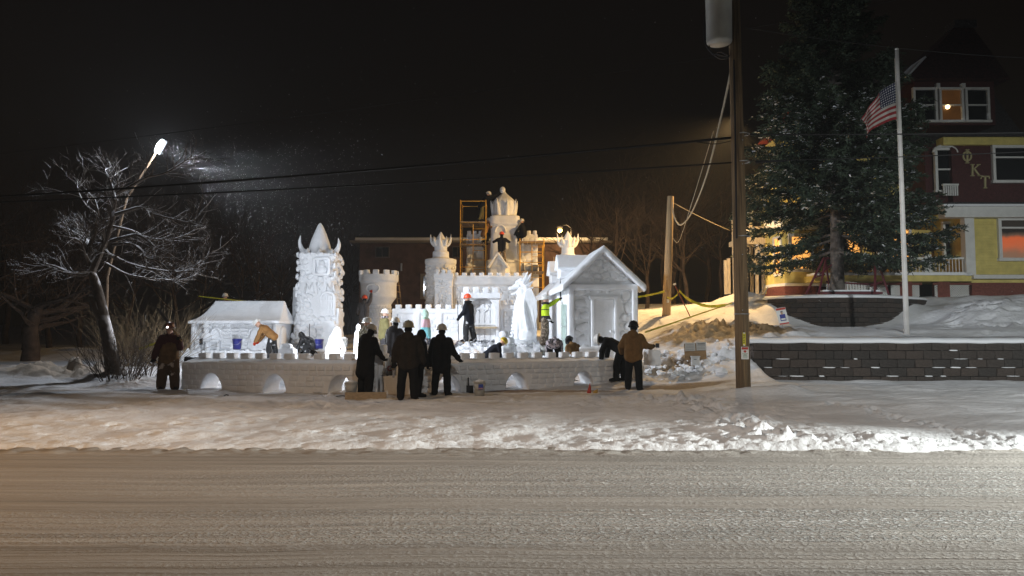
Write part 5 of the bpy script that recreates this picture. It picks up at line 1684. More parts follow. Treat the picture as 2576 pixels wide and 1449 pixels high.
T = thing('tape_stake', 'thin red-brown leaning stake holding yellow tape', 'stake', at(1738, 796, 30.8))
MB().tube([at(1738, 800, 30.8), at(1697, 716, 31)], .022, 6).build('stake', mat('stake_red', (.22, .06, .04), .7), T)
MB().ell(at(1697, 715, 31), (.07, .06, .05)).build('stake_cap', white, T, True)
for (a, b, lb) in (((1925, 715), (1895, 770), 'upper'), ((1932, 722), (1906, 772), 'middle'), ((1920, 735), (1890, 764), 'lower')):
    tag(MB().tube([at(*a, 33.6), at(*b, 33.2)], .022, 6).build('leaning_rod', galv), '%s thin metal rod leaning by the snow heap next to the bay' % lb, 'rod', 'metal rods leaning by the heap')

# donation board with a box
Yd = 22.6
pd = at(1749, 952, Yd)
T = thing('donation_board', 'low wooden donation board with printed notices and white collection box on a post', 'sign board', (pd.x, Yd, pd.z))
wb = mat('plain_plywood', (.23, .145, .075), .75, var=.2, vscale=3, stretch=(1, 1, 5))
Q = lambda u, v, dy=0: at(u, v, Yd + dy)
MB().box(Q(1750, 925), (.085, .05, .75)).build('post', wb, T)
MB().box(Q(1749, 884, -.04), (.66, .02, .50), rot=Matrix.Rotation(R(-3), 3, 'Y')).build('board', wb, T)
for u, wd in ((1736, .31), (1764, .30)):
    nb = MB().box(Q(u, 872 - (u - 1749) * .05, -.06), (wd, .01, .25), rot=Matrix.Rotation(R(-3), 3, 'Y')).build('notice', mat('paper', (.42, .42, .41), .7), T)
    tx_ = MB()
    for k in range(5):
        c = Q(u, 866 + 4 * k - (u - 1749) * .05, -.068)
        tx_.box(c, (wd * (.8 if k else .7), .003, .012 if (k or u < 1749) else .03))
    if u < 1749: tag(tx_.build('notice_lines', mat('print_grey', (.2, .2, .2), .8), nb), kind='stuff')
    else: tag(tx_.build('notice_lines', mat('print_grey', (.2, .2, .2), .8), nb), kind='stuff')
bx_ = MB().box(Q(1749, 908, -.12), (.235, .14, .27)).build('collection_box', mat('box_white', (.5, .5, .5), .5), T)
MB().box(Q(1749, 897, -.13), (.26, .18, .035)).build('lid', mat('box_white', (.5, .5, .5), .5), bx_)
MB().box(Q(1749, 904, -.195), (.085, .01, .014)).build('slot', dm, bx_)
def text_mesh(s, size, name, loc, m, parent, rot=(R(90), 0, 0), ext=.002):
    cu = bpy.data.curves.new(name, 'FONT'); cu.body = s; cu.size = size; cu.align_x = 'CENTER'; cu.align_y = 'CENTER'; cu.extrude = ext; cu.resolution_u = 3
    tmp = bpy.data.objects.new(name, cu); C.objects.link(tmp)
    bpy.context.view_layer.update()
    me = bpy.data.meshes.new_from_object(tmp.evaluated_get(bpy.context.evaluated_depsgraph_get()))
    bpy.data.objects.remove(tmp)
    me.materials.clear()
    o = link(name, me, m, parent)
    o.location = loc
    o.rotation_euler = rot
    return o
text_mesh('Donation!', .055, 'notice_heading', Q(1764, 864.5, -.071), dm, T, (R(90), R(-3), 0))
# campaign-style poster leaning on the slope
pp = at(1968, 795, 26.6)
T = thing('poster_board', 'white poster with red bands and blue clad portrait leaning on the snow bank', 'poster', (pp.x, 26.6, pp.z - .3))
rp = Matrix.Rotation(R(-9), 3, 'Y') @ Matrix.Rotation(R(-12), 3, 'X')
def pb_(dx, dz, w_, h_, dy, nm, m): MB().box(pp + rp @ Vector((dx, dy, dz)), (w_, .012, h_), rot=rp).build(nm, m, T)
pb_(0, 0, .36, .62, 0, 'panel', white)
pb_(0, .26, .34, .075, -.010, 'red_band', mat('sign_red', (.40, .035, .02), .5))
pb_(0, -.28, .34, .05, -.010, 'red_band', mat('sign_red', (.40, .035, .02), .5))
pb_(.005, -.06, .20, .24, -.010, 'blue_jersey', mat('poster_blue', (.03, .04, .22), .5))
pb_(.005, -.12, .16, .06, -.018, 'white_block', white)
pb_(0, .10, .075, .09, -.010, 'portrait_head', mat('poster_skin', (.45, .28, .2), .6))
pb_(0, .155, .08, .035, -.018, 'portrait_hair', dm)
MB().tube([pp + Vector((0, .03, -.7)), pp + Vector((0, .03, .2))], .012, 6).build('stake', galv, T)
for k, u in enumerate((3090, 3125, 3152)):
    p = at(u * .639, 853, 23.0)
    tag(MB().lathe([(.07, 0), (.09, .01), (.095, .10), (.07, .12)], (p.x, p.y, gz(p.x, p.y) - .02), 12).build('frozen_cup', mat('amber_ice', (.45, .33, .16), .4, var=.2), None, True),
        'small amber frozen cup on the snowy retaining wall top', 'cup', 'three frozen cups on the retaining wall')
# ------------------------------------------------------------------ people
def cloth(name, c, var=.18, rough=.85, vs=7):
    return mat(name, c, rough, spec=.06, var=var, vscale=vs, bump=.6, bscale=11, bump2=.3, b2scale=50, bdist=.02)
def camo(name, a, b, c):
    if name in MATS: return MATS[name]
    m = mat(name, a, .85, bump=.4, bscale=12)
    n, l = m.node_tree.nodes, m.node_tree.links
    t = n.new('ShaderNodeTexNoise'); t.inputs['Scale'].default_value = 13; t.inputs['Detail'].default_value = 2
    tc = n.new('ShaderNodeTexCoord'); l.new(tc.outputs['Object'], t.inputs['Vector'])
    r = n.new('ShaderNodeValToRGB'); r.color_ramp.interpolation = 'CONSTANT'
    r.color_ramp.elements[0].color = (*a, 1); r.color_ramp.elements[0].position = 0
    e = r.color_ramp.elements.new(.48); e.color = (*b, 1)
    r.color_ramp.elements[-1].color = (*c, 1); r.color_ramp.elements[-1].position = .57
    l.new(t.outputs[0], r.inputs[0]); l.new(r.outputs[0], n['Principled BSDF'].inputs['Base Color'])
    return m
def patched(name, base, spots, cut=.58, scale=5):
    m = mat(name, base, .85, bump=.4, bscale=12)
    n, l = m.node_tree.nodes, m.node_tree.links
    t = n.new('ShaderNodeTexNoise'); t.inputs['Scale'].default_value = scale; t.inputs['Detail'].default_value = 5
    tc = n.new('ShaderNodeTexCoord'); l.new(tc.outputs['Object'], t.inputs['Vector'])
    r = n.new('ShaderNodeValToRGB'); r.color_ramp.elements[0].position, r.color_ramp.elements[1].position = cut - .03, cut + .04
    r.color_ramp.elements[0].color, r.color_ramp.elements[1].color = (*base, 1), (*spots, 1)
    l.new(t.outputs[0], r.inputs[0]); l.new(r.outputs[0], n['Principled BSDF'].inputs['Base Color'])
    return m
def zsplit(name, cols, cuts):
    """Garment sewn from panels: colour bands along its own height."""
    m = mat(name, cols[0], .8, bump=.45, bscale=11)
    n, l = m.node_tree.nodes, m.node_tree.links
    tc = n.new('ShaderNodeTexCoord'); s = n.new('ShaderNodeSeparateXYZ'); l.new(tc.outputs['Object'], s.inputs[0])
    r = n.new('ShaderNodeValToRGB'); r.color_ramp.interpolation = 'CONSTANT'
    d = n.new('ShaderNodeMath'); d.operation = 'DIVIDE'; d.inputs[1].default_value = 2.0; l.new(s.outputs[2], d.inputs[0])
    r.color_ramp.elements[0].color = (*cols[0], 1)
    r.color_ramp.elements[1].position = cuts[0] / 2; r.color_ramp.elements[1].color = (*cols[1], 1)
    for c, k in zip(cols[2:], cuts[1:]):
        e = r.color_ramp.elements.new(k / 2); e.color = (*c, 1)
    l.new(d.outputs[0], r.inputs[0]); l.new(r.outputs[0], n['Principled BSDF'].inputs['Base Color'])
    return m
skin = mat('skin', (.50, .30, .22), .55, var=.08)
K = dict(
    black=cloth('black_cloth', (.010, .010, .011)), blackb=cloth('black_brown_cloth', (.024, .020, .017)), charcoal=cloth('charcoal_cloth', (.038, .036, .039)),
    navy=cloth('navy_black_cloth', (.011, .012, .017)), maroon=cloth('maroon_cloth', (.058, .022, .022)), brown=cloth('brown_duck_cloth', (.12, .072, .035), .3),
    tan=cloth('tan_duck_cloth', (.26, .135, .05)), tanb=cloth('dark_tan_duck_cloth', (.15, .085, .034)), olive=cloth('olive_cloth', (.13, .115, .05)),
    grey=cloth('grey_cloth', (.10, .095, .10)), camo=camo('pale_camouflage', (.36, .34, .27), (.10, .085, .05), (.22, .20, .13)),
    camob=camo('brown_camouflage', (.30, .24, .18), (.055, .040, .028), (.16, .12, .085)), camog=camo('grey_pink_camouflage', (.42, .36, .38), (.03, .03, .032), (.20, .18, .19)),
    snowy=patched('snow_dusted_black', (.02, .02, .022), (.6, .6, .62), .60, 6), snowyb=patched('snow_dusted_brown', (.07, .042, .022), (.42, .36, .30), .60, 5),
    jeans=patched('snow_dusted_jeans', (.075, .075, .09), (.5, .5, .52), .58, 6), glossy=mat('glossy_black_nylon', (.012, .012, .014), .22, bump=.8, bscale=9, spec=.6, bdist=.06),
    hiviz=zsplit('hi_vis_jacket', [(.015, .015, .017), (.42, .42, .42), (.015, .015, .017), (.44, .60, .02), (.015, .015, .017), (.44, .60, .02)], [.86, .93, 1.06, 1.27, 1.30]),
    pastel=zsplit('pastel_colour_block_jacket', [(.16, .42, .46), (.45, .30, .34), (.30, .42, .36)], [1.08, 1.40]),
)
HATC = dict(white=(.72, .72, .70), olive=(.20, .19, .13), grey=(.34, .33, .29), orange=(.75, .085, .03), black=(.012, .012, .014), yellow=(.55, .38, .03), brown=(.10, .035, .02), red=(.4, .03, .02))
_cache = {}
def hat_mesh(col):
    if ('hat', col) in _cache: return _cache['hat', col]
    mb = MB()
    prof = [(.150, .0), (.158, .006), (.150, .018), (.138, .03), (.134, .07), (.118, .115), (.085, .148), (.04, .165), (.005, .170)]
    vs, fs, n = [], [], 22
    for r, z in prof:
        for k in range(n):
            a = 2 * math.pi * k / n
            fr = 1.12 + (.10 * max(0, math.sin(a)) if z < .02 else 0)
            vs.append((r * math.cos(a) * .94, r * math.sin(a) * fr, z))
    for i in range(len(prof) - 1):
        for k in range(n):
            k2 = (k + 1) % n
            fs.append((i * n + k, i * n + k2, (i + 1) * n + k2, (i + 1) * n + k))
    fs.append(tuple(range(n - 1, -1, -1)))
    mb.add(vs, fs)
    mb.tube([(0, -.135, .06), (0, -.10, .125), (0, -.04, .168), (0, .04, .168), (0, .10, .125), (0, .135, .06)], .013, 6)
    me = mb.mesh('hard_hat', True)
    me.materials.append(mat('hard_hat_' + col, HATC[col], .35, spec=.5))
    _cache['hat', col] = me
    return me
def queue_mesh(key, mb, m, voxel, sm):
    o = mb.build(key, m)
    soften(mb, o, voxel, sm)
    return o
def hand_proto(grip):
    mb = MB().cap((-.025, .0, 0), .022, (-.025, .07, 0), .022).cap((.025, 0, 0), .022, (.025, .07, 0), .022).cap((0, -.03, 0), .032, (0, .06, 0), .024)
    for i, (x, L) in enumerate(((-.036, .062), (-.012, .074), (.013, .070), (.037, .054))):
        b = 1.25 if grip else .45
        p0, p1 = Vector((x, .075, 0)), Vector((x * 1.06, .075 + L * .55 * math.cos(b * .6), -L * .55 * math.sin(b * .6)))
        p2 = p1 + Vector((0, L * .5 * math.cos(b * 1.7), -L * .5 * math.sin(b * 1.7)))
        mb.cap(p0, .0125, p1, .012).cap(p1, .012, p2, .0105)
    mb.cap((.035, .01, 0), .014, (.068, .045, -.02), .013).cap((.068, .045, -.02), .013, (.066 - (.02 if grip else 0), .075, -.038), .0115)
    return mb
def boot_proto():
    mb = MB().cap((0, -.02, .05), .055, (0, .13, .045), .052).cap((0, .10, .04), .05, (0, .20, .038), .042).cap((0, -.03, .06), .062, (0, -.02, .24), .068).box((0, .07, .015), (.11, .32, .03))
    return mb
HP = {g: queue_mesh('glove', hand_proto(g), K['black'], .0075, 1) for g in (False, True)}
BP = queue_mesh('boot', boot_proto(), K['black'], .014, 1)
run_soft()
def col_copy(src, key, m):
    if (key, m.name) not in _cache:
        me = src.data.copy(); me.materials.clear(); me.materials.append(m); _cache[key, m.name] = me
    return _cache[key, m.name]
PENDING = []
def dirv(lean, tw=0): return Vector((math.sin(tw), math.sin(lean) * math.cos(tw), math.cos(lean) * math.cos(tw)))
def person(label, pos, yaw, jacket, trousers, hat='white', H=1.78, lean=3, legs=((2, 4, 5), (-2, 4, 5)), armL=None, armR=None, head=0, turn=0,
           hem=.12, hood=None, headm=None, glove=None, bulk=1.0, baggy=1.0, tilt=0, boots='black', bib=None, z=None, headlamp=False, grip=(True, True), scarf=None):
    x, y = pos
    s = H / 1.78
    zz = gsurf(x, y) if z is None else z
    T = thing('person', label, 'person', (x, y, zz), R(yaw))
    T.scale = (s, s, s)
    lean, tl = R(lean), R(tilt)
    up = dirv(lean, tl)
    pel = Vector((0, 0, 0))
    J = {}
    low = 1e9
    for sd, (hp, kn, sp) in zip((-1, 1), legs):
        hp, kn, sp = R(hp), R(kn), R(sp)
        a = pel + Vector((.095 * sd, 0, 0))
        k = a + Vector((math.sin(sp) * sd, math.sin(hp), -math.cos(hp) * math.cos(sp))).normalized() * .43
        f = k + Vector((math.sin(sp) * sd * .6, math.sin(hp - kn), -math.cos(hp - kn))).normalized() * .41
        J[sd] = (a, k, f)
        low = min(low, f.z - .09, k.z - .08)
    off = Vector((-(J[-1][2].x + J[1][2].x) / 2, -(J[-1][2].y + J[1][2].y) / 2, -low))
    pel = pel + off
    J = {q: tuple(v + off for v in t) for q, t in J.items()}
    chest = pel + up * .50
    side = Vector((math.cos(tl), 0, -math.sin(tl)))
    neck = chest + up * .07
    hd = dirv(lean + R(head), tl)
    hc = neck + hd * .138 + Vector((0, .025, 0))
    SH = {q: chest + side * (.185 * q) - up * .02 for q in (-1, 1)}
    arms = {-1: armL or ((-.18, .08, -1), (-.05, .25, -1)), 1: armR or ((.18, .08, -1), (.05, .25, -1))}
    A = {}
    for q in (-1, 1):
        ua, fa = (Vector(v).normalized() for v in arms[q])
        e = SH[q] + ua * .29
        A[q] = (SH[q], e, e + fa * .26, fa)
    # continuous body
    b = MB()
    b.cur = 0
    for q in (-1, 1):
        a, k, f = J[q]
        b.cap(a, .122 * baggy, k, .104 * baggy).cap(k, .104 * baggy, f, .094 * baggy)
        b.cap(pel + side * (.07 * q) , .118, chest + side * (.10 * q) - up * .08, .118)
        b.cap(A[q][0], .062, A[q][1], .05).cap(A[q][1], .05, A[q][2], .036)
    b.cap(neck - up * .08, .062, hc - hd * .05, .056)
    b.ell(hc, (.082, .102, .122), hd.to_track_quat('Z', 'Y').to_matrix() if abs(lean) > 1.2 else Matrix.Rotation(-(lean + R(head)), 3, 'X'))
    fw = (Matrix.Rotation(-(lean + R(head)), 3, 'X') @ Matrix.Rotation(R(turn), 3, 'Z')) @ Vector((0, 1, 0))
    fs_ = (Matrix.Rotation(-(lean + R(head)), 3, 'X') @ Matrix.Rotation(R(turn), 3, 'Z')) @ Vector((1, 0, 0))
    fu = fs_.cross(fw)
    b.cap(hc + fw * .095 + fu * .005, .013, hc + fw * .115 - fu * .025, .016)
    b.cap(hc + fw * .05 - fu * .09, .045, hc + fw * .07 - fu * .085, .035)
    for q in (-1, 1): b.ell(hc + fs_ * (.083 * q) - fu * .01, (.015, .024, .032), None, 6, 5)
    bo = b.build('body', [trousers, headm or skin], T, True, local=True)
    PENDING.append((bo, hc, neck, hd))
    soften(b, bo, .021, 1, .014, 7)
    # jacket over it
    j = MB()
    w = bulk
    low_ = pel - up * hem
    for q in (-1, 1):
        j.cap(low_ + side * (.085 * q), .148 * w, chest + side * (.095 * q) - up * .10, .138 * w)
        j.cap(A[q][0] - up * .01, .092 * w, A[q][1], .082 * w).cap(A[q][1], .082 * w, A[q][2], .066 * w)
    j.cap(chest - side * .16 - up * .015, .075, chest + side * .16 - up * .015, .075).cap(neck - up * .05, .105, neck + up * .015, .088)
    if hood == 'down': j.ell(neck - up * .03 + Vector((0, -.11, .0)), (.15, .085, .11))
    if hood == 'up': j.ell(hc - fw * .018 + fu * .01, (.122, .132, .152)).cap(neck, .115, hc - fw * .05, .11)
    jo = j.build('jacket', jacket, T, True, local=True)
    soften(j, jo, .021, 1, .030, 6)
    if bib is not None:
        v = MB()
        for q in (-1, 1): v.cap(low_ + side * (.09 * q), .162 * w, chest + side * (.07 * q) - up * .22, .150 * w)
        soften(v, v.build('bib', bib, T, True, local=True), .022, 2, .008, 7)
        for q in (-1, 1): MB().tube([chest + side * (.09 * q) - up * .2 + Vector((0, dy, 0)) for dy in (.15, .15)] and [chest + side * (.10 * q) - up * .22 + Vector((0, .14, 0)), chest + side * (.11 * q) + up * .09, chest + side * (.07 * q) - up * .22 + Vector((0, -.15, 0))], .022, 6).build('strap', bib, T, True, local=True)
    if scarf is not None:
        v = MB()
        v.tube([neck + up * .03 + Vector((.10 * math.cos(a), .11 * math.sin(a), 0)) for a in [2 * math.pi * k / 12 for k in range(13)]], .045, 8)
        v.build('scarf', scarf, T, True, local=True)
    Q = Matrix((fs_, fw, fu)).transposed().to_quaternion()
    if hat: inst('hard_hat', hat_mesh(hat), hc + fu * .035 - fw * .012, Q, (1, 1, 1), T, local=True)
    elif hood is None: pass
    eye = mat('eye_dark', (.02, .015, .012), .3)
    for q in (-1, 1):
        e = MB().ell((0, 0, 0), (.012, .006, .007), None, 6, 4).build('eye', eye, T, local=True)
        e.location = hc + fw * .093 + fs_ * (.032 * q) + fu * .012
        e.rotation_mode = 'QUATERNION'; e.rotation_quaternion = Q
    e = MB().ell((0, 0, 0), (.022, .006, .006), None, 6, 4).build('mouth', mat('lips', (.32, .12, .10), .5), T, local=True)
    e.location = hc + fw * .098 - fu * .055
    e.rotation_mode = 'QUATERNION'; e.rotation_quaternion = Q
    gl = glove or K['black']
    gl = gl if isinstance(gl, (list, tuple)) else (gl, gl)
    for i, q in enumerate((-1, 1)):
        fa = A[q][3]
        yax = fa
        xax = Vector((-q, 0, 0)) if abs(fa.x) < .9 else Vector((0, q, 0))
        xax = (xax - yax * xax.dot(yax)).normalized()
        if q < 0 and False: pass
        zax = xax.cross(yax)
        g = inst('glove', col_copy(HP[grip[i]], 'glove%d' % grip[i], gl[i]), A[q][2] + fa * .035, Matrix((xax, yax, zax)).transposed().to_quaternion(), (1.12, 1.12, 1.25), T, local=True)
    bt = K[boots]
    for q, (a, k, f) in J.items():
        sh = (f - k).normalized()
        pit = math.atan2(-sh.y, -sh.z)
        inst('boot', col_copy(BP, 'boot', bt), f - Vector((0, 0, .09)), (min(0, -pit * .0) if abs(pit) < .6 else pit * .9 if False else -min(1.2, max(0, pit)) if pit > .6 else 0, 0, -.12 * q), (1.05, 1.0, 1.0), T, local=True)
    if headlamp:
        MB().box((0, 0, 0), (.045, .03, .035)).build('headlamp', mat('headlamp_glow', (1, 1, 1), .3, emit=(.95, .97, 1), estr=14), T, local=True).location = hc + fw * .165 + fu * .06 + fs_ * .02
    def world(v): return T.matrix_basis @ Vector(v)
    T.rotation_euler = (0, 0, R(yaw))
    return T, {q: world(A[q][2] + A[q][3] * .09) for q in (-1, 1)}, world

def px(u, Y, v=880): return (ux(u, Y, v), Y)
WORLD_HANDS = {}
def P_(key, *a, **k):
    T, hands, wf = person(*a, **k)
    WORLD_HANDS[key] = (hands, wf)
    return T
ST0 = ((3, 5, 5), (-3, 5, 5))
# in front of the bridge wall
P_('saw', 'person in brown bib overalls and maroon hoodie carrying a saw over the shoulder, headlamp lit', px(425, 20.35), 205, K['maroon'], K['snowyb'], 'brown', 1.80, 2, ((4, 6, 6), (-2, 6, 7)),
   armL=((-.35, .25, -1), (.15, .9, 1.0)), armR=((.45, .0, -1), (.25, .15, -1)), bib=K['brown'], bulk=1.12, baggy=1.38, headlamp=True, turn=-15)
P_('coat', 'person in long black coat and dull helmet bending the head beside the white bucket', px(919, 18.75), -28, K['black'], K['black'], 'grey', 1.76, 9, ((6, 8, 6), (-4, 8, 7)),
   armL=((-.15, .2, -1), (.1, .8, -.7)), armR=((.12, .3, -1), (.15, .8, -.75)), hem=.36, bulk=1.12, baggy=1.2, head=22, headm=K['black'], hood='down')
P_('mid', 'person in dark brown jacket, black trousers and olive helmet standing at the gateway, back turned', px(1026, 17.65), 2, K['blackb'], K['black'], 'olive', 1.83, 3, ((3, 5, 6), (-3, 5, 6)),
   armL=((-.42, .0, -1), (-.12, .22, -1)), armR=((.42, .0, -1), (.15, .22, -1)), hem=.10, bulk=1.16, baggy=1.05, headm=K['black'], hood='down')
P_('hooded', 'person in black hooded jacket standing close behind the brown jacket at the gateway', px(1050, 18.55), -60, K['black'], K['black'], None, 1.66, 6, ST0, hood='up', headm=K['black'], bulk=1.1)
P_('reach', 'person in black winter jacket and pale helmet reaching one hand onto the bridge wall', px(1110, 18.85), -8, K['black'], K['black'], 'grey', 1.76, 3, ((3, 5, 7), (-3, 5, 8)),
   armL=((-.35, .05, -1), (-.1, .2, -1)), armR=((.32, .2, -1), (.5, .65, -.8)), hem=.22, bulk=1.16, hood='down', headm=K['black'], grip=(True, False))
P_('tan2', 'person in tan work jacket and black helmet at the right end of the bridge wall', px(1593, 20.3), -18, K['tanb'], K['black'], 'black', 1.84, 4, ((4, 6, 5), (-4, 6, 6)),
   armL=((-.55, -.05, -1), (-.1, .85, -.75)), armR=((.6, .1, -1), (.35, .95, -.1)), hem=.06, bulk=1.14, hood='down', headm=K['black'], head=10)
P_('bend', 'person in black jacket and white helmet bending deeply over the wall end', px(1560, 21.9), 62, K['black'], K['black'], 'white', 1.80, 60, ((14, 16, 6), (4, 10, 6)),
   armL=((-.1, .35, -1), (0, .15, -1)), armR=((.1, .35, -1), (0, .1, -1)), hem=.10, bulk=1.1, headm=K['black'], head=28)
# inside the courtyard
P_('camo', 'person in pale camouflage jacket and white helmet standing behind the black coat', px(916, 23.0), -38, K['camo'], K['charcoal'], 'white', 1.84, 4, ST0, hem=.14, bulk=1.1)
P_('olive', 'person in olive jacket with white scarf, orange gloves and white helmet', px(962, 28.6), -58, K['olive'], K['charcoal'], 'white', 1.84, 4, ST0, armL=((-.25, .0, -1), (-.1, .1, -1)),
   hem=.12, bulk=1.1, glove=cloth('orange_glove', (.75, .10, .02)), scarf=K['camog'])
P_('grey', 'person in charcoal hooded jacket and white helmet seen from behind inside the gateway', px(989, 23.3), -22, K['charcoal'], K['snowy'], 'white', 1.84, 6, ((4, 6, 6), (-3, 8, 7)),
   armL=((-.35, .1, -1), (-.1, .35, -1)), armR=((.35, .2, -1), (.1, .6, -.8)), hem=.12, bulk=1.14, hood='down', headm=K['black'])
P_('pastel', 'person in pink and teal pastel jacket with pale green hood up', px(1075, 28.6), 75, K['pastel'], K['jeans'], None, 1.74, 5, ST0, hood='up', hem=.16, armL=((-.2, .05, -1), (0, .3, -1)))
P_('broom', 'person in black jacket, snow-dusted trousers and orange hard hat holding a long push broom', px(1183, 29.5), 62, K['navy'], K['snowy'], 'orange', 1.86, 4, ((6, 10, 7), (-5, 10, 7)),
   armL=((-.25, .15, -1), (-.05, .75, -.75)), armR=((.25, .0, -1), (.05, .3, -1)), hem=.14, bulk=1.08, baggy=1.15, scarf=K['black'])
zv = vz(868, 28.0)
P_('hiviz', 'person in yellow high-visibility jacket and camouflage trousers raising a saw to the snow house', px(1368, 28.0), -92, K['hiviz'], K['camob'], 'white', 1.84, 2, ((3, 6, 4), (-4, 6, 5)),
   armL=((-.1, .85, .42), (-.05, 1, .62)), armR=((.25, .1, -1), (.1, .5, -.8)), hem=.10, bulk=1.06, baggy=1.25, head=-8, z=zv, scarf=K['charcoal'], boots='brown')
P_('kneel', 'person in dark jacket and yellow hard hat kneeling in the courtyard', px(1224, 25.6), -70, K['navy'], K['black'], 'yellow', 1.70, 52, ((60, 135, 6), (55, 135, 6)), headm=None, hem=.05)
P_('camoback', 'person in grey pink camouflage and black bending down behind the wall, back rounded', px(1393, 24.0), -6, K['camog'], K['black'], None, 1.74, 84, ((32, 46, 9), (27, 42, 9)),
   armL=((-.1, .5, -1), (0, .2, -1)), armR=((.1, .5, -1), (0, .2, -1)), hood='up', hem=.1, bulk=1.12)
P_('blackhelm', 'person in tan jacket and glossy black helmet kneeling behind the wall', px(1457, 24.6), 30, K['tanb'], K['black'], 'black', 1.74, 46, ((60, 135, 8), (56, 135, 8)), headm=K['black'], hood='down')
P_('hutman', 'person in tan work jacket and white helmet bending over beside the snow hut', px(688, 28.2), 88, K['tan'], K['snowy'], 'white', 1.80, 50, ((10, 12, 5), (-6, 10, 6)),
   armL=((-.1, .25, -1), (0, .55, -1)), armR=((.1, .25, -1), (0, .6, -.9)), hem=.04, bulk=1.08, glove=cloth('red_glove', (.45, .05, .02)), head=0, headm=skin)
P_('crouch', 'person in glossy black hooded coat crouching at the foot of the horned tower', px(786, 28.7), 70, K['glossy'], K['snowy'], None, 1.72, 58, ((75, 125, 10), (70, 125, 12)),
   armL=((-.1, .5, -1), (0, .5, -1)), armR=((.1, .5, -1), (0, .5, -1)), hood='up', hem=.08, bulk=1.1)
P_('tower', 'person in grey jacket and orange hard hat reaching up to the round tower', px(914, 34.9), -8, K['grey'], K['camob'], 'orange', 1.80, 4, ((6, 8, 6), (-4, 8, 6)),
   armL=((-.5, .2, -.8), (-.2, .5, -.5)), armR=((.28, .35, .85), (.02, .15, 1)), hem=.1, z=vz(738, 34.9) - 1.93, glove=(K['black'], cloth('red_glove', (.45, .05, .02))), headm=K['black'])
P_('behind', 'person in tan jacket and white helmet standing behind the snow hut roof', px(567, 35.5), 160, K['tan'], K['black'], 'white', 1.78, 4, ST0, z=vz(733, 35.5) - 1.92)
# on the keep and its scaffolds
P_('top', 'person with pale helmet bending on the top deck of the left scaffold', px(1208, 41.4), -70, K['black'], K['olive'], 'white', 1.80, 30, ((10, 14, 6), (-8, 12, 6)),
   armL=((-.1, .9, -.2), (0, 1, .2)), armR=((.1, .8, .2), (0, 1, .5)), z=vz(557, 41.4))
P_('second', 'person in tan vest kneeling on the middle deck of the left scaffold', px(1214, 41.4), -70, K['tan'], K['black'], 'white', 1.78, 20, ((70, 120, 6), (20, 95, 6)),
   armL=((-.1, .9, -.4), (0, 1, -.3)), armR=((.1, .8, -.5), (0, 1, -.2)), z=vz(612, 41.4))
P_('niche', 'person in black jacket and orange hard hat facing the arched niche of the keep', px(1262, 40.4), 3, K['navy'], K['camob'], 'orange', 1.78, 2, ST0,
   armL=((-.75, .25, -.45), (.55, .75, .35)), armR=((.75, .25, -.45), (-.55, .75, .35)), z=vz(577, 40.4) - 1.94, hem=.1, headm=K['black'])
P_('sit', 'person in black coat and white helmet crouching on the right scaffold deck', px(1311, 41.2), 55, K['black'], K['black'], 'white', 1.70, 10, ((95, 130, 6), (88, 125, 6)), z=vz(607, 41.2), hem=.05,
   armL=((-.1, .6, -.8), (0, .7, -.7)))
run_soft()
for o, hc, neck, hd in PENDING:           # skin above the collar, trousers below
    me = o.data
    nf = len(me.polygons)
    c = np.empty(nf * 3, np.float32); me.polygons.foreach_get('center', c); c = c.reshape(-1, 3)
    d = (c - np.array(neck)[None]) @ np.array(hd)
    r = np.linalg.norm(c - np.array(hc)[None], axis=1)
    me.polygons.foreach_set('material_index', ((r < .20) & (d > -.02)).astype(np.int32))
    me.update()
for o in [BP] + list(HP.values()): bpy.data.objects.remove(o)
# ------------------------------------------------------------------ tools and buckets
steel = mat('saw_steel', (.30, .30, .32), .35, metal=.8)
handle_wood = mat('tool_handle', (.30, .19, .08), .6)
h, wf = WORLD_HANDS['saw']
T = thing('hand_saw', 'long pointed hand saw resting on the shoulder of the maroon hoodie', 'saw', h[-1])
hb_, tip = h[-1], at(391, 769, 20.6)
d = (tip - hb_)
ju = hb_ + d * .33
MB().tube([hb_ - d.normalized() * .12, ju], .019, 8).build('handle', handle_wood, T)
n_ = d.normalized().cross(Vector((0, 1, 0))).normalized()
MB().add([ju - n_ * .035, ju + n_ * .035, ju.lerp(tip, .7) + n_ * .03, tip, ju.lerp(tip, .7) - n_ * .04] + [p + Vector((0, .006, 0)) for p in (ju - n_ * .035, ju + n_ * .035, ju.lerp(tip, .7) + n_ * .03, tip, ju.lerp(tip, .7) - n_ * .04)],
         [(0, 1, 2, 3, 4), (9, 8, 7, 6, 5)] + [(i, i + 5, (i + 1) % 5 + 5, (i + 1) % 5) for i in range(5)]).build('blade', steel, T)
h, wf = WORLD_HANDS['hiviz']
T = thing('hand_saw', 'dark narrow saw held upright by the high-visibility jacket', 'saw', h[-1])
a = h[-1]
MB().tube([a + Vector((0, 0, -.10)), a + Vector((.01, 0, .06))], .02, 8).build('handle', handle_wood, T)
MB().prism([(-.02, .05), (.025, .05), (.035, .45), (.0, .80), (-.035, .45)], a, (1, 0, 0), (0, 0, 1), (0, .008, 0)).build('blade', dm, T)
h, wf = WORLD_HANDS['broom']
a = h[-1]
T = thing('push_broom', 'long-handled push broom held by the orange hard hat near the gate', 'broom', (a.x, a.y, gsurf(a.x, a.y)))
zt_, zg_ = vz(756, a.y), gsurf(a.x, a.y) + .05
zg_ = max(zg_, vz(872, a.y))
MB().tube([(a.x - .02, a.y, zt_), (a.x, a.y, a.z), (a.x + .04, a.y, zg_)], .016, 6).build('handle', dm, T)
MB().prism([(-.20, 0), (.20, 0), (.06, .16), (-.06, .16)], (a.x + .05, a.y - .03, zg_ - .1), (1, 0, 0), (0, 0, 1), (0, .06, 0)).build('head', mat('broom_grey', (.3, .27, .3), .7), T)
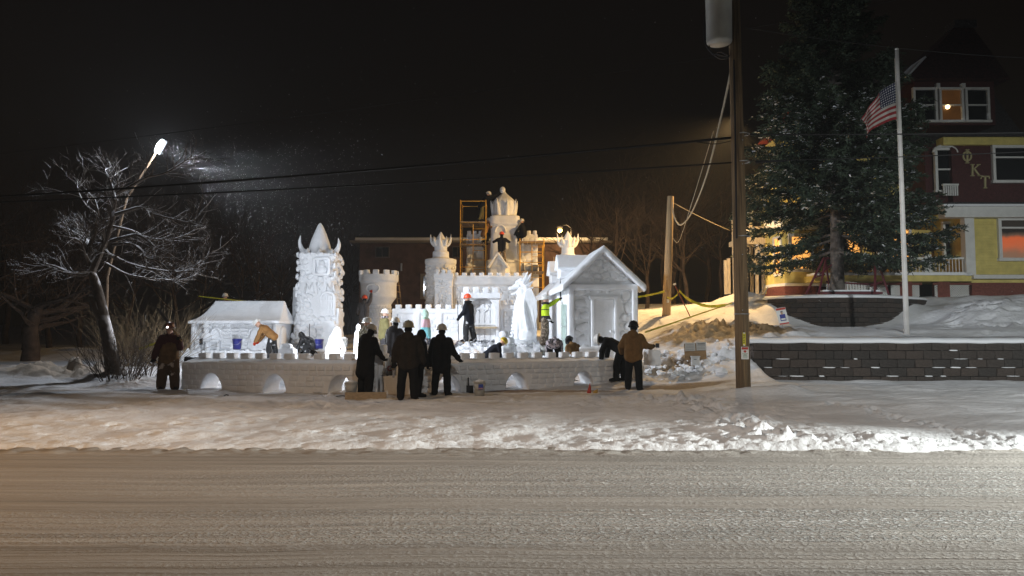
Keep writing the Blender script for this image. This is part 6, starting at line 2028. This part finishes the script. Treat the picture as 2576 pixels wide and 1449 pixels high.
h, wf = WORLD_HANDS['mid']
T = thing('trowel', 'small flat trowel hanging from the hand of the dark brown jacket', 'trowel', h[-1])
MB().tube([h[-1] + Vector((0, 0, .06)), h[-1] + Vector((-.02, 0, -.12))], .014, 6).build('handle', handle_wood, T)
MB().prism([(-.03, -.12), (.03, -.12), (.02, -.3), (-.03, -.3)], h[-1], (1, 0, 0), (0, 0, 1), (0, .008, 0)).build('blade', steel, T)
h, wf = WORLD_HANDS['tan2']
T = thing('trowel', 'dark scraper held by the tan work jacket at the wall end', 'scraper', h[1])
MB().tube([h[1] + Vector((-.05, 0, 0)), h[1] + Vector((.12, .08, .03))], .018, 6).build('handle', dm, T)
MB().box(h[1] + Vector((.16, .1, .04)), (.10, .02, .12)).build('blade', dm, T)

def bucket(pos, rad, hgt, m, label, tiltq=(0, 0, 0), rim=True, fill=True):
    T = thing('bucket', label, 'bucket', pos)
    T.rotation_euler = tiltq
    n = 22
    MB().lathe([(rad * .82, 0), (rad * .84, .0), (rad, hgt), (rad * 1.06, hgt), (rad * 1.06, hgt - .035), (rad * 1.0, hgt - .04)][:3] + [(rad * .95, hgt), (rad * .80, .015)], (0, 0, 0), n).build('pail', m, T, True, local=True)
    MB().lathe([(rad * 1.01, hgt - .05), (rad * 1.06, hgt - .045), (rad * 1.06, hgt), (rad * 1.0, hgt + .004), (rad * .96, hgt - .002)], (0, 0, 0), n).build('rim', m, T, True, local=True)
    if fill: MB().lathe([(rad * .9, hgt - .06), (rad * .9, hgt - .03), (rad * .5, hgt + .03), (.01, hgt + .05)], (0, 0, 0), n).build('snow_fill', fresh, T, True, local=True)
    MB().tube([Vector((rad * 1.03 * math.cos(a), -rad * .45 * math.sin(a) - rad * .6 * math.sin(a), hgt - .05 - .17 * math.sin(a))) for a in [math.pi * k / 12 for k in range(13)]], .006, 5).build('bail', galv, T, local=True)
    return T
bw_ = mat('bucket_white', (.40, .40, .38), .45, var=.12, vscale=4)
bb_ = mat('bucket_blue', (.025, .03, .20), .4)
def onground(u, Y, dz=0):
    x = ux(u, Y, 900)
    return (x, Y, gsurf(x, Y) + dz)
T = bucket(onground(884, 18.35), .15, .38, bw_, 'white bucket heaped with snow at the feet of the black coat')
T = bucket(onground(1206, 18.9), .15, .37, bw_, 'white bucket with a small flag print standing before the bridge wall')
p = Vector(T.location)
lab = MB()
MB().box(p + Vector((.045, -.142, .24)), (.12, .012, .13)).build('label_blue', mat('label_blue', (.03, .06, .30), .5), T)
for k in range(3): MB().box(p + Vector((.045, -.150, .19 + k * .012)), (.11, .004, .005 + .002)).build('label_stripe', white if k % 2 else mat('sign_red', (.40, .035, .02), .5), T)
bucket((ux(600, 28.6, 870), 28.45, vz(879, 28.45)), .17, .40, bb_, 'dark blue bucket on the plinth of the snow hut', fill=False)
bucket((ux(803, 28.4, 870), 28.4, vz(877, 28.4)), .16, .36, bb_, 'dark blue bucket in the snow at the foot of the horned tower', fill=False)
bucket((ux(1362, 24.0, 890), 24.0, gsurf(ux(1362, 24), 24.0)), .15, .40, bb_, 'dark blue bucket behind the bridge wall below the high-visibility jacket', fill=False)
bucket((ux(1369, 28.0, 868), 28.0, zv - .40), .17, .40, bw_, 'white bucket used as a step by the high-visibility jacket', fill=False)
bucket((ux(866, 27.9, 860), 27.9, vz(874, 27.9)), .13, .34, bw_, 'white bucket beside the hunched snow figure')
bucket((ux(1208, 41.2), 41.0, vz(612, 41.0) + .02), .13, .3, bw_, 'white bucket on the middle deck of the left scaffold', fill=False)
bucket((ux(1347, 41.0), 41.0, vz(683, 41.0) + .03), .15, .34, bw_, 'white bucket upright on the lower deck of the right scaffold', fill=False)
bucket((ux(1322, 41.0), 40.9, vz(683, 41.0) + .16), .14, .34, bw_, 'white bucket lying on its side on the right scaffold', (R(90), R(0), R(70)), fill=False)

# ice bag in the gateway with red lettering; second bag behind the wall
red_ink = mat('red_ink', (.50, .02, .03), .5)
def ice_bag(pos, w_, h_, label, rz=0.0, txt=True):
    T = thing('ice_bag', label, 'bag', pos, rz)
    b = MB()
    secs = [(0, w_ * .46, .09), (h_ * .15, w_ * .5, .13), (h_ * .55, w_ * .48, .12), (h_ * .8, w_ * .42, .09), (h_ * .88, w_ * .25, .05), (h_, w_ * .34, .04)]
    loft(b, secs, 20, 3)
    soften(b, b.build('bag', mat('bag_plastic', (.66, .67, .68), .3, bump=.7, bscale=9, bdist=.05), T, True, local=True), .016, 1, .012, 8)
    if txt:
        t1 = text_mesh('ICE', .20, 'print_ice', (0, -.145, h_ * .42), red_ink, T); t1.matrix_parent_inverse = Matrix.Identity(4)
        t2 = text_mesh('CO', .10, 'print_small', (.08, -.15, h_ * .20), red_ink, T); t2.matrix_parent_inverse = Matrix.Identity(4)
    return T
pg = at(979, 944, 19.7)
ice_bag((pg.x + .06, 19.75, pg.z - .04), .46, .52, 'white plastic ice bag with red lettering standing in the gateway', -.05)
pg = at(735, 906, 21.8)
ice_bag((pg.x, 21.9, gsurf(pg.x, 21.9) + .38), .42, .34, 'white plastic ice bag with red lettering lying behind the left merlons', .1)
b = MB().box((pg.x, 21.95, gsurf(pg.x, 21.95) + .18), (.7, .5, .46))
tag(soften(b, b.build('snow_block', sculpt(), None), .03, 2, .02, 3), 'snow block carrying the ice bag behind the left merlons', 'snow block')
pg = at(996, 905, 19.05)
b = MB().cap(pg + Vector((-.06, 0, .06)), .07, pg + Vector((.08, 0, .10)), .09).cap(pg + Vector((.08, 0, .1)), .08, pg + Vector((.1, 0, -.02)), .08)
tag(soften(b, b.build('snow_lump', sculpt(), None), .018, 1, .01, 6), 'rounded snow lump on the gateway sill beside the ice bag', 'snow lump')
# plank, shovel bits and cones on the ground
p0, p1 = at(868, 1003, 18.0), at(972, 993, 18.3)
p0.z, p1.z = gsurf(p0.x, p0.y) + .06, gsurf(p1.x, p1.y) + .05
tag(MB().bar(p0, p1, .22, .035, (0, 1, 0)).build('loose_plank', mat('pale_plank', (.36, .27, .17), .75, var=.2, stretch=(1, 6, 6))), 'loose wooden plank lying on the snow under the white bucket', 'plank')
def cone(u, v, Y, h_, lean_, m, label):
    p = at(u, v, Y); p.z = gsurf(p.x, p.y)
    tag(MB().lathe([(.06, -.02), (.055, .05), (.02, h_ * .8), (.012, h_)], p, 10, Matrix.Rotation(lean_, 3, 'Y')).build('marker_cone', m, None, True), label, 'marker')
cone(1482, 990, 19.6, .26, .1, mat('marker_red', (.45, .06, .04), .6), 'small red upright marker at the foot of the right bridge wall')
cone(1497, 992, 19.5, .12, .6, mat('marker_amber', (.45, .27, .06), .6), 'amber stub lying beside the small red marker')
for (u0, v0, u1, v1, Y, lb) in ((563, 992, 575, 993, 18.9, 'short dark stick on the snow below the first arch'), (845, 995, 880, 996, 18.2, 'dark twigs on the snow below the third arch')):
    a, b_ = at(u0, v0, Y), at(u1, v1, Y)
    a.z, b_.z = gsurf(a.x, a.y) + .02, gsurf(b_.x, b_.y) + .02
    tag(MB().tube([a, a.lerp(b_, .5) + Vector((0, 0, .02)), b_], .014, 5).build('stick', wirem), lb, 'stick')
a = at(470, 907, 20.9)
T = thing('loader_shovel', 'dark scoop shovel lying on the left end of the bridge wall', 'shovel', a)
MB().prism([(-.09, 0), (.11, .04), (.10, .1), (-.07, .14)], a + Vector((0, 0, -.03)), (1, 0, 0), (0, 0, 1), (0, .25, 0)).build('scoop', dm, T)
MB().tube([a + Vector((.1, .1, .06)), a + Vector((.35, .5, .1))], .016, 6).build('handle', dm, T)
a = at(507, 868, 27.6)
T = thing('garden_shovel', 'upright black shovel stuck in snow beside the snow hut', 'shovel', (a.x, a.y, vz(895, 27.6)))
MB().tube([(a.x, a.y, vz(896, 27.6)), (a.x - .02, a.y, vz(865, 27.6))], .014, 6).build('handle', dm, T)
MB().prism([(-.06, 0), (.06, .02), (.05, .26), (-.07, .22)], (a.x - .02, a.y, vz(868, 27.6)), (1, 0, 0), (0, 0, 1), (0, .02, 0)).build('blade', dm, T)
T = thing('garden_shovel', 'black shovel leaning on the front of the bridge wall near the flag bucket', 'shovel', onground(1180, 20.2))
MB().tube([Vector(onground(1180, 19.6)), at(1177, 935, 20.15)], .018, 6).build('handle', dm, T)
MB().box(Vector(onground(1182, 19.55)) + Vector((0, 0, .08)), (.18, .03, .22)).build('blade', dm, T)
a, b_ = at(778, 872, 28.0), at(779, 815, 28.3)
tag(MB().tube([a, b_], .014, 5).build('staff', dm), 'thin dark staff standing beside the glossy black coat', 'staff')

# black drain hose sagging in the two right arches
for u, lb in ((1300, 'fifth'), (1468, 'sixth')):
    a = [at(u - 26, 955, 22.6), at(u, 962, 22.6), at(u + 24, 960, 22.6)]
    tag(MB().tube(curve(a, 5), .018, 5).build('cable', wirem), 'black cable hanging in the %s arch of the bridge wall' % lb, 'cable')

# work light behind the people at the gateway
WL = Vector((-4.9, 24.6, 1.75))
T = thing('work_light', 'tripod work light with bare white bulb behind the pale camouflage jacket', 'work light', (WL.x, WL.y, gsurf(WL.x, WL.y)))
for k in range(3):
    an = 2.1 * k
    MB().tube([WL + Vector((0, -.05, -.35)), (WL.x + .35 * math.cos(an), WL.y - .05 + .35 * math.sin(an), gsurf(WL.x, WL.y) - .02)], .016, 6).build('leg', dm, T)
MB().tube([WL + Vector((0, -.05, -.4)), WL + Vector((0, -.05, -.1))], .018, 6).build('mast', dm, T)
MB().box(WL + Vector((0, .06, -.13)), (.16, .16, .04)).build('housing', dm, T)
MB().ell(WL + Vector((0, .06, -.07)), (.05, .05, .04)).build('bulb', mat('led_panel', (1, 1, 1), .3, emit=(.86, .92, 1), estr=20), T, True)

FL = Vector((-9.3, 24.62, .72))
T = thing('floor_flood_light', 'low floor flood light lying in the snow behind the left half of the bridge wall', 'work light', (FL.x, FL.y, gsurf(FL.x, FL.y)))
MB().box((FL.x, FL.y - .06, (FL.z + gsurf(FL.x, FL.y)) / 2 - .08), (.30, .10, FL.z - gsurf(FL.x, FL.y) + .1)).build('stand', dm, T)
MB().ell((FL.x, FL.y, FL.z - .02), (.05, .04, .03)).build('bulb', mat('led_panel', (1, 1, 1), .3, emit=(.86, .92, 1), estr=20), T, True)
# ------------------------------------------------------------------ scaffolds
sy = mat('scaffold_yellow', (.72, .40, .06), .5, var=.2, vscale=5)
dk = mat('deck_plank', (.30, .22, .15), .8, var=.25, stretch=(1, 6, 6))
def scaffold(u0, u1, vt, vb, decks, Yf, dep, label, ladder, shift):
    p0 = at(u0, vb, Yf)
    T = thing('scaffold', label, 'scaffold', (at((u0 + u1) / 2, vb, Yf).x, Yf, gz(p0.x, Yf)))
    x0, x1 = ux(u0, Yf, 600), ux(u1, Yf, 600)
    zt = vz(vt, Yf)
    zb = gz(x0, Yf) + .3
    for x in (x0, x1):
        for dy in (0, dep):
            MB().tube([(x, Yf + dy, zb), (x, Yf + dy, zt - (.0 if dy == 0 or shift else .1))], .032, 8).build('post', sy, T, True)
    for v in decks['rails']:
        for dy in (0, dep): MB().tube([(x0, Yf + dy, vz(v, Yf)), (x1, Yf + dy, vz(v, Yf))], .022, 6).build('rail', sy, T)
        for x in (x0, x1): MB().tube([(x, Yf, vz(v, Yf)), (x, Yf + dep, vz(v, Yf))], .020, 6).build('side_rail', sy, T)
    for v in decks['decks']:
        for k in range(3):
            w = (x1 - x0) / 3
            MB().box((x0 + (k + .5) * w, Yf + dep / 2, vz(v, Yf) - .02), (w * .93, dep + .3, .045)).build('deck_plank', dk, T)
    for a, b in decks['ladder']:
        xm = x0 + (x1 - x0) * ladder
        MB().tube([(xm, Yf, vz(b, Yf)), (xm, Yf, vz(a, Yf))], .022, 6).build('ladder_stile', sy, T)
        n = max(2, int((vz(a, Yf) - vz(b, Yf)) / .48))
        for k in range(n):
            z = vz(b, Yf) + (k + .5) * (vz(a, Yf) - vz(b, Yf)) / n
            MB().tube([(xm, Yf, z), (x1, Yf, z)], .016, 6).build('rung', sy, T)
    for a, b in decks['brace']: MB().tube([(x0, Yf, vz(a, Yf)), (x0, Yf + dep, vz(b, Yf))], .014, 5).build('brace', sy, T)
    return T
scaffold(1158, 1222, 503, 690, dict(rails=(506, 560, 603, 616, 672), decks=(558, 614), ladder=((563, 614), (618, 690)), brace=((560, 603), (603, 560), (616, 672), (672, 616))), 40.9, 1.7, 'tall yellow scaffold with two plank decks left of the keep', .5, 1)
scaffold(1308, 1368, 600, 700, dict(rails=(609, 634, 660, 683), decks=(607, 683), ladder=((609, 683), (686, 735)), brace=((609, 683),)), 40.6, 1.6, 'lower yellow scaffold with plank deck right of the keep', .5, 0)
T = thing('step_ladder', 'tan wooden ladder leaning on the far side of the round tower', 'ladder', at(1003, 772, 37))
for dx in (0, .42): MB().tube([at(1004, 778, 36.6) + Vector((dx * .3, dx, -.5)), at(993, 690, 37) + Vector((dx * .2, dx, 0))], .03, 6).build('stile', handle_wood, T)
for k in range(5):
    p = at(1003 - k * 2, 768 - k * 17, 36.65)
    MB().tube([p, p + Vector((.1, .42, 0))], .02, 5).build('rung', handle_wood, T)
MB().tube([at(990, 765, 36.4), at(1003, 765, 36.4)], .02, 5).build('rung', handle_wood, T)

# ------------------------------------------------------------------ dark building behind
T = thing('brick_building', 'dark flat-roofed brick building behind the snow castle', 'building', (ux(1200, 60), 60, 2.3))
bk = mat('dark_brown_brick', (.085, .052, .045), .9, var=.3, vscale=1.5, bump=.5, bscale=6)
xa, xb = ux(903, 60), ux(1520, 60)
zt = vz(612, 60)
MB().box(((xa + xb) / 2, 66, (zt + 1.5) / 2), (xb - xa, 12, zt - 1.5)).build('wall', bk, T)
MB().box(((xa + xb) / 2, 66, zt + .08), (xb - xa + 1.4, 13.2, .16)).build('roof_edge', mat('pale_fascia', (.22, .20, .18), .7), T)
MB().box(((xa + xb) / 2, 66, zt + .30), (xb - xa + .6, 12.6, .26)).build('roof_snow', fresh, T)
def bwin(u0, u1, v0, v1, m1, nm='window'):
    a, b = at(u0, v1, 59.9), at(u1, v0, 59.9)
    f = MB().box(((a.x + b.x) / 2, 59.95, (a.z + b.z) / 2), (b.x - a.x, .12, b.z - a.z)).build(nm, mat('grey_frame', (.10, .09, .085), .6), T)
    MB().box(((a.x + b.x) / 2 - (b.x - a.x) * .23, 59.88, (a.z + b.z) / 2), ((b.x - a.x) * .40, .04, (b.z - a.z) * .84)).build('pane', m1, f)
    MB().box(((a.x + b.x) / 2 + (b.x - a.x) * .23, 59.88, (a.z + b.z) / 2), ((b.x - a.x) * .40, .04, (b.z - a.z) * .84)).build('pane', m1, f)
bwin(944, 980, 620, 648, glassd); bwin(1138, 1165, 620, 648, glassd)
a, b = at(1062, 732, 59.9), at(1092, 690, 59.9)
MB().box(((a.x + b.x) / 2, 59.95, (a.z + b.z) / 2 - .3), (b.x - a.x + .3, .14, b.z - a.z + .7)).build('door_frame', mat('pale_fascia', (.22, .20, .18), .7), T)
MB().box(((a.x + b.x) / 2, 59.87, (a.z + b.z) / 2 - .3), (b.x - a.x - .2, .08, b.z - a.z + .3)).build('door', glassd, T)
MB().box(at(1010, 672, 59.8), (.12, .2, .6)).build('wall_lamp', galv, T)
# sodium street lamp behind
T = thing('street_lamp', 'far sodium street lamp glowing behind the spiked tower', 'street lamp', (ux(1409, 57), 57, 2.4))
xl, zl = ux(1409, 57), vz(579, 57)
MB().tube([(xl + .9, 57.2, 2.0), (xl + .9, 57.2, zl + .2), (xl + .5, 57.1, zl + .45), (xl, 57, zl + .3)], [.1, .07, .05, .04], 8).build('post', dm, T)
MB().box((xl, 57, zl + .22), (.4, .3, .14)).build('head', dm, T)
MB().ell((xl, 57, zl), (.20, .20, .18)).build('bulb', mat('far_sodium_glow', (1, .7, .3), .4, emit=(1, .50, .12), estr=4), T, True)

# leaning LED flood lamp at the left
T = thing('led_flood_lamp', 'bright white LED flood lamp on a thin leaning pole above the bare tree', 'lamp', (ux(268, 24), 24, .5))
MB().tube([(ux(272, 24), 24, .3), (ux(268, 24), 24, 3.5), (ux(310, 24), 24, vz(500, 24)), L1 + Vector((-.25, 0, -.45)), L1 + Vector((-.05, 0, -.1))], [.05, .042, .038, .035, .03], 8).build('pole', mat('lamp_pole_wood', (.16, .11, .07), .8), T)
hd_ = MB()
rot = Matrix.Rotation(R(-32), 3, 'Y')
MB().box(L1 + Vector((0, .06, .0)), (.20, .08, .50), rot=Matrix.Rotation(R(28), 3, 'Y')).build('housing', dm, T)
MB().ell(L1 + Vector((0, .0, 0)), (.10, .04, .24), Matrix.Rotation(R(28), 3, 'Y')).build('panel', mat('led_flood_glow', (1, 1, 1), .3, emit=(.93, .96, 1), estr=160), T)

# ------------------------------------------------------------------ bare trees
def bark_snow(name, col, snowy=.55):
    m = mat(name, col, .9, var=.35, vscale=6, bump=.6, bscale=14, bdist=.03)
    n, l = m.node_tree.nodes, m.node_tree.links
    p = n['Principled BSDF']
    src = p.inputs['Base Color'].links[0].from_socket
    g = n.new('ShaderNodeNewGeometry'); s = n.new('ShaderNodeSeparateXYZ'); l.new(g.outputs['Normal'], s.inputs[0])
    t = n.new('ShaderNodeTexNoise'); t.inputs['Scale'].default_value = 2.2
    tc = n.new('ShaderNodeTexCoord'); l.new(tc.outputs['Object'], t.inputs['Vector'])
    a = n.new('ShaderNodeMath'); a.operation = 'ADD'; l.new(s.outputs[2], a.inputs[0]); l.new(t.outputs[0], a.inputs[1])
    r = n.new('ShaderNodeMapRange'); r.inputs['From Min'].default_value = .72 + snowy * .3; r.inputs['From Max'].default_value = .9 + snowy * .3; l.new(a.outputs[0], r.inputs['Value'])
    x = n.new('ShaderNodeMixRGB'); l.new(r.outputs[0], x.inputs[0]); l.new(src, x.inputs[1]); x.inputs[2].default_value = (.75, .76, .8, 1)
    l.new(x.outputs[0], p.inputs['Base Color'])
    return m
barks = bark_snow('snowy_bark', (.085, .068, .055), .12)
barkd = mat('dark_bark', (.060, .042, .032), .95, var=.4, vscale=4)
def grow(mb, p, d, L, r, depth, rr, spread=.75, upb=.18, seg=5, kids=(3, 5), n=5):
    pts, rad = [p.copy()], [r]
    q, dd = p.copy(), d.normalized()
    for i in range(seg):
        dd = (dd + Vector((rr.gauss(0, .17), rr.gauss(0, .17), rr.gauss(0, .13) + upb * .25))).normalized()
        q = q + dd * (L / seg)
        pts.append(q.copy()); rad.append(r * (1 - .72 * (i + 1) / seg))
    mb.tube(pts, rad, n if depth > 1 else 3, False)
    if depth <= 0: return
    k = rr.randint(*kids)
    for j in range(k):
        t = .25 + .75 * (j + rr.random()) / k
        i = min(int(t * seg), seg - 1)
        base = pts[i].lerp(pts[i + 1], t * seg - i)
        ax = (pts[i + 1] - pts[i]).normalized()
        o_ = ax.orthogonal().normalized()
        o_.rotate(Quaternion(ax, rr.uniform(0, 6.28)))
        nd = (ax * rr.uniform(.55, .9) + o_ * spread * rr.uniform(.7, 1.2) + Vector((0, 0, upb))).normalized()
        grow(mb, base, nd, L * rr.uniform(.45, .68), max(.004, rad[i] * .52), depth - 1, rr, spread, upb, max(3, seg - 1), kids, n)
def left_tree():
    Y = 21.5
    D = lambda u, v, dy=0: at(u, v, Y + dy)
    T = thing('bare_tree', 'leaning bare tree with snowy limbs and twiggy crown under the LED flood lamp', 'tree', D(284, 950))
    tr = MB()
    tr.tube(curve([D(284, 962), D(281, 915), D(275, 867), D(258, 793), D(246, 735), D(236, 700), D(229, 684)], 5), list(np.interp(np.linspace(0, 1, 31), [0, .06, .3, .55, .8, 1], [.27, .20, .185, .16, .12, .10])), 12)
    tr.tube(curve([D(258, 800), D(236, 765, -.1), D(228, 742, -.15)], 4), [.15, .15, .14, .13, .12, .11, .10, .08, .05], 8)
    tr.build('trunk', barks, T, True)
    rr = random.Random(31)
    cr = MB()
    limbs = [([(229, 684), (222, 655), (226, 620), (240, 585), (247, 540), (238, 500)], .10, 0), ([(230, 684), (246, 648), (266, 604), (282, 560), (290, 510), (300, 470)], .13, .2),
             ([(230, 686), (200, 690), (172, 685), (145, 672), (110, 662)], .085, -.3), ([(226, 665), (214, 640), (204, 612), (188, 600), (170, 597)], .06, -.5),
             ([(222, 640), (222, 610), (206, 590)], .05, .4), ([(280, 606), (310, 598), (347, 591), (372, 605), (392, 622), (430, 640)], .07, -.3),
             ([(284, 615), (330, 614), (358, 632), (368, 648), (400, 658), (432, 685)], .06, -.5), ([(266, 630), (285, 645), (312, 636)], .045, -.2),
             ([(296, 485), (330, 468), (370, 446), (413, 436), (450, 415), (483, 392)], .06, -.2), ([(290, 540), (322, 530), (356, 522), (385, 538), (440, 552), (482, 557), (518, 520)], .065, -.1),
             ([(284, 570), (330, 580), (380, 600), (440, 600), (500, 575)], .05, .3), ([(275, 640), (330, 665), (400, 680), (465, 682), (510, 655), (538, 630)], .06, .2),
             ([(262, 660), (320, 690), (380, 700), (450, 705), (500, 690)], .045, .5), ([(246, 540), (220, 520), (200, 490), (190, 460)], .04, 0), ([(290, 500), (280, 460), (262, 425)], .035, .3)]
    for pts, r0, dy in limbs:
        n = len(pts)
        P3 = curve([D(u, v, dy * (i / (n - 1)) * 2.2) for i, (u, v) in enumerate(pts)], 4)
        cr.tube(P3, list(np.linspace(r0, max(.012, r0 * .22), len(P3))), 7, False)
        tot = sum((P3[i + 1] - P3[i]).length for i in range(len(P3) - 1))
        nk = int(tot * 7.5)
        for j in range(nk):
            t = .22 + .78 * (j + rr.random()) / nk
            i = min(int(t * (len(P3) - 1)), len(P3) - 2)
            ax = (P3[i + 1] - P3[i]).normalized()
            o_ = ax.orthogonal().normalized(); o_.rotate(Quaternion(ax, rr.uniform(0, 6.28)))
            grow(cr, P3[i].lerp(P3[i + 1], rr.random()), (ax * .7 + o_ * .7 + Vector((.15, -.05, .12))), rr.uniform(.4, 1.05), .016, 2, rr, .7, .16, 4, (3, 4), 4)
    cr.build('crown', barks, T)
left_tree()
def wood_tree(seed, Hh):
    rr = random.Random(seed)
    tr, cr = MB(), MB()
    pts, rad = [], []
    x = y = 0
    for i in range(8):
        pts.append(Vector((x, y, Hh * .62 * i / 7 - .3))); rad.append(Hh * .016 * (1 - .7 * i / 7))
        x += rr.gauss(0, .035 * Hh * .4); y += rr.gauss(0, .1)
    tr.tube(pts, rad, 7, False)
    for i in range(3, 8):
        for j in range(3):
            an = rr.uniform(0, 6.28)
            grow(cr, pts[i], Vector((math.cos(an), math.sin(an), rr.uniform(.4, 1.1))), Hh * rr.uniform(.22, .42), rad[i] * .55, 3, rr, .7, .2, 4, (3, 4), 4)
    a, b = tr.mesh('trunk', True), cr.mesh('crown')
    a.materials.append(barkd); b.materials.append(barkd)
    return a, b
WT = [wood_tree(k, 9.0) for k in range(4)]
rr = random.Random(77)
def place_tree(k, x, y, sc_, label, group):
    T = thing('bare_tree', label, 'tree', (x, y, gz(x, y) - .1), rr.uniform(0, 6.28), group)
    T.scale = (sc_,) * 3
    inst('trunk', WT[k][0], (0, 0, 0), (0, 0, 0), (1, 1, 1), T, local=True)
    inst('crown', WT[k][1], (0, 0, 0), (0, 0, 0), (1, 1, 1), T, local=True)
for i, (u, Y, s_) in enumerate(((1500, 50, 1.15), (1545, 46, .95), (1590, 54, 1.3), (1625, 48, 1.05), (1665, 56, 1.25), (1700, 50, 1.1), (1740, 46, 1.0), (1775, 53, 1.3), (1810, 49, 1.0), (1715, 60, 1.5), (1560, 62, 1.5), (1470, 66, 1.3))):
    place_tree(i % 4, ux(u, Y), Y, s_, 'dark leafless tree in the wood between the castle and the yellow house', 'wood right of the castle')
for i, (u, Y, s_) in enumerate(((-40, 34, 1.1), (60, 42, 1.2), (130, 48, 1.4), (210, 50, 1.3), (330, 46, 1.2), (450, 44, 1.15), (520, 52, 1.2), (600, 48, 1.0), (650, 56, 1.2), (720, 60, 1.2), (20, 56, 1.7), (820, 64, 1.2), (880, 70, 1.3))):
    place_tree((i + 1) % 4, ux(u, Y), Y, s_, 'dark leafless tree in the wood left of the brick building', 'wood left of the castle')
# gnarled old tree farther left
T = thing('bare_tree', 'thick dark old tree trunk beyond the side street at the left', 'tree', (ux(80, 31), 31, .4), .6)
mb = MB().tube([(0, 0, -.4), (.05, 0, .6), (-.05, .05, 1.5), (.2, 0, 2.4)], [.42, .34, .32, .22], 10, False)
mb.build('trunk', barkd, T, True, local=True)
cr = MB()
for k in range(9):
    an = rr.uniform(0, 6.28)
    grow(cr, Vector((.15, 0, 1.4 + k * .12)), Vector((math.cos(an), math.sin(an), .35)), rr.uniform(2.2, 3.4), .12, 3, rr, .8, .1, 5, (3, 4), 4)
cr.build('crown', barkd, T, local=True)
# willow scrub round the leaning tree
def shrub(u, Y, n, hgt, spr, m, label):
    b0 = Vector((ux(u, Y, 900), Y, 0))
    T = thing('shrub', label, 'shrub', (b0.x, Y, gz(b0.x, Y)))
    mb = MB()
    for k in range(n):
        an = rr.uniform(0, 6.28); q = rr.random() ** .6 * spr
        s0 = Vector((q * .35 * math.cos(an), q * .35 * math.sin(an), -.05))
        grow(mb, s0, Vector((math.cos(an) * q, math.sin(an) * q, 1.1)), hgt * rr.uniform(.6, 1.1), .011, 1, rr, .45, .12, 5, (2, 4), 3)
    tag(mb.build('stems', m, T, local=True), kind='stuff')
scrub = mat('scrub_twig', (.16, .115, .065), .9, var=.3)
scrubd = mat('dark_scrub_twig', (.055, .042, .034), .9)
shrub(278, 21.0, 46, 1.5, .9, scrubd, 'dense dark suckers round the foot of the leaning tree')
shrub(325, 21.2, 46, 1.5, .9, scrubd, 'upright dark brush between leaning tree and maroon hoodie')
shrub(372, 22.2, 30, 1.3, .8, scrubd, 'thin dark brush behind the maroon hoodie')
shrub(330, 26, 70, 2.0, 1.2, scrub, 'tan dry brush thicket left of the snow hut')
shrub(410, 27, 80, 2.0, 1.3, scrub, 'tan dry brush thicket close to the snow hut')
ribbon([at(350, 878, 23), at(385, 866, 22), at(420, 856, 22.5)], .07, 'yellow caution tape caught in the brush beside the maroon hoodie')
ribbon([at(500, 745, 33), at(560, 752, 33), at(640, 760, 33.5)], .05, 'yellow caution tape behind the snow hut roof')

# ------------------------------------------------------------------ falling snow in the beam of the flood lamp
nz = np.random.default_rng(9)
v, f = [], []
NF = 2600
t = nz.random(NF) ** .8
ang = nz.normal(-.50, .33, NF)
rad = .3 + 6.5 * t
pos = np.stack([L1.x + .2 + rad * np.cos(ang), L1.y + nz.normal(.5, 1.6, NF), L1.z - .1 + rad * np.sin(ang)], 1)
pos = pos[pos[:, 2] > 1.5]
NF2 = 500
p2 = np.stack([nz.uniform(-16, 14, NF2), nz.uniform(14, 40, NF2), nz.uniform(1.5, 12, NF2)], 1)
pos = np.concatenate([pos, p2])
NF = len(pos)
sz = nz.uniform(.003, .0075, NF)
tet = np.array([[1, 1, 1], [1, -1, -1], [-1, 1, -1], [-1, -1, 1.]]) * .6
V = (pos[:, None, :] + tet[None] * sz[:, None, None] * np.array([1.0, 1.0, 1.4])).reshape(-1, 3)
idx = np.arange(NF)[:, None] * 4
F = np.concatenate([idx + np.array([[0, 1, 2]]), idx + np.array([[0, 3, 1]]), idx + np.array([[0, 2, 3]]), idx + np.array([[1, 3, 2]])])
me = bpy.data.meshes.new('snowflakes'); me.from_pydata(V.tolist(), [], F.tolist())
tag(link('snowflakes', me, mat('snowflake', (.85, .87, .9), .5)), 'fine snowflakes falling through the flood lamp beam', 'snowflakes', kind='stuff')
run_soft()

# ------------------------------------------------------------------ cold night haze
hz = MB().box((0, 270, 19.0), (840, 700, 42)).build('haze', None)
m = bpy.data.materials.new('haze_air'); m.use_nodes = True
n, l = m.node_tree.nodes, m.node_tree.links
n.remove(n['Principled BSDF'])
pv = n.new('ShaderNodeVolumePrincipled')
pv.inputs['Color'].default_value = (.9, .92, .95, 1)
pv.inputs['Density'].default_value = 0.0006
pv.inputs['Anisotropy'].default_value = 0.2
l.new(pv.outputs[0], n['Material Output'].inputs['Volume'])
hz.data.materials.append(m)
tag(hz, kind='stuff')
